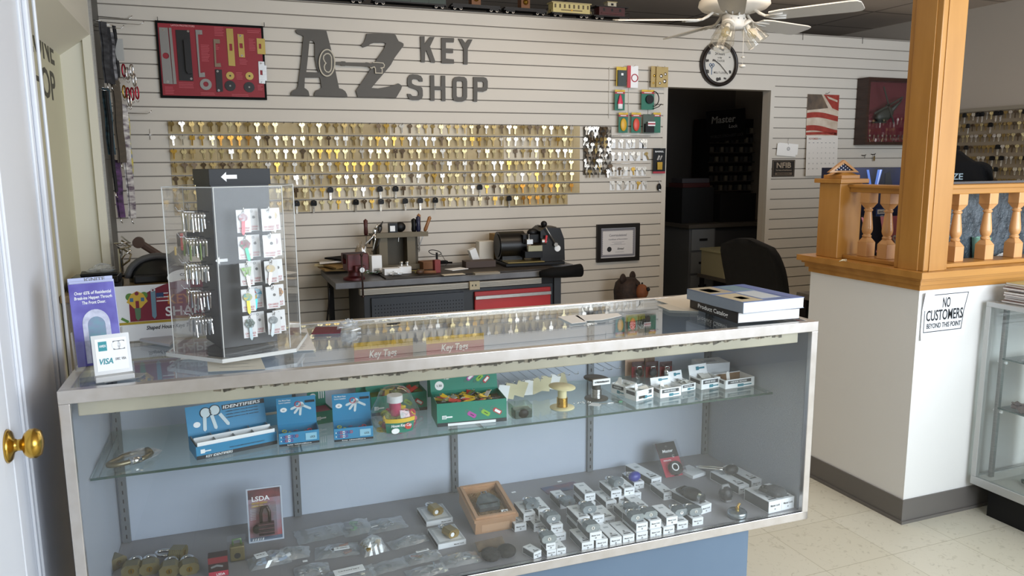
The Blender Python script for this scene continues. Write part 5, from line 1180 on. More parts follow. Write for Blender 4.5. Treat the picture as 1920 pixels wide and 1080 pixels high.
# key shapes sign
p0 = ontop(262, 640)
tt = thing('advertising_sign', 'maroon advertising card picturing shaped keys, standing at the counter\'s left back', 'sign', cw(-.005 + .18, .47, TOPZ + .0) , CYAW + R(3))
sp = cw(.05, .44, 0)
tt.location = cw(.085, .440, TOPZ)
MRN = mat('sign_maroon', '#7d1830', .5); W_ = .415
b = B(TR(rx=R(80), s=.80)); T = TR()
out = [(-.06, 0), (.34, 0), (.34, .135), (.26, .165), (.20, .172), (.03, .178), (-.06, .165)]
b.bx(-.06, .345, 0, .178, -.002, 0, CARDW)
arc = [(.005, .062), (.345, .062), (.345, .10)] + [(.345 - .34*i/16, .10 + .088*math.sin(PI*(.12 + .80*i/16))) for i in range(17)]
b.prism(arc, .0006, MRN); b.bx(-.06, .345, .053, .061, 0, .0008, mat('sign_olive', '#b59a28', .5))
b.text('KEY', .155, .112, .030, mat('sign_orange', '#d58a3c', .5), w=.072, z=.001); b.text('SHAPES', .185, .073, .030, CARDW, w=.150, z=.001); b.text('Shaped House Keys To Fit Your Life', .155, .033, .0125, INK, w=.21, z=.0006, sl=.2)
YC = mat('cottage_yellow', '#d9b23c', .5); GC = mat('cottage_green', '#5c8a3a', .5); BC = mat('key_blue', '#3f6c92', .4)
b.prism([(-.002, .125), (.012, .150), (.03, .160), (.048, .150), (.060, .125), (.052, .118), (.04, .105), (.018, .105), (.008, .118)], .0014, YC); b.disc((.008, .142), .012, .0012, GC); b.disc((.050, .145), .011, .0012, GC); b.bx(.024, .034, .105, .128, 0, .002, MRN); b.bx(.008, .018, .126, .138, 0, .002, BC); b.bx(.040, .050, .126, .138, 0, .002, BC); b.disc((.029, .152), .006, .002, MRN); b.prism([(.020, .106), (.038, .106), (.036, .072), (.028, .064), (.022, .072)], .0012, mat('blade_green', '#5a7d5a', .4))
b.prism([(.070, .155), (.084, .157), (.083, .075), (.077, .066), (.070, .075)], .0016, mat('blade_steel_blue', '#6f93a6', .4)); b.ring(.003, .0075, .0016, CHROME, c=(.077, .160)); b.bx(.086, .108, .135, .150, 0, .0016, mat('flag_blue', '#27406e', .5))
for i in range(5): b.bx(.086 + (.022 if i > 2 else 0), .122, .122 + i*.006, .125 + i*.006, 0, .0016, CARDW if i % 2 == 0 else PRED)
b.stroke([(-.02, .075), (.0, .062)], .008, .0012, GC)
b.build('card', tt)
b = B(); b.tube([(.05, .012, .003), (.05, .05, .003), (.05, .018, .08)], .003, BLACK, 6); b.build('easel', tt)
# brochure holder
tt = thing('brochure_holder', 'clear holder with purple door brochures at the counter\'s left end', 'brochure holder', cw(.060, .150, TOPZ), R(14))
L = TR(rx=R(-14), s=.90)
b = B(L); b.bx(-.055, .055, .018, .020, .004, .19, CLEAR); b.bx(-.055, .055, -.020, -.018, .004, .075, CLEAR); b.bx(-.055, -.053, -.018, .018, .004, .10, CLEAR); b.bx(.053, .055, -.018, .018, .004, .10, CLEAR); b.bx(-.055, .055, -.02, .03, .010, .014, CLEAR); b.build('holder', tt)
PU = mat('brochure_purple', '#4a3f9a', .45, noise=(14, '#6f6cc0')); LV = mat('brochure_lavender', '#b9c0e0', .5)
b = B(L)
b.bx(-.048, .050, .006, .0165, .014, .232, LV); b.bx(-.047, .051, -.004, .0055, .014, .222, LV)
b.bx(-.050, .048, -.0150, -.0045, .014, .215, PU)
T = L @ TR((0, -.0151, 0)) @ WT
b.T = Matrix.Identity(4)
for i, s_ in enumerate(('Over 65% of Residential', 'Break-ins Happen Through', 'The Front Door.')): b.text(s_, 0, .188 - i*.012, .0075, CARDW, T, w=[.080, .082, .052][i], sl=.1)
b.prism([[(-.030, .02), (.030, .02), (.030, .115)] + [(.030*math.cos(PI*i/14), .115+.035*math.sin(PI*i/14)) for i in range(1, 14)] + [(-.030, .115)], [(-.019, .02), (.019, .02), (.019, .112)] + [(.019*math.cos(PI*i/12), .112+.020*math.sin(PI*i/12)) for i in range(1, 12)] + [(-.019, .112)]], .001, mat('arch_stone', '#cfd2e4', .6, noise=(60, '#aeb2c8')), T)
b.prism([(-.019, .02), (.019, .02), (.019, .112)] + [(.019*math.cos(PI*i/12), .112+.020*math.sin(PI*i/12)) for i in range(1, 12)] + [(-.019, .112)], .0005, mat('arch_teal', '#6a9aa8', .5, noise=(20, '#8d6f9f')), T)
T2 = L @ TR((0, .0059, 0)) @ WT; b.text('IGNITE', .01, .222, .009, GREY, T2, w=.045); b.build('brochures', tt)
# card acceptance sign
tt = thing('card_sign', 'small white card acceptance sign in a silver slanted stand', 'sign', cw(.098, .058, TOPZ), R(12))
L = TR(rx=R(-14)); SV = mat('stand_silver', '#c9c9c8', .35, .4)
b = B(); b.box((0, -.002, .006), (.074, .030, .012), SV); b.build('foot', tt, bevel=.002)
b = B(L); b.bx(-.036, .036, .0, .004, .008, .096, SV); b.bx(-.030, .030, -.0008, 0, .020, .088, CARDW)
T = L @ TR((0, -.0010, 0)) @ WT; TL_ = mat('card_teal', '#2f8f98', .5); b.T = Matrix.Identity(4)
b.rect(-.024, -.008, .062, .082, 0, TL_, T); b.text('AMEX', -.016, .070, .005, CARDW, T, w=.013); b.rect(.004, .026, .062, .081, 0, GREY, T); b.disc((.010, .0715), .0085, .0006, CARDW, T, 16); b.disc((.020, .0715), .0085, .0006, CARDW, T, 16)
b.text('VISA', -.013, .034, .012, TL_, T, w=.028, sl=.2); b.text('DISC  VISA', .016, .040, .005, GREY, T, w=.020); b.build('card', tt, label='white card with logos')
# papers
def paper(name, label, pts, m=PAPER, z=TOPZ, lines=0, cat='paper', th=.0006):
    P = [az(px, py, z) for px, py in pts]; c = sum(P, Vector()) / len(P); c.z = z
    b = B(); b.prism([((p-c).x, (p-c).y) for p in P], th, m)
    d = (P[1]-P[0]); 
    if lines:
        ex = (P[1]-P[0]).normalized(); ey = (P[-1]-P[0]); ey = (ey - ex*ey.dot(ex)).normalized(); w_ = (P[1]-P[0]).length; h_ = (P[-1]-P[0]).length
        for i in range(lines):
            a = P[0]-c + ex*w_*.15 + ey*h_*(.18 + .6*i/max(1, lines-1)); b.add([a, a+ex*w_*rnd.uniform(.4, .7), a+ex*w_*.5+ey*.0022, a+ey*.0022], [(0, 1, 2, 3)], GREY, TR((0, 0, th+.0002)))
    o = b.build(name, loc=c); return tag(o, label, cat)
paper('receipt', 'upside down printed slip under the spinner\'s front edge', [(390, 697), (498, 692), (486, 664), (388, 669)], mat('slip_aged', '#c9c6b8', .7), lines=4)
paper('leaflet', 'white leaflet sticking out right of the spinner base', [(524, 660), (592, 656), (574, 615), (520, 640)], PAPER, lines=5)
paper('leaflet', 'white leaflet peeking out left of the aged slip', [(338, 674), (392, 672), (390, 660), (350, 663)], PAPER)
paper('folded_leaflet', 'folded white leaflet lying in front of the maroon advertising card', [(262, 640), (318, 650), (330, 636), (290, 624)], mat('leaflet_grey', '#b9b9be', .6), th=.006)
paper('scrap_paper', 'dim scrap of printed paper at the left front of the counter top', [(196, 718), (262, 708), (275, 700), (215, 698)], mat('scrap_grey', '#9a9a98', .6))
paper('maroon_card', 'maroon card in a clear sleeve near the counter\'s back edge', [(584, 627), (638, 625), (641, 613), (592, 614)], mat('maroon_card', '#6d2438', .5), th=.002)
crumple('crumpled_wrap', 'small crumpled clear wrap beside the maroon card', 'wrap', ontop(655, 618), .03, .022, .028, BAG, 12)
b = B(); b.tube([(.02, .004, 0), (-.005, .002, 0), (-.018, 0, .0), (-.005, -.006, 0), (.008, -.008, 0)], .0016, BLACK, 6); tag(b.build('small_clip', loc=ontop(738, 608) + Vector((0, 0, .0016))), 'tiny curved black clip near the counter\'s back edge', 'clip')
paper('note_paper', 'white note paper lying on the middle right of the counter top', [(1046, 594), (1081, 590), (1100, 604), (1072, 607)])
paper('note_paper', 'longer white paper strip beside the first note paper', [(1078, 592), (1158, 587), (1166, 592), (1130, 600), (1095, 602)])
paper('loose_sheet', 'cream sheet at the counter\'s back right beside the catalogs', [(1228, 562), (1330, 545), (1342, 552), (1290, 582)], mat('sheet_cream', '#ded8cc', .7))
paper('loose_sheet', 'lower cream sheet partly under the catalog stack', [(1232, 572), (1300, 566), (1310, 584), (1255, 582)], mat('sheet_cream2', '#cfc9bd', .7), z=TOPZ-.0003)
# catalogs
def book(label, loc, w_, d_, h_, cov, rz, spine=None, art=0):
    tt = thing('catalog', label, 'book', loc, rz, group=None)
    b = B(); b.bx(-w_/2+.002, w_/2-.001, -d_/2+.002, d_/2-.002, .0012, h_-.0012, mat('page_block', '#e4e2de', .7, noise=(3, '#d8d6d2', (1, 1, 400)))); b.build('pages', tt)
    b = B(); b.bx(-w_/2, w_/2, -d_/2, d_/2, 0, .0012, cov); b.bx(-w_/2, w_/2, -d_/2, d_/2, h_-.0012, h_, cov); b.bx(-w_/2, -w_/2+.002, -d_/2, d_/2, 0, h_, cov)
    if spine: b.text(spine, 0, h_*.3, h_*.4, CARDW, Matrix(((0, 0, -1, -w_/2-.0002), (-1, 0, 0, 0), (0, 1, 0, 0), (0, 0, 0, 1))), z=.0006, w=.16)
    if art:
        T = TR((0, 0, h_)); rr = random.Random(2)
        b.rect(-w_/2, w_/2, -d_/2, d_/2, 0, mat('catalog_art_blue', '#7d93c4', .3, noise=(6, '#4f6aa8')), T)
        for x0, x1, y0, y1, c_ in ((-.105, -.02, .02, .13, '#b3a78e'), (-.105, -.03, -.12, .0, '#cdbf9f'), (-.01, .06, .03, .12, '#6f8fa0'), (-.02, .05, -.10, .015, '#c9d2da'), (.065, .10, -.13, .13, '#5b6fb0'), (.07, .095, -.05, -.01, '#2b3550'), (-.09, -.05, .04, .10, '#57503f'), (.0, .03, -.06, -.02, '#4a5568'), (-.08, -.05, -.09, -.05, '#7a5f44'), (.02, .05, .05, .09, '#37424f')):
            b.rect(x0, x1, y0, y1, .0004 + .0002*(c_ > '#5'), mat('art_' + c_.strip('#'), c_, .35), T)
    b.build('cover', tt, bevel=.0006)
    return tt
bc = cw(1.49, .24, TOPZ)
bc = az(1398, 588, TOPZ)
book('lower catalog of the stack with black lettered spine', bc + Vector((-.003, .01, .0008)), .205, .255, .030, mat('catalog_black', '#1f1a1c', .4), CYAW + R(-2), 'Product Catalog')
book('upper thick catalog with blue and tan picture cover, topmost of the stack', bc + Vector((-.006, .005, .0310)), .215, .262, .031, mat('catalog_cover', '#8d98a8', .35), CYAW + R(3), None, 1)
# ============================================================ merchandise on the glass shelf
def edge2(P, Q, z):
    a = az(P[0], P[1], z); c = az(Q[0], Q[1], z); d = c - a
    return a, d.length, math.atan2(d.y, d.x)
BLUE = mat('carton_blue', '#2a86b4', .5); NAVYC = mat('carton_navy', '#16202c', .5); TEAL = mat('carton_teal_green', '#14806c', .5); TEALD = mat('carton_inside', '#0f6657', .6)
def opencarton(name, label, cat, P, Q, dep, hf, hb, m, lean=0, parts=None, z=ST, inside=None):
    a, w, rz = edge2(P, Q, z)
    t = thing(name, label, cat, a, rz)
    th = .0012; b = B()
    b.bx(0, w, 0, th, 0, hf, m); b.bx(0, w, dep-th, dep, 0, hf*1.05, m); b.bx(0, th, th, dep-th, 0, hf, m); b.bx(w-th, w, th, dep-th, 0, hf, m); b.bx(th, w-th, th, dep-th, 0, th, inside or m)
    b.build('tray', t)
    if hb > hf:
        L = TR((0, dep, hf), rx=R(-lean)); b = B(L); b.bx(0, w, 0, th, 0, hb-hf, m); b.build('display_panel', t)
    else: L = None
    return t, w, rz, L
def keysart(b, T, cx, cy, s):
    PALE = mat('art_key_pale', '#cfdde2', .5); 
    b.disc((cx, cy), .0095*s, .0005, PALE, T, 16); b.disc((cx+.016*s, cy+.002*s), .0095*s, .0007, PALE, T, 16); b.ring(.0085*s, .0098*s, .0009, INK, T, 18, (cx, cy)); b.ring(.0085*s, .0098*s, .0009, INK, T, 18, (cx+.016*s, cy+.002*s))
    for dx, a in ((-.002, -5), (.010, 12), (.024, 32)):
        M = T @ TR((cx + dx*s, cy - .006*s, .0006), rz=R(a)); b.prism([(-.003*s, 0), (.003*s, 0), (.003*s, -.024*s), (0, -.027*s), (-.003*s, -.024*s)], .0004, PALE, M)
# large key identifiers tray
t, w, rz, L = opencarton('key_identifier_box', 'large blue counter box with white divided tray and drawn keys', 'display box', (369, 863), (520, 832), .085, .032, .105, BLUE, 14)
b = B(); b.bx(.0, w, -.0006, 0, 0, .009, NAVYC); b.text('KEY IDENTIFIERS', .052, .0022, .0058, CARDW, WT, z=.0012, w=.062, sl=.2); b.text('FIND YOUR IMPORTANT KEYS QUICKLY', w*.62, .0145, .003, NAVYC, WT, z=.0006, w=.085); b.prism([(.010, .014), (.020, .014), (.020, .017), (.034, .017), (.034, .020), (.020, .020), (.020, .024), (.010, .024)], .0006, CARDW, WT)
for i in range(5): b.bx(.004 + i*(w-.008)/4 - .0005, .004 + i*(w-.008)/4 + .0005, .004, .080, .004, .036, mat('divider_grey', '#8f989c', .6))
b.bx(.004, w-.004, .0022, .0030, .004, .041, CARDW); b.bx(.004, w-.004, .042, .043, .004, .041, CARDW)
b.build('divided_tray', t, label='white divided tray')
b = B(); T = L @ TR((0, -.0003, 0)) @ WT; keysart(b, T, w*.24, .052, 1.40); b.bx(w*.45, w, -.0008, 0, .052, .064, NAVYC, L); b.text('IDENTIFIERS', w*.70, .0545, .0075, CARDW, T, z=.0010, w=w*.48, sl=.25); b.disc((w*.12, .026), .0085, .0006, CARDW, T, 18, .007)
for i in range(3): b.text('reliable colour rings fit most keys', w*.70, .045 - i*.0075, .003, NAVYC, T, w=w*.42)
b.build('printed_header', t)
b = B(); rr = random.Random(1); [b.ring(.004, .006, .0014, mat('ring_dark', '#3a2438', .5), TR((.012 + .02*rr.random(), .05 + .02*rr.random(), .012 + .003*i), rr.uniform(-.4, .4)), 10) for i in range(6)]; b.build('identifier_rings', t)
# two small blue boxes
def bluebox(P, Q, label):
    t, w, rz, L = opencarton('key_identifier_box', label, 'display box', P, Q, .060, .034, .105, BLUE, 6, inside=NAVYC)
    b = B(); b.bx(0, w, -.0006, 0, 0, .0055, NAVYC); b.text('key identifiers', w*.5, .0015, .0025, CARDW, WT, z=.0012, w=w*.6)
    RNG = ['#2a3a8c', '#c23a4a', '#e8e8ee', '#7a3a8c']
    for r_, n in ((.0235, 6), (.0135, 4)):
        b.rect(.004, .0065, r_-.0012, r_+.0012, .0007, CARDW, WT)
        for i in range(n): b.ring(.0022, .0038, .0006, mat('ring_art_%d' % (i % 4), RNG[i % 4], .5), WT, 12, (.012 + .0062*i, r_))
    b.rect(w*.66, w*.94, .010, .028, .0007, mat('pale_blue', '#8fc4dc', .5), WT); b.ring(.002, .004, .001, mat('ring_art_3', '#7a3a8c'), WT, 12, (w*.76, .017)); b.text('LOCK', w*.84, .015, .005, INK, WT, z=.0014, w=w*.13); b.build('front_print', t)
    b = B(); T = L @ TR((0, -.0003, 0)) @ WT; PALE = mat('art_key_pale', '#cfdde2')
    for i in range(2): b.text('Fits Most Keys' if i == 0 else 'Long Lasting', w*.06, .063-i*.006, .0035, CARDW, T, al='l', w=w*.3)
    cx, cy = w*.62, .050
    for a in (-70, -40, -8, 62): M = T @ TR((cx, cy, .0003), rz=R(a)); b.prism([(-.003, 0), (.003, 0), (.003, -.026), (0, -.029), (-.003, -.026)], .0005, PALE, M)
    b.ring(.006, .008, .0009, mat('ring_art_1', '#c23a4a'), T, 14, (cx-.008, cy+.002)); b.disc((cx, cy), .0075, .0008, PALE, T, 14); b.bx(w*.72, w*.97, -.0009, 0, .054, .060, NAVYC, L)
    b.disc((w*.17, .040), .0085, .0006, CARDW, T, 16, .006); b.text('65', w*.17, .038, .004, GREY, T, z=.0009); b.build('panel_print', t)
    b = B(); rr = random.Random(7)
    for i in range(16): b.ring(.004, .006, .0014, mat('ring_stock_%d' % (i % 3), ['#a8283c', '#7a3a60', '#b8b83a'][i % 3], .5), TR((.012 + (w-.024)*rr.random(), .012 + .034*rr.random(), .004 + .0016*i), rr.uniform(-.6, .6), rr.uniform(-.6, .6)), 10)
    b.build('identifier_rings', t); return t
bluebox((524, 838), (599, 829), 'small blue box of red key rings beside the large divided blue box')
bluebox((627, 829), (700, 822), 'small blue box of key rings left of the clear bowl')
# plain blue panel box behind
t, w, rz, L = opencarton('blue_carton', 'open blue carton behind the large divided blue box', 'display box', (497, 800), (560, 790), .07, .03, .085, mat('carton_blue_soft', '#4b9cc6', .5), 4); b = B(); b.bx(.003, w-.003, .004, .005, .002, .036, mat('tray_cream', '#c8c3b4', .6)); b.build('inner_tray', t)
# green label boxes
def luckytag(b, x, z, s=1): b.prism([(x, z), (x+.012*s, z), (x+.012*s, z+.003*s), (x+.028*s, z+.003*s), (x+.028*s, z+.007*s), (x+.012*s, z+.007*s), (x+.012*s, z+.010*s), (x, z+.010*s)], .0006, CARDW, WT); b.text('Lucky', x+.006*s, z+.0055*s, .003*s, TEAL, WT, z=.0012, w=.009*s); b.text('Line', x+.006*s, z+.0015*s, .003*s, TEAL, WT, z=.0012, w=.008*s)
def tagart(b, T, cx, cy, s, a, c1, inner=None):
    M = T @ TR((cx, cy, .0004), rz=R(a)); m_ = mat('tagart_' + c1.strip('#'), c1, .5); b.prism([(-.012*s, -.006*s), (.010*s, -.006*s), (.012*s, 0), (.010*s, .006*s), (-.012*s, .006*s), (-.015*s, 0)], .0005, m_, M)
    if inner: b.rect(-.009*s, .008*s, -.0035*s, .0035*s, .0006, inner, M)
    else: b.rect(-.006*s, .005*s, -.001*s, .001*s, .0006, INK, M)
    b.ring(.0042*s, .0050*s, .0005, GREY, M, 12, (-.018*s, .002*s))
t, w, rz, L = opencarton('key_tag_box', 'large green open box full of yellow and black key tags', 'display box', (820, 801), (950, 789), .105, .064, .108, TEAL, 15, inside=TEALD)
b = B(); b.bx(0, w, -.0006, 0, 0, .010, NAVYC); b.rect(w*.15, w*.84, .0005, .0075, .001, CARDW, WT); luckytag(b, w*.07, .020, 1.0)
tagart(b, WT, w*.50, .026, 1.0, -32, '#b04aa0'); tagart(b, WT, w*.70, .028, 1.0, -32, '#86b83a'); tagart(b, WT, w*.87, .030, 1.0, -32, '#b8343c', CARDW); b.build('front_print', t)
b = B(); T = L @ TR((0, -.0003, 0)) @ WT; b.disc((w*.13, .018), .0125, .0006, CARDW, T, 18); b.text('1.50', w*.13, .015, .006, INK, T, z=.0009, w=.014); b.text('A Set!', w*.24, .034, .004, CARDW, T); tagart(b, T, w*.60, .036, .9, 38, '#b04aa0', CARDW); tagart(b, T, w*.74, .033, .9, 40, '#86b83a'); tagart(b, T, w*.84, .027, .9, 45, '#b8343c', CARDW); b.build('panel_print', t)
TAGC = [mat('tag_%s' % n, c, .4) for n, c in (('yellow', '#e6c21c'), ('black', '#1c1c20'), ('black2', '#26262b'), ('red', '#b8322e'), ('yellow2', '#d8b428'), ('chrome', '#b9b9b9'), ('olive', '#7d8a34'))]
def fill(t, w, dep, z, n, cols, seed, s=1.0, y0=.008):
    rr = random.Random(seed)
    for i in range(n):
        b = B(); b.box((0, 0, 0), (.034*s, .012*s, .0022), rr.choice(cols)); b.ring(.003, .0042, .0012, CHROME, TR((.019*s, 0, 0)), 8)
        b.build('key_tag', t, loc=(.02 + (w-.04)*rr.random(), y0 + .012 + (dep-.035)*rr.random(), z + .004*(i/n)*3), rot=(rr.uniform(-.5, .5), rr.uniform(-.5, .5), rr.uniform(0, 3.1)))
fill(t, w, .105, .050, 60, TAGC, 3)
b = B(); b.bx(.002, w-.002, .002, .103, .030, .048, mat('tag_pile_dark', '#3a3520', .7)); b.build('tag_pile', t)
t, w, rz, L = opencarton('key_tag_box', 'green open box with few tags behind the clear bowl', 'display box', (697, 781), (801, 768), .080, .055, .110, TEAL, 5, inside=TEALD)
b = B(); b.bx(0, w, -.0006, 0, 0, .009, NAVYC); luckytag(b, w*.05, .016); tagart(b, WT, w*.66, .028, 1, -35, '#86b83a'); tagart(b, WT, w*.86, .026, 1, -35, '#b8343c', CARDW); b.build('front_print', t); b = B(); b.bx(.002, w-.002, .002, .078, .030, .045, mat('tag_pile_olive', '#5c6a2c', .7)); b.build('tag_pile', t); fill(t, w, .08, .047, 14, [TAGC[6], TAGC[0], TAGC[3]], 8)
t, w, rz, L = opencarton('small_green_box', 'small green box of pink rings squeezed between the two small blue boxes', 'display box', (592, 797), (626, 791), .07, .035, .090, TEAL, 5, inside=TEALD)
b = B(); luckytag(b, .004, .012, .9); b.build('front_print', t); b = B(); T = L @ TR((0, -.0003, 0)) @ WT; b.disc((w*.3, .026), .008, .0006, CARDW, T, 16, .006); b.text('40', w*.3, .0235, .005, INK, T, z=.0009); [b.prism([(w*.62+i*.006, .015), (w*.62+i*.006+.003, .015), (w*.62+i*.006+.004, .045), (w*.62+i*.006+.001, .045)], .0005, CARDW, T) for i in range(3)]; b.build('panel_print', t)
b = B(); b.bx(.002, w-.002, .002, .068, .020, .030, mat('ring_pile_pink', '#8a3f58', .6)); b.build('ring_pile', t)
def cframe(s_, t_, z): p = cw(s_, t_, z); return Matrix(((CUu.x, 0, -CVv.x, p.x), (CUu.y, 0, -CVv.y, p.y), (0, 1, 0, p.z), (0, 0, 0, 1)))
def headercard(t, s0, s1, z0, z1, tt_, bands, label):
    inv = (Matrix.Translation(t.location) @ Euler((0, 0, t.rotation_euler.z)).to_matrix().to_4x4()).inverted(); F = inv @ cframe(s0, tt_, z0); w = s1 - s0; h = z1 - z0
    b = B(); b.bx(0, w, -.10, h, -.0015, 0, TEAL, F)
    for a, c_, m_ in bands: b.bx(0, w, h*a, h*c_, 0, .0006, m_, F)
    b.text('Key Tags', w*.48, h*.42, h*.26, CARDW, F, z=.0012, w=w*.46, sl=.15)
    b.build('header_card', t, label=label)
HM = mat('header_maroon', '#9a2c44', .5); HY_ = mat('header_yellow', '#e2b81e', .5)
tb = [o for o in bpy.data.objects if o.name.startswith('key_tag_box')]
headercard(tb[1], .655, .826, .832, .912, .462, [(0, .22, TEAL), (.22, .74, HM), (.74, 1, HY_)], 'yellow and maroon Key Tags header')
headercard(tb[0], .843, 1.013, .860, .934, .362, [(0, .30, HY_), (.30, .74, HM), (.74, 1, HY_)], 'yellow and maroon Key Tags header')
p = cw(1.535, .480, ST); t = thing('remote_cover_pack', 'yellow topped remote cover pack standing at the case back below the counter top', 'pack', p, CYAW)
b = B(); b.bx(0, .070, 0, .0015, 0, .205, mat('skins_tan', '#b79a86', .5)); b.bx(0, .070, -.0006, 0, .183, .205, mat('skins_yellow', '#c9c23a', .5)); b.prism([(0, .158), (.07, .166), (.07, .188), (0, .180)], .0008, mat('skins_dark', '#4a4844', .5), WT); b.text('REMOTE', .036, .171, .009, CARDW, WT, z=.0014, w=.045, sl=.2); b.text('SKINS', .038, .156, .014, CARDW, WT, z=.0016, w=.056, sl=.2); b.build('card', t)
b = B(); b.bx(.074, .11, .0, .0015, 0, .205, mat('skins_brown', '#5e4c42', .5, noise=(60, '#8a7464'))); b.build('side_card', t)
# clear bowl of key caps
p = onshelf(742, 806)
t = thing('key_cap_bowl', 'round clear plastic bowl of house key caps between blue and green boxes', 'bowl', p)
t.scale = (1.3, 1.3, 1.2)
pr = [(.030, 0), (.044, .010), (.050, .028), (.049, .045), (.042, .062), (.036, .074), (.031, .088), (.020, .098), (.008, .101), (.001, .1015)]
b = B(); b.lathe(pr, glass('bowl_clear', (.95, .95, .95), .02, .07, .04), 28); b.build('bowl', t)
rr = random.Random(4)
for i in range(70):
    a = rr.uniform(0, 2*PI); q = .036*math.sqrt(rr.random()); c_ = rr.choice([mat('cap_red', '#b8283c', .4), mat('cap_pink', '#c23a68', .4), TAGC[0], mat('cap_maroon', '#7a1c34', .4), TAGC[6]])
    b = B(); b.ring(.003, .0085, .004, c_, None, 10); b.build('key_cap', t, loc=(q*math.cos(a), q*math.sin(a), .006 + .034*rr.random()), rot=(rr.uniform(-1.4, 1.4), rr.uniform(-1, 1), 0))
b = B(); b.cyl((0, .0, .035), (0, .0, .065), .012, mat('cap_pink', '#c23a68'), 14); b.cyl((0, 0, .065), (0, 0, .080), .016, CARDW, 16); b.build('inner_cup', t)
b = B()
n = 8; vs = []
for i in range(n+1):
    a = R(-125 + 70*i/n); 
    for z, r_ in ((.010, .0465), (.040, .0515)): vs.append((r_*math.cos(a), r_*math.sin(a), z))
b.add(vs, [(2*i, 2*i+2, 2*i+3, 2*i+1) for i in range(n)], TEAL, smooth=True)
vs2 = []
for i in range(n+1):
    a = R(-125 + 70*i/n)
    for z, r_ in ((.034, .0520), (.043, .0522)): vs2.append((r_*math.cos(a), r_*math.sin(a), z))
b.add(vs2, [(2*i, 2*i+2, 2*i+3, 2*i+1) for i in range(n)], YEL, smooth=True)
Tl = TR((0, -.0525, 0)) @ WT; b.text('House Key Cap', 0, .0265, .0060, CARDW, Tl, z=.0015, w=.040, sl=.15); b.disc((-.012, .018), .008, .0015, CARDW, Tl, 16, .006); b.disc((.014, .026), .007, .001, mat('apple_red', '#c23a34', .4), Tl, 14); b.build('wrap_label', t)
# carabiner in a bag
t = thing('giant_carabiner', 'large bronze carabiner in a clear bag alone at the shelf\'s left end', 'carabiner', onshelf(243, 868) , R(35)); BZN = mat('carabiner_bronze', '#7a725c', .35, .8)
b = B(); b.tube([(.050*math.cos(a), .024*math.sin(a)*(1.15 if math.cos(a) > 0 else .85), .0105) for a in [i*PI/10 for i in range(20)]], .006, BZN, 8, closed=True); b.build('loop', t); b = B(); b.tube([(.045, -.01, .0105), (.052, .012, .0105)], .010, BZN, 10); b.tube([(-.01, -.020, .0105), (.015, -.024, .0105)], .009, CHROME, 10); b.build('screw_sleeve', t)
crumple('carabiner_bag', 'crumpled clear bag over the bronze carabiner', 'bag', onshelf(262, 856), .045, .03, .018, BAG, 21)
# small boxed key viewer
t = thing('boxed_gadget', 'small clear and dark green gadget pack right of the large green tag box', 'gadget', onshelf(978, 781), R(-2))
b = B(); b.box((0, 0, .012), (.050, .035, .024), mat('pack_dark_green', '#2c3f38', .4)); b.sphere((0, -.016, .014), .013, BLACK, 12, (1.2, .5, 1)); b.build('gadget', t, bevel=.002); b = B(); b.box((.0, .012, .018), (.056, .045, .036), glass('pack_green_clear', (.8, .9, .84), .03, .08, .06, '#7f9c8a')); b.build('clear_case', t)
# chain spools
def spool(px, py, r0, h, dm, cm, label, lab=False):
    t = thing('chain_spool', label, 'spool', onshelf(px, py)); t.scale = (1.08, 1.08, 1.05)
    b = B(); b.lathe([(.001, 0), (r0, 0), (r0, .002), (.012, .002)], dm, 28); b.build('bottom_flange', t)
    b = B(); b.lathe([(.012, .002), (.012, h-.002)], dm, 18); b.build('core', t)
    for k in range(11): b = B(); b.tube([((.0135)*math.cos(a), (.0135)*math.sin(a), .004 + k*.0024 + .0004*math.sin(a*2)) for a in [i*PI/12 for i in range(24)]], .0013, cm, 5, closed=True); b.build('chain_turn', t)
    b = B(TR((0, 0, h), rx=R(3), ry=R(4))); b.lathe([(.001, -.002), (r0*1.08, -.002), (r0*1.08, 0), (.001, 0)], dm, 28)
    b.build('top_flange', t)
    if lab: b = B(); b.box((0, -r0*.9, h-.003), (.052, .004, .016), CARDW); b.text('NICKEL PLATED CHAIN', 0, h-.005, .005, INK, TR((0, -r0*.9-.002, 0)) @ WT, w=.044); b.build('white_label', t, label='white printed label')
    return t
spool(1054, 764, .033, .060, mat('spool_cream', '#d8cfa4', .5), BRASS, 'cream spool wound with brass ball chain on the glass shelf')
spool(1118, 747, .033, .060, mat('spool_black', '#3a3a38', .5), CHROME, 'black spool wound with nickel chain, white label on its top', True)
b = B(); rr = random.Random(6)
for i in range(12): b.sphere((rr.uniform(-.03, .03), rr.uniform(-.01, .01), .002), .0022, CHROME, 6)
tag(b.build('chain_beads', loc=onshelf(1094, 756)), 'few loose chrome chain beads in front of the black spool', 'beads')['kind'] = 'stuff'
b = B(); b.tube([(-.03, .006, .0015), (0, .0, .0015), (.03, -.002, .0015)], .0012, CHROME, 5); b.box((.036, -.002, .003), (.012, .006, .005), mat('clip_green', '#3a7a5a', .5)); tag(b.build('chain_end', loc=onshelf(1142, 757)), 'short loose chain with a green clip right of the black spool', 'chain')
paper('price_tag', 'tiny white price tag in front of the black spool', [(1103, 760), (1124, 762), (1128, 757), (1110, 755)], CARDW, z=ST)
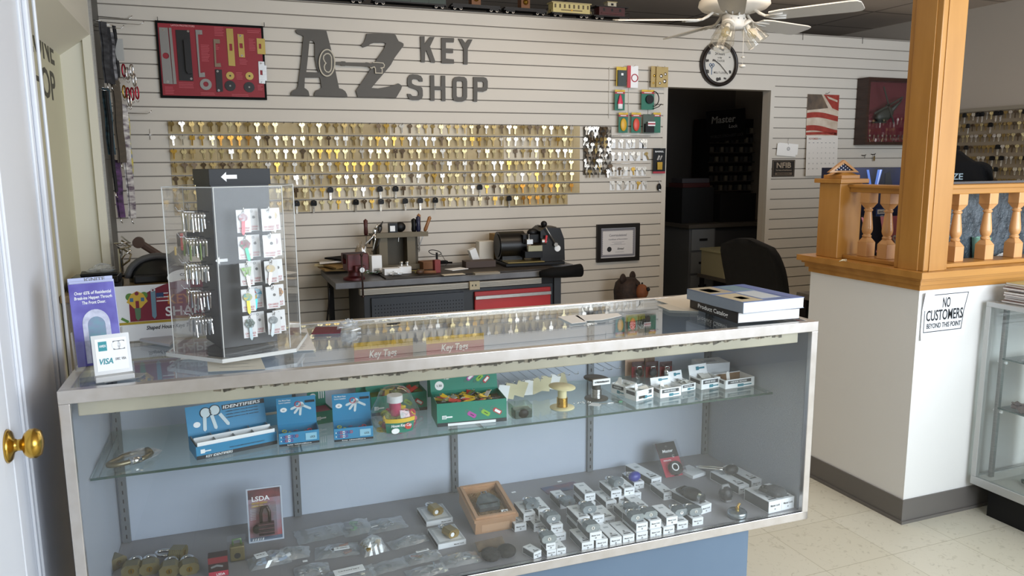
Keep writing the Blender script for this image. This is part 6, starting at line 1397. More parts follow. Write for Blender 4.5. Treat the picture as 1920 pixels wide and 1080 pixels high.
# display hooks on the back panel
hooks = [(948, 717), (965, 714), (983, 711), (1000, 709), (1017, 706), (1034, 703), (1051, 701), (1068, 699), (1084, 697), (1132, 691), (1147, 689), (1162, 687)]
for i, (px, py) in enumerate(hooks):
    P0_ = CO + CVv*(CD_-.20); d = ray(px, py); tt_ = (P0_ - CAM).dot(CVv)/d.dot(CVv); P_ = CAM + d*tt_
    t = thing('display_hook', 'chrome display hook, %s from the left on the case back wall' % ordi(i+1), 'hook', P_, CYAW)
    b = B(); b.tube([(0, 0, 0), (0, 0, -.006), (0, .02, -.012), (0, .172, -.012)], .0013, CHROME, 6); b.build('rod', t)
    if i < 8:
        b = B(); rr = random.Random(i); b.box((rr.uniform(-.004, .004), .03 + .004*i, -.040), (.034, .0015, .046), mat('hook_tag_cream', '#cfc8a8', .6) if i % 3 else CARDW, ry=rr.uniform(-.4, .4)); b.build('hanging_tag', t)
# ring cartons
def ringbox(P, Q, dep, h, label, flap=0, cardtab=True, m=CARDW, brown=False):
    t, w, rz, L = opencarton('ring_carton', label, 'carton', P, Q, dep, h, h, m, inside=mat('carton_brown', '#8a6a4c', .7) if brown else None)
    b = B(); b.rect(w*.08, w*.88, h*.52, h*.88, .0003, mat('print_dark', '#3a4048', .5), WT); b.text('HINGE RINGS', w*.45, h*.62, h*.18, CARDW, WT, z=.0008, w=w*.55); b.prism([(w*.42, h*.10), (w*.62, h*.10), (w*.62, h*.18), (w*.9, h*.18), (w*.9, h*.30), (w*.62, h*.30), (w*.62, h*.40), (w*.42, h*.40)], .0006, mat('print_teal', '#2f7f92', .5), WT)
    b.bx(-.0006, 0, dep*.12, dep*.88, h*.5, h*.85, mat('print_dark', '#3a4048')); b.build('print', t)
    if cardtab: b = B(); b.prism([(-.007, 0), (.007, 0), (.007, .030), (.004, .036), (-.004, .036), (-.007, .030)], .001, PAPER, TR((w*.28, dep*.35, h*.35), rx=R(80), rz=R(10))); b.build('price_stick', t)
    if flap: b = B(); b.bx(w*.02, w*.98, 0, .0012, 0, flap, m, TR((0, dep, h), rx=R(-14))); b.prism([(w*.4, flap*.4), (w*.55, flap*.4), (w*.55, flap*.5), (w*.85, flap*.5), (w*.85, flap*.68), (w*.55, flap*.68), (w*.55, flap*.78), (w*.4, flap*.78)], .0004, mat('print_teal', '#2f7f92'), TR((0, dep-.001, h), rx=R(-14)) @ WT); b.build('raised_flap', t)
    if brown: b = B(); b.bx(.0015, .0018, .002, dep-.002, .002, h-.001, mat('carton_brown', '#8a6a4c')); b.bx(.002, w-.002, dep-.0025, dep-.0015, .002, h-.001, mat('carton_brown', '#8a6a4c')); b.build('brown_lining', t, label='brown inside')
    else:
        b = B(); rr = random.Random(int(P[0])); [b.box((w*rr.uniform(.2, .8), dep*rr.uniform(.2, .8), h*.7 + .001*i), (.03, .02, .001), mat('sachet', '#dedfda', .3), rz=rr.uniform(0, 3), rx=rr.uniform(-.4, .4), ry=rr.uniform(-.4, .4)) for i in range(7)]; b.build('sachets', t)
    return t
ringbox((1146, 736), (1172, 743), .055, .030, 'leftmost white ring carton, mostly behind the barcode carton')
t = ringbox((1193, 753), (1225, 745), .048, .031, 'white ring carton turned corner first with a barcode on its side')
b = B(); [b.rect(.010 + i*.0028, .0118 + i*.0028, .006, .014, .0012, INK, WT) for i in range(9)]; b.rect(.002, .048, .0165, .028, .0009, CARDW, WT); b.build('barcode', t)
ringbox((1238, 747), (1277, 741), .052, .028, 'white ring carton in the middle of the carton group', .020)
ringbox((1278, 735), (1304, 730), .06, .022, 'low white ring carton behind plastic sachets', .026, False)
ringbox((1315, 731), (1350, 725), .060, .032, 'white ring carton with a tall raised flap', .030, False)
ringbox((1360, 730), (1414, 722), .070, .028, 'wide empty ring carton with brown inside at the shelf\'s right end', brown=True)
b = B(); b.box((0, .03, .028), (.10, .07, .056), mat('carton_grey_white', '#c9ccd0', .6)); b.box((-.01, .02, .0575), (.05, .03, .002), BAG); tag(b.build('plain_carton', loc=onshelf(1340, 712), rz=R(-6), bevel=.001), 'plain pale closed carton behind the ring cartons at the right', 'carton')
for i, (px, lab) in enumerate(((1196, 'dark red blister pack with a padlock, leftmost behind the ring cartons'), (1222, 'middle red blister pack behind the ring cartons'), (1248, 'rightmost red blister pack behind the ring cartons'))):
    t = thing('lock_blister', lab, 'blister pack', onshelf(px, 707), CYAW + R(-4))
    b = B(); b.bx(-.022, .022, 0, .0015, 0, .052, mat('blister_red', '#8e2230', .5)); b.bx(-.022, .022, -.0006, 0, .036, .052, mat('blister_dark', '#3a2026', .5)); b.build('card', t); b = B(); b.sphere((0, -.010, .018), .013, [BLACK, mat('lock_dusk', '#3d4653', .4), CHROME][i], 12, (1, .6, 1.1)); b.tube([(-.007, -.010, .026), (-.007, -.010, .038), (.007, -.010, .038), (.007, -.010, .026)], .002, CHROME, 6); b.build('padlock', t); b = B(); b.bx(-.018, .018, -.026, -.001, .002, .045, CLEAR); b.build('bubble', t)
# ============================================================ merchandise on the case deck
DZ_ = DECKZ + .0006
LBW, LBH, LBD = .0345, .0225, .082
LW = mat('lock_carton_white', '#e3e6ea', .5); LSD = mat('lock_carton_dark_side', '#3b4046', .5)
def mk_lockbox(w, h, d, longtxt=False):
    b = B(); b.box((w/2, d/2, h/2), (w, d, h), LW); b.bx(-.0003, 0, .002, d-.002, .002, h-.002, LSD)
    b.text('Master Lock', w/2, h*.52, h*.17, INK, WT, w=w*.72); b.ring(.0012, .0022, .0003, INK, TR((0, -.0003, 0)) @ WT, 10, (w/2, h*.28))
    b.rect(w*.2, w*.8, d*.10, d*.16, h, mat('print_dark', '#3a4048'), None, .0003); b.rect(w*.25, w*.75, d*.20, d*.225, h, GREY, None, .0003); b.rect(w*.3, w*.7, d*.70, d*.80, h, mat('print_pale', '#aab0b6', .5), None, .0003); b.rect(w*.35, w*.5, d*.25, d*.34, h, GREY, None, .0003)
    return b.mesh('lock_carton')
LBM = mk_lockbox(LBW, LBH, LBD); LBS = mk_lockbox(.026, .018, .045); LBL = mk_lockbox(.040, .026, .135); LBB = mk_lockbox(.048, .036, .105)
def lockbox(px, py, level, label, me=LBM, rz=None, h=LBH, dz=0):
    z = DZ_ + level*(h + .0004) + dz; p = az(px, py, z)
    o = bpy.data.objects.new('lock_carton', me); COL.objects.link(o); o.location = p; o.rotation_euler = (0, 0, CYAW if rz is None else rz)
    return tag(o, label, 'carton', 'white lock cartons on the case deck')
# laminated steel padlock lying on its back, keyway towards the front
PLS = mat('padlock_steel', '#9aa3a8', .32, .75, noise=(60, '#858e93')); PLB = mat('padlock_brass', '#b59a5e', .35, .7, noise=(30, '#a68c52')); PLG = mat('padlock_old_brass', '#8f8460', .4, .6, noise=(20, '#7d7352'))
def mk_padlock(w, th, L, sh, body, cover=None, name='padlock'):
    root = bpy.data.objects.new(name, None); COL.objects.link(root); root.empty_display_size = .02
    b = B(); n = 7
    c = th*.28
    prof = lambda k: [(-w/2*k + c, 0), (w/2*k - c, 0), (w/2*k, c), (w/2*k, th - c), (w/2*k - c, th), (-w/2*k + c, th), (-w/2*k, th - c), (-w/2*k, c)]
    M = Matrix(((1, 0, 0, 0), (0, 0, 1, 0), (0, 1, 0, 0), (0, 0, 0, 1)))
    for i in range(n):
        b.prism(prof(1.0), L/n*.72, body, M @ TR((0, 0, L*i/n))); b.prism(prof(.965), L/n*.28, mat('lamination_gap', '#5f666a', .5, .5), M @ TR((0, 0, L*i/n + L/n*.72)))
    b.cyl((0, 0, th*.5), (0, -.0006, th*.5), th*.24, CHROME if body is PLS else BRASS, 14); b.bx(-.0009, .0009, -.0009, -.0005, th*.36, th*.62, INK)
    b.build('body', root)
    b = B(); r_ = w*.10; sx = w*.30
    b.tube([(-sx, L*.9, th/2), (-sx, L + sh*.55, th/2)] + [(-sx*math.cos(a), L + sh*.55 + sh*.45*math.sin(a), th/2) for a in [PI*i/8 for i in range(1, 8)]] + [(sx, L + sh*.55, th/2), (sx, L*.9, th/2)], r_, CHROME, 8); b.build('shackle', root)
    return root
P1 = mk_padlock(.041, .021, .026, .026, PLS)
P1u = [False]
def padlock(px, py, z, label, src=None, rz=0, rot=None):
    global P1
    p = az(px, py, z)
    o = clone(src or P1, p, rot=rot or (0, 0, CYAW + rz)); o.name = 'padlock'; return tag(o, label, 'padlock', 'padlocks on the case deck')
H1 = DZ_ + LBH + .001; H2 = DZ_ + 2*LBH + .0015; H3 = DZ_ + 3*LBH + .002
c6 = lambda x, y: (940 + x/4.153, 820 + y/4.153)
c7 = lambda x, y: (1180 + x/4.153, 800 + y/4.153)
# front row, left to right
fr = [c6(628, 885), c6(737, 866), c6(847, 848), c6(947, 828), c6(1052, 806), c6(1160, 783), c7(265, 846), c7(372, 805), c7(492, 776)]
for i, q in enumerate(fr): lockbox(q[0], q[1], 0, 'white lock carton, %s from the left in the front row' % ordi(i+1))
# second level
up = [(c6(690, 808), 'stacked on the front row\'s left end'), (c6(1052, 736), 'stacked on the fifth front carton'), (c6(1158, 714), 'stacked on the sixth front carton'), (c7(290, 770), 'tilting on the seventh front carton')]
for q, l in up: lockbox(q[0], q[1], 1, 'white lock carton ' + l)
padlock(*c6(715, 735), H2, 'steel padlock on the stacked carton at the front row\'s left')
padlock(*c6(1062, 655), H2, 'steel padlock on the stacked fifth front carton')
padlock(*c6(1165, 632), H2, 'steel padlock on the stacked sixth front carton')
padlock(*c7(408, 697), H1, 'steel padlock on the eighth front carton')
padlock(*c7(520, 690), H1, 'steel padlock on the ninth front carton')
# middle block behind
mid = [((792, 690), 0, 'behind the front row, third block, right carton'), ((700, 690), 0, 'behind the front row, third block, left carton'), ((600, 690), 1, 'upper left of the middle stack'), ((712, 682), 1, 'upper right of the middle stack'), ((556, 770), 0, 'at the foot of the middle stack, left')]
lockbox(*c6(600, 690), 1, 'white lock carton, upper left of the middle stack'); lockbox(*c6(713, 674), 1, 'white lock carton, upper right of the middle stack')
lockbox(*c6(600, 765), 0, 'white lock carton at the left foot of the middle stack'); lockbox(*c6(713, 745), 0, 'white lock carton in the middle foot of the middle stack'); lockbox(*c6(800, 690), 0, 'white lock carton at the right foot of the middle stack')
padlock(*c6(690, 590), H2, 'steel padlock lying on the middle stack')
# left stacks beside the wooden box
lockbox(*c6(175, 655), 1, 'upper white carton touching the wooden box, left'); lockbox(*c6(290, 625), 1, 'upper white carton right of the one touching the wooden box')
lockbox(*c6(105, 738), 0, 'lowest white carton at the wooden box\'s right foot'); lockbox(*c6(255, 738), 0, 'white lock carton under the brass keyed small lock')
lockbox(*c6(388, 750), 1, 'white lock carton carrying the small steel padlock, front left group'); lockbox(*c6(412, 815), 0, 'white lock carton below the small steel padlock carton')
padlock(*c6(245, 556), H2, 'narrow steel padlock on the upper carton by the wooden box')
padlock(*c6(408, 662), H2, 'small steel padlock on the front left carton group')
# small cartons at the front left
lockbox(*c6(253, 952), 0, 'tiny white carton standing alone at the deck front edge', LBS, R(18), .018)
lockbox(*c6(356, 935), 0, 'tiny white carton under the pair at the front edge, left', LBS, None, .018); lockbox(*c6(432, 920), 0, 'tiny white carton at the front edge, right of its twin', LBS, None, .018)
lockbox(*c6(350, 880), 1, 'tiny white carton on top of its twin near the front edge', LBS, None, .018)
padlock(*c6(375, 822), DZ_ + .038, 'dull steel padlock on the tiny stacked carton')
# rear centre stacks
lockbox(*c6(460, 560), 0, 'white lock carton behind the middle stack, left'); lockbox(*c6(650, 500), 1, 'white lock carton on the rear centre stack, left'); lockbox(*c6(650, 575), 0, 'white lock carton at the foot of the rear centre stack')
lockbox(*c6(815, 560), 0, 'white lock carton below the rear double stack, left'); lockbox(*c6(915, 520), 0, 'white lock carton below the rear double stack, middle'); lockbox(*c6(1010, 495), 0, 'white lock carton below the rear double stack, right')
lockbox(*c6(855, 475), 1, 'upper white carton of the rear double stack, left'); lockbox(*c6(957, 455), 1, 'upper white carton of the rear double stack, right')
padlock(*c6(530, 535), H1, 'steel padlock left of the middle stack', rz=R(10)); padlock(*c6(915, 380), H2, 'steel padlock on the rear double stack', rz=R(15))
padlock(*c6(1030, 590), H1, 'steel padlock behind the fifth front carton'); lockbox(*c6(975, 670), 0, 'white lock carton behind the fifth front carton')
lockbox(*c6(1060, 600), 0, 'white lock carton behind the sixth front carton')
# right group
lockbox(*c7(38, 490), 0, 'white carton under the blue padlock')
t = clone(P1, az(*c7(60, 428), H1), rz=R(12)); t.name = 'padlock'; tag(t, 'round bodied blue covered padlock on a white carton', 'padlock')
for ch in list(t.children):
    if ch.name.startswith('body'):
        b = B(); b.sphere((0, .012, .013), .020, mat('padlock_blue', '#26308e', .35), 16, (1.1, .8, .8)); ch.data = b.mesh('body')
lockbox(*c7(172, 470), 0, 'white carton with a padlock picture behind the red pack\'s foot', LBL, R(8), .026); lockbox(*c7(268, 575), 0, 'white lock carton in front of the padlock picture carton')
lockbox(*c7(560, 685), 0, 'white carton under the long black padlock', LBL, R(10), .026)
def blob(name, label, cat, p, parts, rz=0, bodyname='body'):
    t = thing(name, label, cat, p, rz); 
    for nm, f in parts: b = B(); f(b); b.build(nm, t, bevel=.0)
    return t
RUB = mat('rubber_black', '#17181b', .45, bump=(120, .2))
blob('covered_padlock', 'long black rubber covered padlock lying on a white carton', 'padlock', az(*c7(560, 600), H1 + .003), (('cover', lambda b: (b.sphere((0, .035, .018), .024, RUB, 16, (1, 1.6, .75)), b.cyl((0, -.004, .018), (0, .006, .018), .014, CHROME, 16))), ('shackle_cover', lambda b: b.tube([(-.016, .05, .018), (-.014, .078, .018), (.014, .078, .018), (.016, .05, .018)], .008, RUB, 8))), R(14))
blob('covered_padlock', 'black rubber covered padlock standing on the bare deck', 'padlock', az(*c7(772, 590), DZ_), (('cover', lambda b: (b.sphere((0, .015, .022), .024, RUB, 16, (.95, .85, .95)), b.bx(-.011, .011, -.006, .0, .004, .010, CHROME))), ('shackle_cover', lambda b: b.tube([(-.012, .015, .036), (-.010, .02, .046), (.010, .02, .046), (.012, .015, .036)], .005, GREY, 8))))
blob('puck_lock', 'round silver puck padlock with brass keyway at the deck front', 'padlock', az(*c7(838, 700), DZ_), (('body', lambda b: b.lathe([(.001, 0), (.026, 0), (.028, .004), (.028, .016), (.024, .020), (.001, .020)], mat('puck_steel', '#8c979e', .25, .85), 28)), ('key_cylinder', lambda b: (b.cyl((0, 0, .020), (0, 0, .030), .006, BRASS, 12), b.cyl((.0, 0, .030), (.008, 0, .040), .004, BRASS, 10)))))
lockbox(*c7(852, 530), 0, 'long white carton under the black cable padlock', LBL, R(4), .026); lockbox(*c7(952, 484), 0, 'long white carton right behind the cable padlock carton', LBL, R(4), .026)
blob('cable_padlock', 'black padlock with a braided cable on the long white carton', 'padlock', az(*c7(815, 385), DZ_ + .027), (('body', lambda b: b.sphere((0, .015, .016), .023, RUB, 16, (1.1, .75, .7))), ('cable', lambda b: (b.tube([(-.012, .02, .014), (-.04, .05, .012), (-.07, .075, .010), (-.085, .09, .010)], .004, CHROME, 8), b.tube([(.0, .025, .014), (-.03, .062, .012), (-.06, .085, .010), (-.085, .09, .010)], .004, CHROME, 8)))), R(0))
lockbox(*c7(1084, 678), 0, 'large white carton at the deck\'s right front corner, left of two', LBB, R(3), .040); 
o = lockbox(*c7(1084, 678), 0, 'large white carton nearest the deck\'s right front corner', LBB, R(3), .040); o.location += Vector((.0486, .0025, 0))
blob('covered_padlock', 'black rubber covered padlock on the large right corner cartons', 'padlock', az(*c7(1195, 555), DZ_ + .037), (('cover', lambda b: b.sphere((0, .022, .016), .026, mat('rubber_grey', '#2c2f33', .7, bump=(120, .3)), 16, (1, 1.3, .62))), ('shackle_cover', lambda b: b.tube([(-.014, .04, .016), (-.012, .062, .016), (.012, .062, .016), (.014, .04, .016)], .007, BLACK, 8))), R(35))
# red Master pack leaning back, and the white pack beside it
def leanpack(name, label, P, Q, h, lean, faces, depth=.0, z=None):
    a, w, rz = edge2(P, Q, z or DZ_); t = thing(name, label, 'blister pack', a, rz); L = TR(rx=R(-lean)); faces(t, w, h, L); return t
def redp(t, w, h, L):
    T = L @ TR((0, 0, 0)) @ WT
    b = B(); b.rect(0, w, 0, h, 0, mat('pack_crimson', '#b03048', .5), T, .001); b.rect(0, w, h*.55, h, .001, mat('pack_charcoal', '#26242a', .5), T); b.text('Master', w*.5, h*.70, h*.085, CARDW, T, z=.002, w=w*.55, sl=.15); b.disc((w*.72, h*.58), h*.045, .0014, CARDW, T, 14); b.text('PADLOCK', w*.35, h*.45, h*.04, CARDW, T, z=.0016, w=w*.4); b.disc((w*.5, h*.87), h*.04, .0014, mat('crest_grey', '#8a868c', .5), T, 12); b.build('card', t)
    b = B(); b.cyl((0, 0, .002), (0, 0, .018), .023, RUB, 24, T=T @ TR((w*.55, h*.20, 0))); b.disc((w*.5, h*.22), .013, .0006, CARDW, T @ TR((0, 0, .0182)), 20); b.disc((w*.5, h*.22), .009, .0009, BLACK, T @ TR((0, 0, .0182)), 20); b.build('dial_lock', t)
    b = B(); b.bx(-.012, w+.012, -.003, h+.006, -.001, -.0004, CLEAR, T); b.bx(w*.12, w*.98, h*.02, h*.38, .002, .022, CLEAR, T); b.build('clear_shell', t)
leanpack('lock_blister', 'red and black dial lock blister pack leaning at the case back', c7(285, 398), c7(432, 372), .115, 38, redp)
t = simplebox('white_pack', 'white carton pack lying right of the leaning red pack', 'carton', az(*c7(480, 365), DZ_), (.06, .075, .012), LW, R(12))
# LSDA pack
def lsda(t, w, h, L):
    T = L @ WT; b = B(); b.rect(.003, w-.003, .003, h-.003, 0, mat('lsda_card', '#8f8a98', .45, noise=(18, '#a85a60')), T, .001); b.rect(.003, w-.003, h*.80, h-.003, .001, mat('lsda_top', '#39343c', .5, noise=(20, '#7a4348')), T)
    b.text('LSDA', w*.40, h*.76, h*.085, CARDW, T, z=.002, w=w*.5); b.text('WEATHER RESISTANT', w*.36, h*.70, h*.035, YEL, T, z=.0016, w=w*.45); b.text('LAMINATED', w*.30, h*.65, h*.035, YEL, T, z=.0016, w=w*.32); [b.rect(w*.08, w*.24, h*(.60-.03*i), h*(.612-.03*i), .001, mat('lsda_grey', '#b9b5bd', .5), T) for i in range(7)]
    b.rect(.004, w-.004, .004, h*.09, .001, mat('lsda_foot', '#5a6a80', .5), T); [b.prism([(w*(.1+.07*i), h*.03), (w*(.14+.07*i), h*.03), (w*(.16+.07*i), h*.075), (w*(.12+.07*i), h*.075)], .0014, CARDW, T) for i in range(5)]; b.build('card', t)
    b = B(); b.tube([(w*.38, h*.38, .014), (w*.38, h*.56, .014), (w*.44, h*.66, .014), (w*.56, h*.66, .014), (w*.62, h*.56, .014), (w*.62, h*.38, .014)], .0045, mat('lock_darkred_steel', '#3d3236', .3, .7), 8, T)
    for i in range(6): b.bx(w*.30, w*.74, h*(.16+.036*i), h*(.19+.036*i), .005, .024, mat('lock_lam_red', '#6d5056', .35, .6) if i % 2 else mat('lock_lam_dark', '#3e3238', .4, .6), T)
    b.cyl((0, 0, 0), (0, 0, .012), .010, BLACK, 14, T=T @ TR((w*.24, h*.26, .003))); b.build('padlock', t)
    b = B(); b.bx(w*.14, w*.82, h*.12, h*.72, .0015, .027, CLEAR, T); b.prism([[(0, 0), (w, 0), (w, h), (0, h)], [(.004, .004), (w-.004, .004), (w-.004, h-.004), (.004, h-.004)]], .003, mat('shell_rim', '#b9c2d0', .25), T @ TR((0, 0, -.001))); b.build('clear_shell', t)
leanpack('lock_blister', 'tall padlock blister pack standing against the case back wall, left side', (467, 1019), (533, 1009), .150, 6, lsda)
# wooden gift box with a padlock on straw
BX = wood('gift_box_wood', '#b98f6c', '#ac825f', (1, .2, 1))
a, w, rz = edge2((891, 1003), (966, 990), DZ_)
t = thing('wooden_gift_box', 'open topped wooden box with a commemorative padlock on straw', 'box', a, rz, rot=(R(9), 0, rz)); dd = .165; hh = .040
b = B(); b.bx(.01, w-.01, dd*.84, dd*.92, -.0208, -.0004, BLACKM, TR((0, 0, 0))); b.build('prop_foot', t)
b = B(); b.bx(0, w, 0, .008, 0, hh, BX); b.bx(0, w, dd-.008, dd, 0, hh, BX); b.bx(0, .008, .008, dd-.008, 0, hh, BX); b.bx(w-.008, w, .008, dd-.008, 0, hh, BX); b.bx(.008, w-.008, .008, dd-.008, 0, .006, BX); b.rect(.018, w-.018, .006, hh-.012, .0006, mat('box_panel', '#c29a78', .5), WT); b.build('tray', t, bevel=.001)
b = B(); g = .006
b.prism([[(-g, -g), (w+g, -g), (w+g, dd+g), (-g, dd+g)], [(.012, .012), (w-.012, .012), (w-.012, dd-.012), (.012, dd-.012)]], .008, BX, TR((0, 0, hh))); b.prism([[(0, 0), (w, 0), (w, dd), (0, dd)], [(.008, .008), (w-.008, .008), (w-.008, dd-.008), (.008, dd-.008)]], .006, BX, TR((0, 0, hh+.008))); b.build('moulded_rim', t, bevel=.0015)
b = B(); rr = random.Random(9); SW = [mat('straw_a', '#b9966a', .7), mat('straw_b', '#9c7c52', .7), mat('straw_c', '#c9ac80', .7)]
b.bx(.008, w-.008, .008, dd-.008, .006, .028, SW[1])
for i in range(260):
    x = rr.uniform(.016, w-.016); y = rr.uniform(.016, dd-.016); a_ = rr.uniform(0, PI); l_ = rr.uniform(.006, .012); z = .029 + .007*rr.random()
    b.tube([(x-l_*math.cos(a_), y-l_*math.sin(a_), z), (x, y+.003, z+.003), (x+l_*math.cos(a_), y+l_*math.sin(a_), z)], .0006, rr.choice(SW), 3)
o = b.build('straw', t); o['kind'] = 'stuff'
b = B(TR((w*.47, .045, .038), rx=R(14), s=1.15)); SILV = mat('pewter', '#8d949c', .3, .8, noise=(40, '#5d656d')); b.prism([(-.026, 0), (.026, 0), (.030, .02), (.022, .036), (.010, .048), (-.010, .048), (-.022, .036), (-.030, .02)], .012, SILV); b.prism([(-.024, .012), (.024, .012), (.024, .016), (-.024, .016)], .013, INK); b.tube([(-.007, .044, .006), (-.006, .058, .006), (.006, .058, .006), (.007, .044, .006)], .0025, CHROME, 6); b.build('pewter_lock', t, label='pewter padlock')
b = B(); b.box((w*.80, .026, .041), (.020, .014, .001), CARDW, rx=R(25)); b.ring(.003, .005, .0006, INK, TR((w*.80, .026, .0415), rx=R(25)), 12); b.build('card', t, label='small white card with a round emblem')
# two open white cartons with brass padlocks
PB = mk_padlock(.034, .022, .036, .030, PLB, name='brass_padlock')
for k, (q, lab) in enumerate((((800, 988), 'rear flat white open carton carrying a brass padlock'), ((822, 1031), 'front flat white open carton carrying a brass padlock'))):
    a = az(q[0], q[1], DZ_); t = thing('open_carton', lab, 'carton', a, CYAW + R(3))
    b = B(); b.box((.039, .05, .007), (.078, .10, .014), LW); b.bx(-.0004, 0, .004, .096, .002, .012, LSD); b.build('box', t); b = B(); b.rect(.003, .037, .001, .012, .0003, LW, WT); b.text('Master Lock', .019, .005, .0035, INK, WT, w=.028); b.text('Master Lock', .058, .005, .0035, INK, WT, w=.028); b.prism([[(.002, .002), (.076, .002), (.076, .098), (.002, .098)], [(.008, .012), (.070, .012), (.070, .09), (.008, .09)]], .0005, mat('flap_grey', '#b9bec3', .5), TR((0, 0, .014))); b.build('printed_faces', t)
    o = clone(PB, (a + CUu*(.050 if k else .042) + CVv*(.022 if k else .03)) + Vector((0, 0, .0152)), rot=(0, 0, R(12 + 6*k)))
    o.name = 'brass_padlock'; tag(o, 'brass padlock on the %s open white carton' % ['rear', 'front'][k], 'padlock')
    b = B(); b.disc((-.006, .011), .006, .0006, CARDW, TR((0, -.0008, 0)) @ WT, 14); b.build('price_sticker', o, label='round white sticker')
bpy.data.objects.remove(PB.children[0]); bpy.data.objects.remove(PB.children[0]); bpy.data.objects.remove(PB)
# camouflage glove like pack
blob('camouflage_pack', 'dark brown camouflage pouch padlock pack in front of the wooden box', 'pack', az(940, 1052, DZ_), (('pouch', lambda b: (b.sphere((-.020, .020, .014), .026, mat('camo_brown', '#1a1410', .8, noise=(60, '#0b0908'), bump=(80, .6)), 14, (1, 1.2, .55)), b.sphere((.022, .016, .016), .026, mat('camo_brown', '#2b221b'), 14, (1, 1.0, .62)))), ('paper_band', lambda b: b.box((-.006, .056, .022), (.078, .030, .003), mat('camo_label', '#6a5a48', .7, noise=(40, '#4a3c30')), rx=R(28)))), R(4))
# left: brass padlocks
PG = mk_padlock(.046, .030, .034, .040, PLG, name='brass_padlock')
for k, (px, py, rz, lab) in enumerate(((247, 1082, -4, 'leftmost brass padlock in the front left pile'), (281, 1078, 3, 'second brass padlock in the front left pile'), (318, 1082, -2, 'third brass padlock in the front left pile, behind the shackles'), (356, 1078, 6, 'fourth brass padlock, right end of the front left pile'))):
    o = clone(PG, az(px, py, DZ_), rot=(0, 0, R(rz))); o.name = 'brass_padlock'; tag(o, lab, 'padlock')
o = clone(PG, az(347, 1046, DZ_), rot=(0, 0, R(70))); o.name = 'brass_padlock'; tag(o, 'brass padlock turned sideways behind the front left pile, shackle left', 'padlock')
o = clone(PG, az(224, 1066, DZ_), rot=(0, 0, R(40))); o.name = 'brass_padlock'; tag(o, 'dark brass padlock against the case\'s left side panel', 'padlock')
for ch in list(PG.children): bpy.data.objects.remove(ch)
bpy.data.objects.remove(PG)
for ch in list(P1.children): bpy.data.objects.remove(ch)
bpy.data.objects.remove(P1)
t = thing('boxed_padlock', 'brass padlock in a clear box with a green tag beside the tall standing blister pack', 'padlock', az(446, 1052, DZ_), CYAW)
b = B(); b.box((0, .012, .020), (.036, .024, .040), PLG); b.cyl((0, -.0006, .015), (0, 0, .015), .008, INK, 14); b.build('body', t, bevel=.003); b = B(); b.tube([(-.010, .012, .040), (-.010, .012, .055), (.010, .012, .055), (.010, .012, .040)], .003, mat('shackle_green', '#6a8a5a', .4, .4), 8); b.build('shackle', t); b = B(); b.box((0, .012, .030), (.046, .034, .058), CLEAR); b.build('clear_box', t)
t = thing('lock_carton', 'small red and black lock carton at the deck front left', 'carton', az(392, 1084, DZ_), CYAW)
b = B(); b.bx(0, .046, 0, .03, 0, .052, mat('lsda_black', '#2c1a20', .5)); b.rect(0, .046, 0, .014, .0003, mat('pack_crimson', '#b03048'), WT); b.rect(0, .046, .036, .052, .0003, mat('lsda_red_top', '#7a2430', .5), WT); b.text('LSDA', .028, .003, .006, CARDW, WT, z=.0009, w=.02); b.stroke([(.006, .026), (.02, .030), (.034, .026)], .005, .0006, GREY, WT); b.build('box', t)
# bags of hardware
def bagof(name, label, px, py, w, d, h, cols, seed, rz=0, n=7, card=None, dz=0):
    t = thing(name, label, 'bag', az(px, py, DZ_ + dz), rz); rr = random.Random(seed)
    b = B(); N = 9; vs = []; M_ = 7; w *= 1.15; d *= 1.15
    for j in range(M_+1):
        for i in range(N+1):
            u = i/N; v = j/M_; e = math.sin(PI*u)**.6*math.sin(PI*v)**.6
            vs.append(((u-.5)*w + rr.uniform(-.002, .002), (v-.5)*d + rr.uniform(-.002, .002), .0012 + h*e*rr.uniform(.75, 1.05)))
    b.add(vs, [(j*(N+1)+i, j*(N+1)+i+1, (j+1)*(N+1)+i+1, (j+1)*(N+1)+i) for j in range(M_) for i in range(N)], BAG); b.build('plastic_film', t)
    b = B()
    for i in range(n):
        x, y = rr.uniform(-w*.3, w*.3), rr.uniform(-d*.28, d*.28); m_ = rr.choice(cols); k = rr.random(); a_ = rr.uniform(0, PI)
        if k < .4: b.cyl((x-.012*math.cos(a_), y-.012*math.sin(a_), h*.35), (x+.012*math.cos(a_), y+.012*math.sin(a_), h*.4), min(.006, h*.25), m_, 10)
        elif k < .7: b.tube([(x+.010*math.cos(q), y+.007*math.sin(q), h*.3) for q in [PI*i_/5 for i_ in range(9)]], .0018, m_, 6)
        else: b.box((x, y, h*.3), (.022, .010, h*.3), m_, rz=a_)
    b.build('hardware', t)
    if card: b = B(); b.box((card[0]*w, card[1]*d, h*1.05), (card[2], card[3], .0008), CARDW, rz=rr.uniform(-.15, .15)); b.text(card[4], card[0]*w, card[1]*d-.002, .004, INK, None, z=h*1.05+.0012, w=card[2]*.7); b.build('paper_label', t)
    return t
STL = [CHROME, STEEL, PLS]; BR_ = [BRASS, CHROME, mat('copper', '#9c5a3c', .4, .6)]
bagof('hardware_bag', 'flat clear bag right of the tall standing blister pack', 602, 1000, .12, .075, .010, [GREY, STEEL], 1, .1, 4)
bagof('hardware_bag', 'clear bag with a green capped fitting near the case back', 668, 990, .075, .08, .020, [STEEL, mat('fitting_green', '#3f8a4a', .5)], 2, .1, 5)
bagof('hardware_bag', 'clear bag of chrome clips near the case back', 722, 985, .10, .07, .014, STL, 3, .05, 12)
bagof('hardware_bag', 'clear bag of copper parts with a white label', 632, 1034, .10, .06, .016, BR_, 4, -.1, 9, (.1, -.25, .040, .016, '4 mm'))
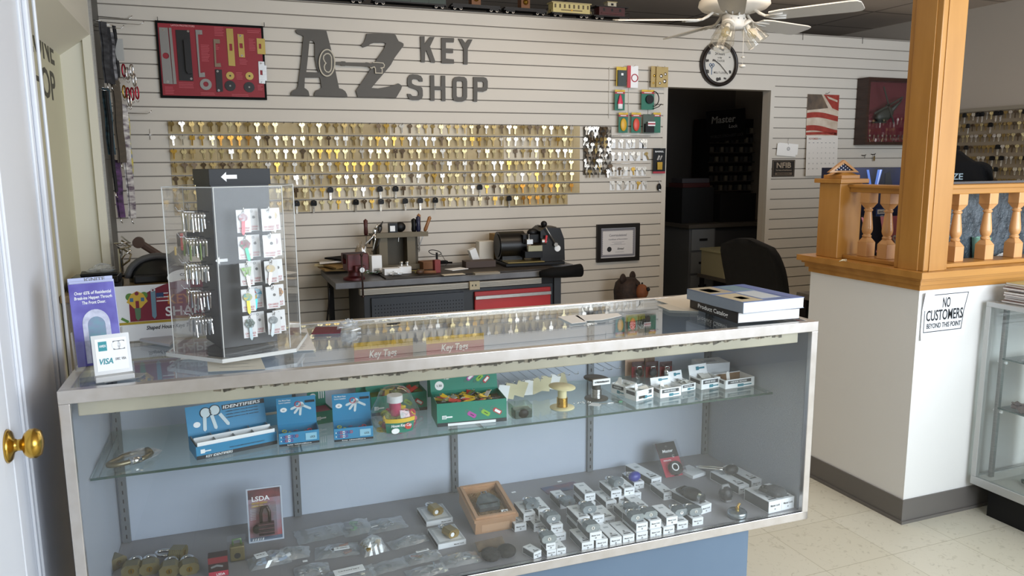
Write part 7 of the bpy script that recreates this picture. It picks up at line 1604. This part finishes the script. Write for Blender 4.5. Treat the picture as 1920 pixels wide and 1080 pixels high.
bagof('hardware_bag', 'bulging white lined bag of brass parts in the middle of the bags', 698, 1030, .062, .058, .040, [mat('bag_liner', '#c9cfcf', .6), BRASS, mat('bag_liner', '#c9cfcf')], 5, .2, 12)
bagof('hardware_bag', 'long clear bag with a polished steel rod beside the open cartons', 765, 1016, .095, .045, .014, STL, 6, .15, 4)
bagof('hardware_bag', 'clear bag with a chrome lever at the front, left of the camouflage pack', 862, 1050, .09, .055, .014, STL + [BLACKM], 7, .0, 9)
bagof('hardware_bag', 'blue tinted bag of hinges near the deck front', 792, 1046, .085, .050, .012, BR_ + STL, 8, .05, 7, (.05, .25, .035, .008, 'HINGE'))
bagof('hardware_bag', 'lower clear bag with a bright steel bar at the deck front', 800, 1072, .09, .045, .012, STL, 9, .1, 5)
bagof('hardware_bag', 'clear bag with a rectangular printed card at the deck front edge', 655, 1078, .11, .055, .012, [GREY, STEEL], 10, .02, 4, (.0, .0, .075, .030, 'LATCH SET'))
bagof('hardware_bag', 'crumpled bag of printed sachets right of the boxed brass padlock', 505, 1052, .09, .06, .024, [CARDW, GREY, mat('sachet_blue', '#8da6c4', .4)], 11, .1, 9, (-.2, -.1, .03, .025, 'KEY'))
bagof('hardware_bag', 'clear bag with white film and a rod behind the sachets bag', 545, 1040, .085, .055, .020, [CARDW, STEEL, STEEL], 12, -.1, 6)
bagof('hardware_bag', 'flat empty looking bag in front of the white lined bag', 728, 1062, .085, .05, .008, [GREY], 13, .1, 2)
bagof('hardware_bag', 'clear bag of grey screws at the front left of the bags', 585, 1070, .075, .05, .014, STL, 14, 0, 8)
for k, (px, py) in enumerate(((572, 1052), (678, 1063), (697, 1066))): simplebox('price_label', ['loose white price label left among the bags', 'loose white price label in front of the white lined bag', 'rightmost loose price label before the bags'][k], 'label', az(px, py, DZ_ + .016*0), (.012, .008, .0008), CARDW, .5*k, 0)
# flat items at the case back
simplebox('red_blue_card', 'red and blue printed card lying under the rear stacks', 'card', az(1052, 915, DZ_), (.12, .05, .0015), mat('printed_card', '#7a5560', .5, noise=(20, '#46587c')), R(4), 0)
for k, (px, py) in enumerate(((963, 923), (1049, 903))): simplebox('price_label', ['tiny price label at the deck back, right of the wooden box', 'tiny price label at the deck back behind the cartons'][k], 'label', az(px, py, DZ_), (.014, .007, .0008), CARDW, .1, 0)
# ============================================================ overhead: fan and model train
FW = mat('fan_white', '#d8d4cc', .4); FZ = 2.17
t = thing('ceiling_fan', 'white five blade ceiling fan with clear glass lamp shades', 'ceiling fan', (2.70, -1.18, FZ))
b = B(); b.lathe([(.001, .379), (.07, .379), (.075, .34), (.03, .30), (.022, .28), (.022, .16), (.06, .155), (.15, .13), (.185, .10), (.19, .075), (.17, .055), (.10, .035), (.08, .03), (.001, .03)], FW, 40); b.build('motor_housing', t)
b = B(); b.lathe([(.001, .03), (.055, .03), (.062, .02), (.062, -.035), (.050, -.05), (.001, -.052)], FW, 28); [b.cyl((.06*math.cos(a), .06*math.sin(a), .0), (.064*math.cos(a), .064*math.sin(a), .0), .004, GREY, 8) for a in (-1.2, -1.8, -2.4)]; b.build('switch_housing', t)
for a in (160, 88, 16, -56, -128):
    M = TR(rz=R(a)) @ TR(rx=R(-11)); b = B()
    pts = [(.20, -.050), (.26, -.062), (.60, -.072), (.635, -.066), (.65, -.045), (.652, 0), (.65, .045), (.635, .066), (.60, .072), (.26, .062), (.20, .050), (.19, 0)]
    b.prism(pts, .006, FW, M @ TR((0, 0, .0))); bl = b.build('blade', t, bevel=.0015)
    b = B(); T = TR(rz=R(a)); b.tube([(.08, 0, .035), (.11, 0, .045), (.14, 0, .02), (.17, 0, .004), (.20, 0, .002)], [.010, .009, .008, .007, .006], FW, 8, T); b.tube([(.17, 0, .002), (.21, -.028, -.004), (.27, -.034, -.006)], .005, FW, 6, M); b.tube([(.17, 0, .002), (.21, .028, -.004), (.27, .034, -.006)], .005, FW, 6, M); b.tube([(.19, 0, -.002), (.28, 0, -.006)], .005, FW, 6, M); b.build('blade_iron', bl)
SHD = glass('shade_glass', (.96, .95, .92), .04, .09, .05, '#dcd8cc')
BULB = mat('bulb_glass_yellow', '#a89a6a', .25, 0, alpha=.35)
for a in (-150, -35, 85):
    ta = R(36)
    T = TR((0, 0, .012), rz=R(a), s=1.02) @ TR((.035, 0, 0), ry=PI - ta)    # +z of the arm points out and down
    b = B(); b.cyl((0, 0, -.01), (0, 0, .030), .020, FW, 16, T=T); b.lathe([(.016, .030), (.030, .034), (.034, .046), (.034, .052), (.016, .054)], FW, 22, T); arm = b.build('lamp_arm', t)
    b = B(); b.lathe([(.030, .048), (.036, .06), (.047, .09), (.054, .125), (.058, .155), (.060, .165)], SHD, 28, T); b.ring(.0585, .0615, .003, SHD, T @ TR((0, 0, .164)), 28); b.build('glass_shade', arm, label='clear ribbed glass bell shade')
    b = B(); b.cyl((0, 0, .054), (0, 0, .075), .013, FW, 12, T=T); b.sphere((0, 0, .105), .024, BULB, 14, (1, 1, 1.25), T=T); b.build('bulb', arm, label='yellowish clear bulb')
    for k in range(1): b = B(); b.tube([(.004*math.cos(q), .004*math.sin(q), .085 + .004*q) for q in [i*.7 for i in range(14)]], .0011, mat('filament', '#e8c25a', .4), 4, T); b.build('filament', arm)
for k, (dx, dy, L_, e) in enumerate(((.035, -.045, .19, .012), (.055, -.02, .14, .007))):
    b = B(); b.tube([(dx, dy, -.05), (dx, dy, -.05-L_)], .0013, FW, 5); b.sphere((dx, dy, -.055-L_), e, FW, 10, (1.5, 1.5, .8)); b.build('pull_chain', t)
# train on the wall top
TZ = 2.3525; IRON = mat('rail_dark', '#1b1715', .6)
b = B(); b.bx(-.3, 2.80, .015, .018, TZ, TZ+.008, IRON); b.bx(-.3, 2.80, .062, .065, TZ, TZ+.008, IRON); [b.bx(-.3 + i*.04, -.285 + i*.04, .005, .078, TZ, TZ+.003, IRON) for i in range(78)]
tag(b.build('toy_track'), 'dark toy railway track along the top of the slat wall', 'track')
def bogie(root, x):
    b = B(); b.bx(x-.03, x+.03, .004, .070, .018, .026, IRON); tr = b.build('bogie', root)
    for dx in (-.020, .020):
        b = B(); [b.cyl((x+dx, y, .0185), (x+dx, y+.004, .0185), .0095, CHROME if y < .03 else IRON, 14) for y in (.010, .063)]; b.cyl((x+dx, .009, .0185), (x+dx, .0095, .0185), .0055, IRON, 10); b.cyl((x+dx, .012, .0185), (x+dx, .064, .0185), .002, IRON, 6); b.build('wheel_set', tr)
def car(label, x0, x1, f):
    t = thing('toy_train_car', label, 'toy train', ((x0+x1)/2, 0, TZ + .0005)); w = (x1-x0)/2
    b = B(); b.bx(-w, w, .002, .074, .026, .034, IRON); b.box((w+.006, .038, .03), (.014, .008, .006), IRON); b.build('chassis', t)
    bogie(t, -w+.045); bogie(t, w-.045); f(t, w); return t
DKG = mat('train_green', '#2c3a30', .5); CRM = mat('train_cream', '#d6c689', .5); MAR2 = mat('train_maroon', '#4a1f20', .5)
def boxcar(t, w): b = B(); b.bx(-w+.005, w-.005, .0, .076, .034, .135, DKG); b.bx(-w, w, -.003, .079, .135, .142, IRON); [b.bx(x, x+.002, -.001, 0, .034, .135, IRON) for x in (-w*.5, 0, w*.5)]; b.bx(-.012, .012, -.0015, 0, .06, .10, mat('train_badge', '#b9b28e', .5)); b.build('body', t)
def flat(t, w):
    b = B(); b.bx(-w*.95, w*.95, .0, .076, .034, .045, IRON); b.build('deck', t); b = B(); b.bx(-.03, .03, .006, .07, .0455, .12, KR); b.build('wood_block', t, label='reddish wood block'); b = B(); b.lathe([(.001, 0), (.018, 0), (.016, .006), (.010, .012), (.004, .018), (.001, .019)], BRASS, 18, TR((0, .004, .082), rx=R(90))); b.build('brass_bell', t, label='round brass bell')
def coach(t, w):
    b = B(); b.bx(-w+.006, w-.006, .0, .076, .034, .092, CRM); b.bx(-w-.004, w+.004, -.004, .080, .092, .100, mat('train_roof', '#b8a878', .5)); b.build('body', t)
    b = B()
    for i in range(8): x = -w + .022 + i*(2*w-.044)/7; b.bx(x-.006, x+.006, -.0010, -.0002, .062, .086, mat('coach_window', '#5c4c30', .4))
    b.bx(-w*.55, w*.55, -.0012, -.0002, .046, .053, mat('coach_badge', '#7c6a48', .5)); b.disc((0, .050), .006, .002, BRASS, TR((0, -.001, 0)) @ WT, 12); b.build('windows', t)
    for s_ in (-1, 1): b = B(); b.tube([(s_*(w+.002), .0, .034), (s_*(w+.002), .0, .05), (s_*(w+.002), .076, .05), (s_*(w+.002), .076, .034)], .0015, CRM, 5); b.build('end_rail', t)
def caboose(t, w):
    b = B(); b.bx(-w*.72, w*.72, .0, .076, .034, .088, MAR2); b.bx(-w*.9, w*.9, -.004, .080, .088, .094, IRON); b.build('body', t)
    b = B(); b.bx(-w*.2, w*.28, .012, .064, .094, .122, mat('train_cupola', '#cfc6ae', .5)); b.bx(-w*.24, w*.32, .008, .068, .122, .127, mat('train_roof', '#b8a878')); b.bx(-w*.02, w*.12, .0112, .012, .102, .116, IRON); b.build('cupola', t)
    b = B(); [b.bx(x-.007, x+.007, -.001, -.0002, .062, .08, IRON) for x in (-w*.45, w*.0, w*.45)]; b.cyl((-w*.6, -.004, .048), (w*.6, -.004, .048), .004, mat('train_pipe', '#6b4040', .4), 8); b.build('windows', t)
    for s_ in (-1, 1): b = B(); b.tube([(s_*w*.95, .0, .034), (s_*w*.95, .0, .06), (s_*w*.95, .076, .06), (s_*w*.95, .076, .034)], .0015, IRON, 5); b.build('end_rail', t)
car('dark toy train wagon at the far left of the wall top', -.05, .42, boxcar); car('second dark green toy wagon from the left on the wall top', .45, .93, boxcar); car('dark green toy wagon left of the flat cars', .98, 1.44, boxcar)
car('toy flat car with a wooden block and brass bell, left of two', 1.47, 1.80, flat); car('toy flat car with a wooden block and brass bell, beside the cream coach', 1.82, 2.12, flat)
car('cream toy passenger coach with eight windows', 2.155, 2.435, coach); car('maroon toy caboose with a pale cupola ending the train', 2.46, 2.73, caboose)
b = B(); b.tube([(3.0, .0, 2.42), (3.0, .0, 2.3525)], .002, BLACK)
# ============================================================ right side
# key board on the right wall
t = thing('side_key_board', 'dim key board covering the right wall behind the railing', 'key board', (5.498, 0, 0))
b = B(); b.bx(-.012, 0, -2.3, 0.0-.02, 1.0, 1.775, mat('side_board', '#8c7e6a', .7)); b.bx(-.03, 0, -2.3, -.02, 1.775, 1.80, mat('side_board_rim', '#8f8676', .6)); b.build('board', t)
kk = B(); kr = random.Random(11)
for r_ in range(9):
    z = 1.765 - r_*.082
    for i in range(60):
        y = -.05 - .037*i; cn = kr.choice(['silver', 'pale brass', 'dull brass', 'dull brass', 'dark']); sh = kr.choice([0, 1, 2])
        if kr.random() < .12: cn, sh = 'black headed', 4
        me = kmesh(sh, cn); M = TR((5.470, y, z), rz=R(-90 + kr.uniform(-20, 20))); k0 = len(kk.v); kk.v += [M @ v.co for v in me.vertices]
        for p in me.polygons: kk.f.append([k0 + j for j in p.vertices]); kk.mi.append(kk._m(me.materials[p.material_index])); kk.sm.append(False)
o = kk.build('key_blank'); o['kind'] = 'stuff'; tag(o, 'hundreds of dim small keys hanging on the right wall board', 'keys')
for r_ in range(9):
    pass
# pebbled desk partition
PEB = mat('pebbled_plastic', '#39434a', .25, 0, noise=(26, '#5d6870', (1, 1, .5)), bump=(70, 1.0))
t = thing('desk_partition', 'dark pebbled desk partition with grey felt top behind the right balusters', 'partition', (0, 0, 0))
b = B(); b.bx(2.70, 5.3, -2.45, -2.435, .9, 1.30, PEB); b.build('panel', t); b = B(); b.bx(2.70, 5.3, -2.462, -2.423, 1.30, 1.325, mat('felt_grey', '#6e6d70', .95, bump=(200, .5))); b.build('felt_cap', t); b = B(); b.bx(2.72, 2.76, -2.45, -2.435, 0, .9, BLACK); b.bx(4.9, 4.94, -2.45, -2.435, 0, .9, BLACK); b.build('support', t)
t = thing('back_desk', 'dark desk behind the half wall, mostly hidden', 'desk', (3.2, -2.0, 0)); b = B(); b.bx(-.42, .12, -.40, .32, .72, .75, TOPG); b.build('desk_top', t)
for sx in (-.38, .08):
    for sy in (-.36, .29): b = B(); b.bx(sx-.02, sx+.02, sy-.02, sy+.02, 0, .72, BLACK); b.build('leg', t)
t = thing('printed_carton', 'dark carton printed with blue lightning behind the left balusters', 'carton', (3.07, -1.90, .751), R(0))
LT = mat('lightning_print', '#0c0e1a', .35, noise=(5, '#18224c', (1.2, 1, .5)))
b = B(); b.bx(-.19, .16, 0, .2, 0, .63, LT); b.build('box', t); b = B(); T = WT @ Matrix.Identity(4)
LB = mat('lightning_blue', '#5d7fd0', .4); LB2 = mat('lightning_white', '#b9c6ee', .4)
b.prism([(-.10, .62), (-.085, .62), (-.05, .50), (-.06, .49)], .001, LB, WT); b.prism([(-.03, .62), (.0, .62), (-.05, .44), (-.07, .40)], .001, LB, WT); b.prism([(-.015, .62), (-.005, .62), (-.045, .46)], .0014, LB2, WT); b.prism([(.02, .60), (.05, .61), (.07, .55), (.05, .40), (.03, .40)], .001, mat('figure_black', '#0c0c10', .5), WT); b.text('THE STORM', .04, .405, .02, CARDW, WT, z=.002, w=.09); b.build('front_print', t)
t = thing('pinned_badge', 'small blue and white emblem card above the dark curved display', 'card', ay(1654, 403, -2.12)); b = B(); b.bx(-.035, .035, 0, .002, -.06, .03, mat('badge_blue', '#2c4a86', .5)); b.rect(-.03, .03, .005, .025, .0005, CARDW, WT); b.disc((0, -.022), .022, .0008, mat('badge_pale', '#b9c8dc', .5), WT, 18); b.text('SHOP', 0, .01, .010, INK, WT, z=.0012, w=.05)
b.build('card', t); b = B(); b.tube([(0, .001, -.06), (0, .003, -.25), (0, .01, -.42)], .002, BLACK, 5); b.build('stem', t)
t = thing('curved_display', 'black curved counter display lettered in white with pink flames behind the left balusters', 'display', (2.79, -2.19, .751))
b = B(); PKF = mat('flame_pink', '#d8607e', .5, noise=(9, '#e8a0a0')); CB = mat('display_black', '#16131a', .4)
n = 12; outl = [(-.155 + .03*(1 - i/n)**0, .45)] 
outl = [(-.175, .43), (.36, .39), (.36, 0), (-.11, 0)] + [(-.11 - .065*math.sin(PI/2*i/n), .43*i/n) for i in range(1, n)]
b.prism(outl, .02, CB, WT); T = TR((0, -.0205, 0)) @ WT
b.prism([(-.015, 0), (.055, 0), (.035, .16), (.06, .30), (.075, .42), (-.04, .42), (-.01, .30), (-.02, .16)], .001, PKF, T); b.prism([(.13, 0), (.18, 0), (.20, .18), (.17, .40), (.14, .40), (.13, .18)], .001, PKF, T)
b.prism([(-.15, .42), (-.14, .42), (-.075, .28), (-.085, .28)], .001, PKF, T); b.prism([(-.15, .20), (-.115, .21), (-.105, .25), (-.125, .31), (-.135, .25), (-.15, .24)], .001, mat('flame_rim', '#c2405c', .5), T); b.prism([[(-.142, .21), (-.12, .215), (-.115, .245), (-.125, .275), (-.135, .24)]], .0016, CB, T)
b.text('SCHWABCO', .180, .292, .042, CARDW, T, z=.003, w=.285); b.text('industrial fragrance', -.0, .262, .012, PKF, T, z=.003, w=.11); b.build('panel', t)
t = thing('drinking_cup', 'mint green paper cup behind the second right baluster', 'cup', (3.035, -2.482, .9795)); 
MINT = mat('cup_mint', '#9fd8c2', .5); b = B(); b.lathe([(.001, .0), (.027, 0), (.036, .11), (.037, .112), (.034, .11), (.025, .006), (.001, .006)], MINT, 24); b.build('cup', t)
b = B(); b.bx(HX+.19, 5.3, HY+.19, -2.463, .955, .979, TOPG); tag(b.build('narrow_shelf'), 'narrow dark shelf between the half wall and the desk partition', 'shelf')
for k, (px, py, lab) in enumerate(((1790, 492, 'crumpled white paper behind the first right baluster'), (1880, 486, 'crumpled white wrapper right of the mint cup'))): crumple('crumpled_paper', lab, 'paper', (ay(px, py, -2.49).x, -2.485, .9795), .04, .015, .035, PAPER, 30 + k)
t = thing('tape_clip', 'small clear and silver clip lying on the wooden ledge', 'clip', az(1581, 491, CAPZ)); t.location.z = CAPZ + .0005; b = B(); b.tube([(-.02, 0, .002), (-.01, -.006, .010), (.01, -.006, .010), (.02, 0, .002), (.01, .006, .004), (-.012, .006, .004)], .0016, mat('clip_pale', '#d8cfb0', .3, .3), 6, closed=True); b.build('loop', t)
# the seated or bending person behind the column
JK = mat('jacket_black', '#08080a', .9, spec=.2); SKN = mat('skin', '#8a6350', .6); HRB = mat('hair_brown', '#3c2a20', .8, noise=(80, '#2c1e17'))
def skin_obj(name, pts, edges, rad, m, parent, root=0, sub=2):
    me = bpy.data.meshes.new(name); me.from_pydata(pts, edges, []); me.materials.append(m)
    o = bpy.data.objects.new(name, me); COL.objects.link(o); o.parent = parent
    md = o.modifiers.new('skin', 'SKIN'); 
    sv = me.skin_vertices[0].data if me.skin_vertices else None
    if sv is None:
        me.attributes  # the layer is created by the modifier below
    return o, md
def tubes_body(name, chains, m, parent):
    b = B()
    for pts, rr_, fl in chains: b.tube(pts, rr_, m, 14, flat=fl)
    o = b.build(name, parent)
    rm = o.modifiers.new('remesh', 'REMESH'); rm.mode = 'VOXEL'; rm.voxel_size = .009; rm.use_smooth_shade = True
    sm = o.modifiers.new('smooth', 'SMOOTH'); sm.iterations = 6; sm.factor = .5
    return o
t = thing('person', 'person in a black lettered jacket bending behind the wooden column', 'person', (3.90, -1.62, .0), R(-112))
# faces -X, leaning forward over the desk
body = [([(.02, .09, .10), (.02, .09, .48), (.04, .08, .90)], [.05, .062, .085], 1), ([(.02, -.09, .10), (.02, -.09, .48), (.04, -.08, .90)], [.05, .062, .085], 1),
        ([(.04, .09, .045), (-.06, .10, .035), (-.15, .10, .03)], [.045, .045, .035], .7), ([(.04, -.09, .045), (-.06, -.10, .035), (-.15, -.10, .03)], [.045, .045, .035], .7),
        ([(.04, 0, .88), (.03, 0, 1.0), (-.0, 0, 1.15), (-.07, 0, 1.29), (-.16, 0, 1.38)], [.14, .135, .145, .15, .10], 1),
        ([(-.10, .17, 1.33), (-.14, .22, 1.15), (-.30, .20, 1.02), (-.40, .14, .98)], [.06, .05, .042, .03], 1), ([(-.10, -.17, 1.33), (-.14, -.22, 1.15), (-.30, -.20, 1.02), (-.40, -.14, .98)], [.06, .05, .042, .03], 1),
        ([(-.10, .0, 1.33), (-.20, 0, 1.40), (-.25, 0, 1.44)], [.09, .055, .052], 1),
        ([(-.25, 0, 1.44), (-.29, 0, 1.48), (-.33, 0, 1.49)], [.075, .095, .08], 1), ([(-.34, 0, 1.42), (-.37, 0, 1.41)], [.04, .03], 1), ([(-.385, 0, 1.46), (-.40, 0, 1.45)], [.014, .012], 1)]
for s_ in (-1, 1):
    hx, hy, hz = -.40, s_*.14, .98
    body.append(([(hx, hy, hz), (hx-.05, hy-s_*.01, hz-.01), (hx-.08, hy-s_*.01, hz-.015)], [.028, .034, .032], .6))
    for k in range(4): yy = hy - s_*.01 + (k-1.5)*.018; L_ = [.055, .065, .06, .045][k]; body.append(([(hx-.07, yy, hz-.012), (hx-.08-L_*.5, yy, hz-.02), (hx-.08-L_, yy, hz-.05)], [.010, .009, .0075], 1))
    body.append(([(hx-.03, hy-s_*.03, hz-.01), (hx-.06, hy-s_*.05, hz-.025), (hx-.085, hy-s_*.045, hz-.04)], [.011, .010, .008], 1))
    body.append(([(-.29, s_*.088, 1.455), (-.285, s_*.092, 1.48)], [.014, .016], 1))
bo = tubes_body('body', body, SKN, t)
tubes_body('jacket', [([(.05, 0, .84), (.04, 0, 1.0), (.01, 0, 1.16), (-.06, 0, 1.31), (-.14, 0, 1.39)], [.165, .160, .172, .178, .12], 1.0), ([(-.02, -.10, 1.30), (-.08, -.16, 1.34), (-.13, -.22, 1.15), (-.30, -.20, 1.02), (-.36, -.16, .99)], [.12, .09, .072, .058, .05], 1), ([(-.02, .10, 1.30), (-.08, .16, 1.34), (-.13, .22, 1.15), (-.30, .20, 1.02), (-.36, .16, .99)], [.12, .09, .072, .058, .05], 1), ([(-.10, -.08, 1.42), (-.06, 0, 1.44), (-.10, .08, 1.42)], [.04, .05, .04], 1)], JK, t)
tubes_body('trousers', [([(.02, .09, .09), (.02, .09, .48), (.04, .07, .92)], [.066, .078, .11], 1), ([(.02, -.09, .09), (.02, -.09, .48), (.04, -.07, .92)], [.066, .078, .11], 1)], mat('trousers_dark', '#22242c', .85), t)
tubes_body('hair', [([(-.24, 0, 1.49), (-.28, 0, 1.515), (-.33, 0, 1.525)], [.075, .092, .072], 1)], HRB, t)
for s_ in (-1, 1): b = B(); b.sphere((-.385, s_*.032, 1.475), .009, INK, 10); b.build('eye', t)
pi_ = (Matrix.Translation(t.location) @ Euler((0, 0, t.rotation_euler.z)).to_matrix().to_4x4()).inverted(); q_ = ay(1795, 333, -1.80); b = B(); b.text('ZE', 0, 0, .032, mat('jacket_letter', '#8fa3ad', .6), pi_ @ TR((q_.x, q_.y, q_.z - .01), rz=R(-28)) @ WT, al='c', w=.055); b.build('lettering', t)
# ---- right showcase
t = thing('side_showcase', 'glass showcase with pale frame and black base at the right edge', 'display case', (2.79, -2.715, 0)); SF = mat('showcase_frame', '#b9bab8', .4, .5)
L_ = 1.35; Wd = .50; z0, z1 = .125, .872
b = B(); b.bx(.045, Wd-.03, -L_+.04, -.05, 0, z0, BLACK); b.build('base', t)
def fr_(x0, x1, y0, y1, za, zb, n='frame_edge'): b = B(); b.bx(x0, x1, y0, y1, za, zb, SF); b.build(n, t, bevel=.0015)
for za, zb in ((z0, z0+.034), (z1-.020, z1)):
    fr_(0, .02, -L_, 0, za, zb); fr_(Wd-.02, Wd, -L_, 0, za, zb); fr_(.02, Wd-.02, -.02, 0, za, zb); fr_(.02, Wd-.02, -L_, -L_+.02, za, zb)
for x in (0, Wd-.02):
    for y in (-.02, -L_): fr_(x, x+.02, y, y+.02, z0+.034, z1-.02, 'corner_post')
b = B(); b.bx(.02, Wd-.02, -L_+.02, -.02, z0+.02, z0+.033, mat('showcase_deck', '#b5b2ac', .5)); b.build('deck', t)
for (x0, x1, y0, y1, nm) in ((.006, .010, -L_+.02, -.02, 'side_glass'), (Wd-.010, Wd-.006, -L_+.02, -.02, 'side_glass'), (.02, Wd-.02, -.012, -.008, 'end_glass'), (.02, Wd-.02, -L_+.008, -L_+.012, 'end_glass')): b = B(); b.bx(x0, x1, y0, y1, z0+.034, z1-.02, PANE); b.build(nm, t)
b = B(); b.bx(.02, Wd-.02, -L_+.02, -.02, z1-.008, z1-.003, PANE); b.build('top_glass', t)
b = B(); b.bx(.30, .308, -L_+.03, -.03, z0+.034, z1-.021, mat('showcase_back', '#c2d2d4', .4)); b.build('back_panel', t)
for k, z in enumerate((.446, .646)):
    b = B(); b.bx(.05, .29, -L_+.05, -.05, z, z+.005, SHG); b.bx(.0492, .05, -L_+.05, -.05, z, z+.005, mat('glass_edge_green', '#2a4540')); b.build('glass_shelf', t)
    b = B(); b.cyl((.07, -.055, z-.016), (.07, -.02, z-.016), .006, CARDW, 10); b.build('shelf_pin', t)
b = B(); b.bx(.055, .070, -.048, -.033, z0+.034, z1-.021, STEEL); b.build('shelf_standard', t)
tt = thing('dried_bat_ornament', 'brown crumpled leaf shaped ornament on the side showcase lower shelf', 'ornament', (2.885, -2.86, .4515)); rr = random.Random(2); BRL = mat('ornament_brown', '#6c5a54', .8, noise=(40, '#4a3c38'))
b = B(); [b.box((rr.uniform(-.03, .03), rr.uniform(-.07, .05), .012 + .012*rr.random()), (.04, .03, .004), BRL, rz=rr.uniform(0, 3), rx=rr.uniform(-.5, .5), ry=rr.uniform(-.5, .5)) for i in range(22)]; b.sphere((0, -.02, .014), .024, BRL, 10, (1, 1.6, .5)); b.build('body', tt)
b = B(); b.tube([(.02*math.cos(a), .02*math.sin(a)*1.2, .006+.004*math.sin(a)) for a in [i*PI/8 for i in range(16)]], .003, mat('ring_dark_metal', '#3c4244', .4, .6), 6, closed=True); tag(b.build('metal_ring', loc=(2.89, -2.90, .652)), 'dark metal ring on the side showcase upper shelf', 'ring')
crumple('clear_parts_bag', 'small clear bag of parts on the side showcase upper shelf', 'bag', (2.88, -2.845, .6515), .025, .02, .014, BAG, 51)
tt = thing('handcuff_lock', 'grey handcuff like padlock on the side showcase deck', 'padlock', (2.90, -2.90, .1585)); b = B(); b.box((0, -.03, .014), (.06, .07, .026), mat('lock_olive', '#5c625c', .5, .4)); b.build('body', tt, bevel=.006); b = B(); b.tube([(-.018, .005, .014), (-.018, .035, .014), (0, .05, .014), (.018, .035, .014), (.018, .005, .014)], .005, mat('lock_olive', '#5c625c'), 8); b.build('shackle', tt)
tt = thing('pink_tool', 'pink and maroon object on the side showcase deck at the frame edge', 'tool', (2.91, -3.0, .1585)); b = B(); b.sphere((0, .0, .055), .022, mat('tool_pink', '#d86a78', .4), 12, (1, 1.6, .8)); b.build('cap', tt); b = B(); b.cyl((0, -.02, 0), (0, -.005, .05), .014, mat('tool_maroon', '#5a2830', .5), 14); b.build('handle', tt)
for i in range(9):
    cols = ['#8a6f66', '#a08a7c', '#c9c2b8', '#7d6468', '#d0cabd', '#93796c', '#6f5a5c', '#b3a08c', '#c2b37c']
    tt = thing('magazine', 'worn magazine, %s from the bottom of the stack on the side showcase' % ordi(i+1), 'magazine', (2.98 + (i % 3)*.008, -2.92 - (i % 2)*.006, z1 + .001 + i*.0085), R([1, -2, 2, 0, 3, -1, 2, -3, 1][i]), group=None)
    b = B(); b.bx(-.155, .12, -.17, .17, .0008, .0064, mat('page_block', '#e4e2de')); b.build('pages', tt); b = B(); b.bx(-.156, .121, -.171, .171, 0, .0008, mat('mag_' + cols[i].strip('#'), cols[i], .5)); b.bx(-.156, .121, -.171, .171, .0064, .0074, mat('mag_' + cols[i].strip('#'), cols[i])); b.build('cover', tt)
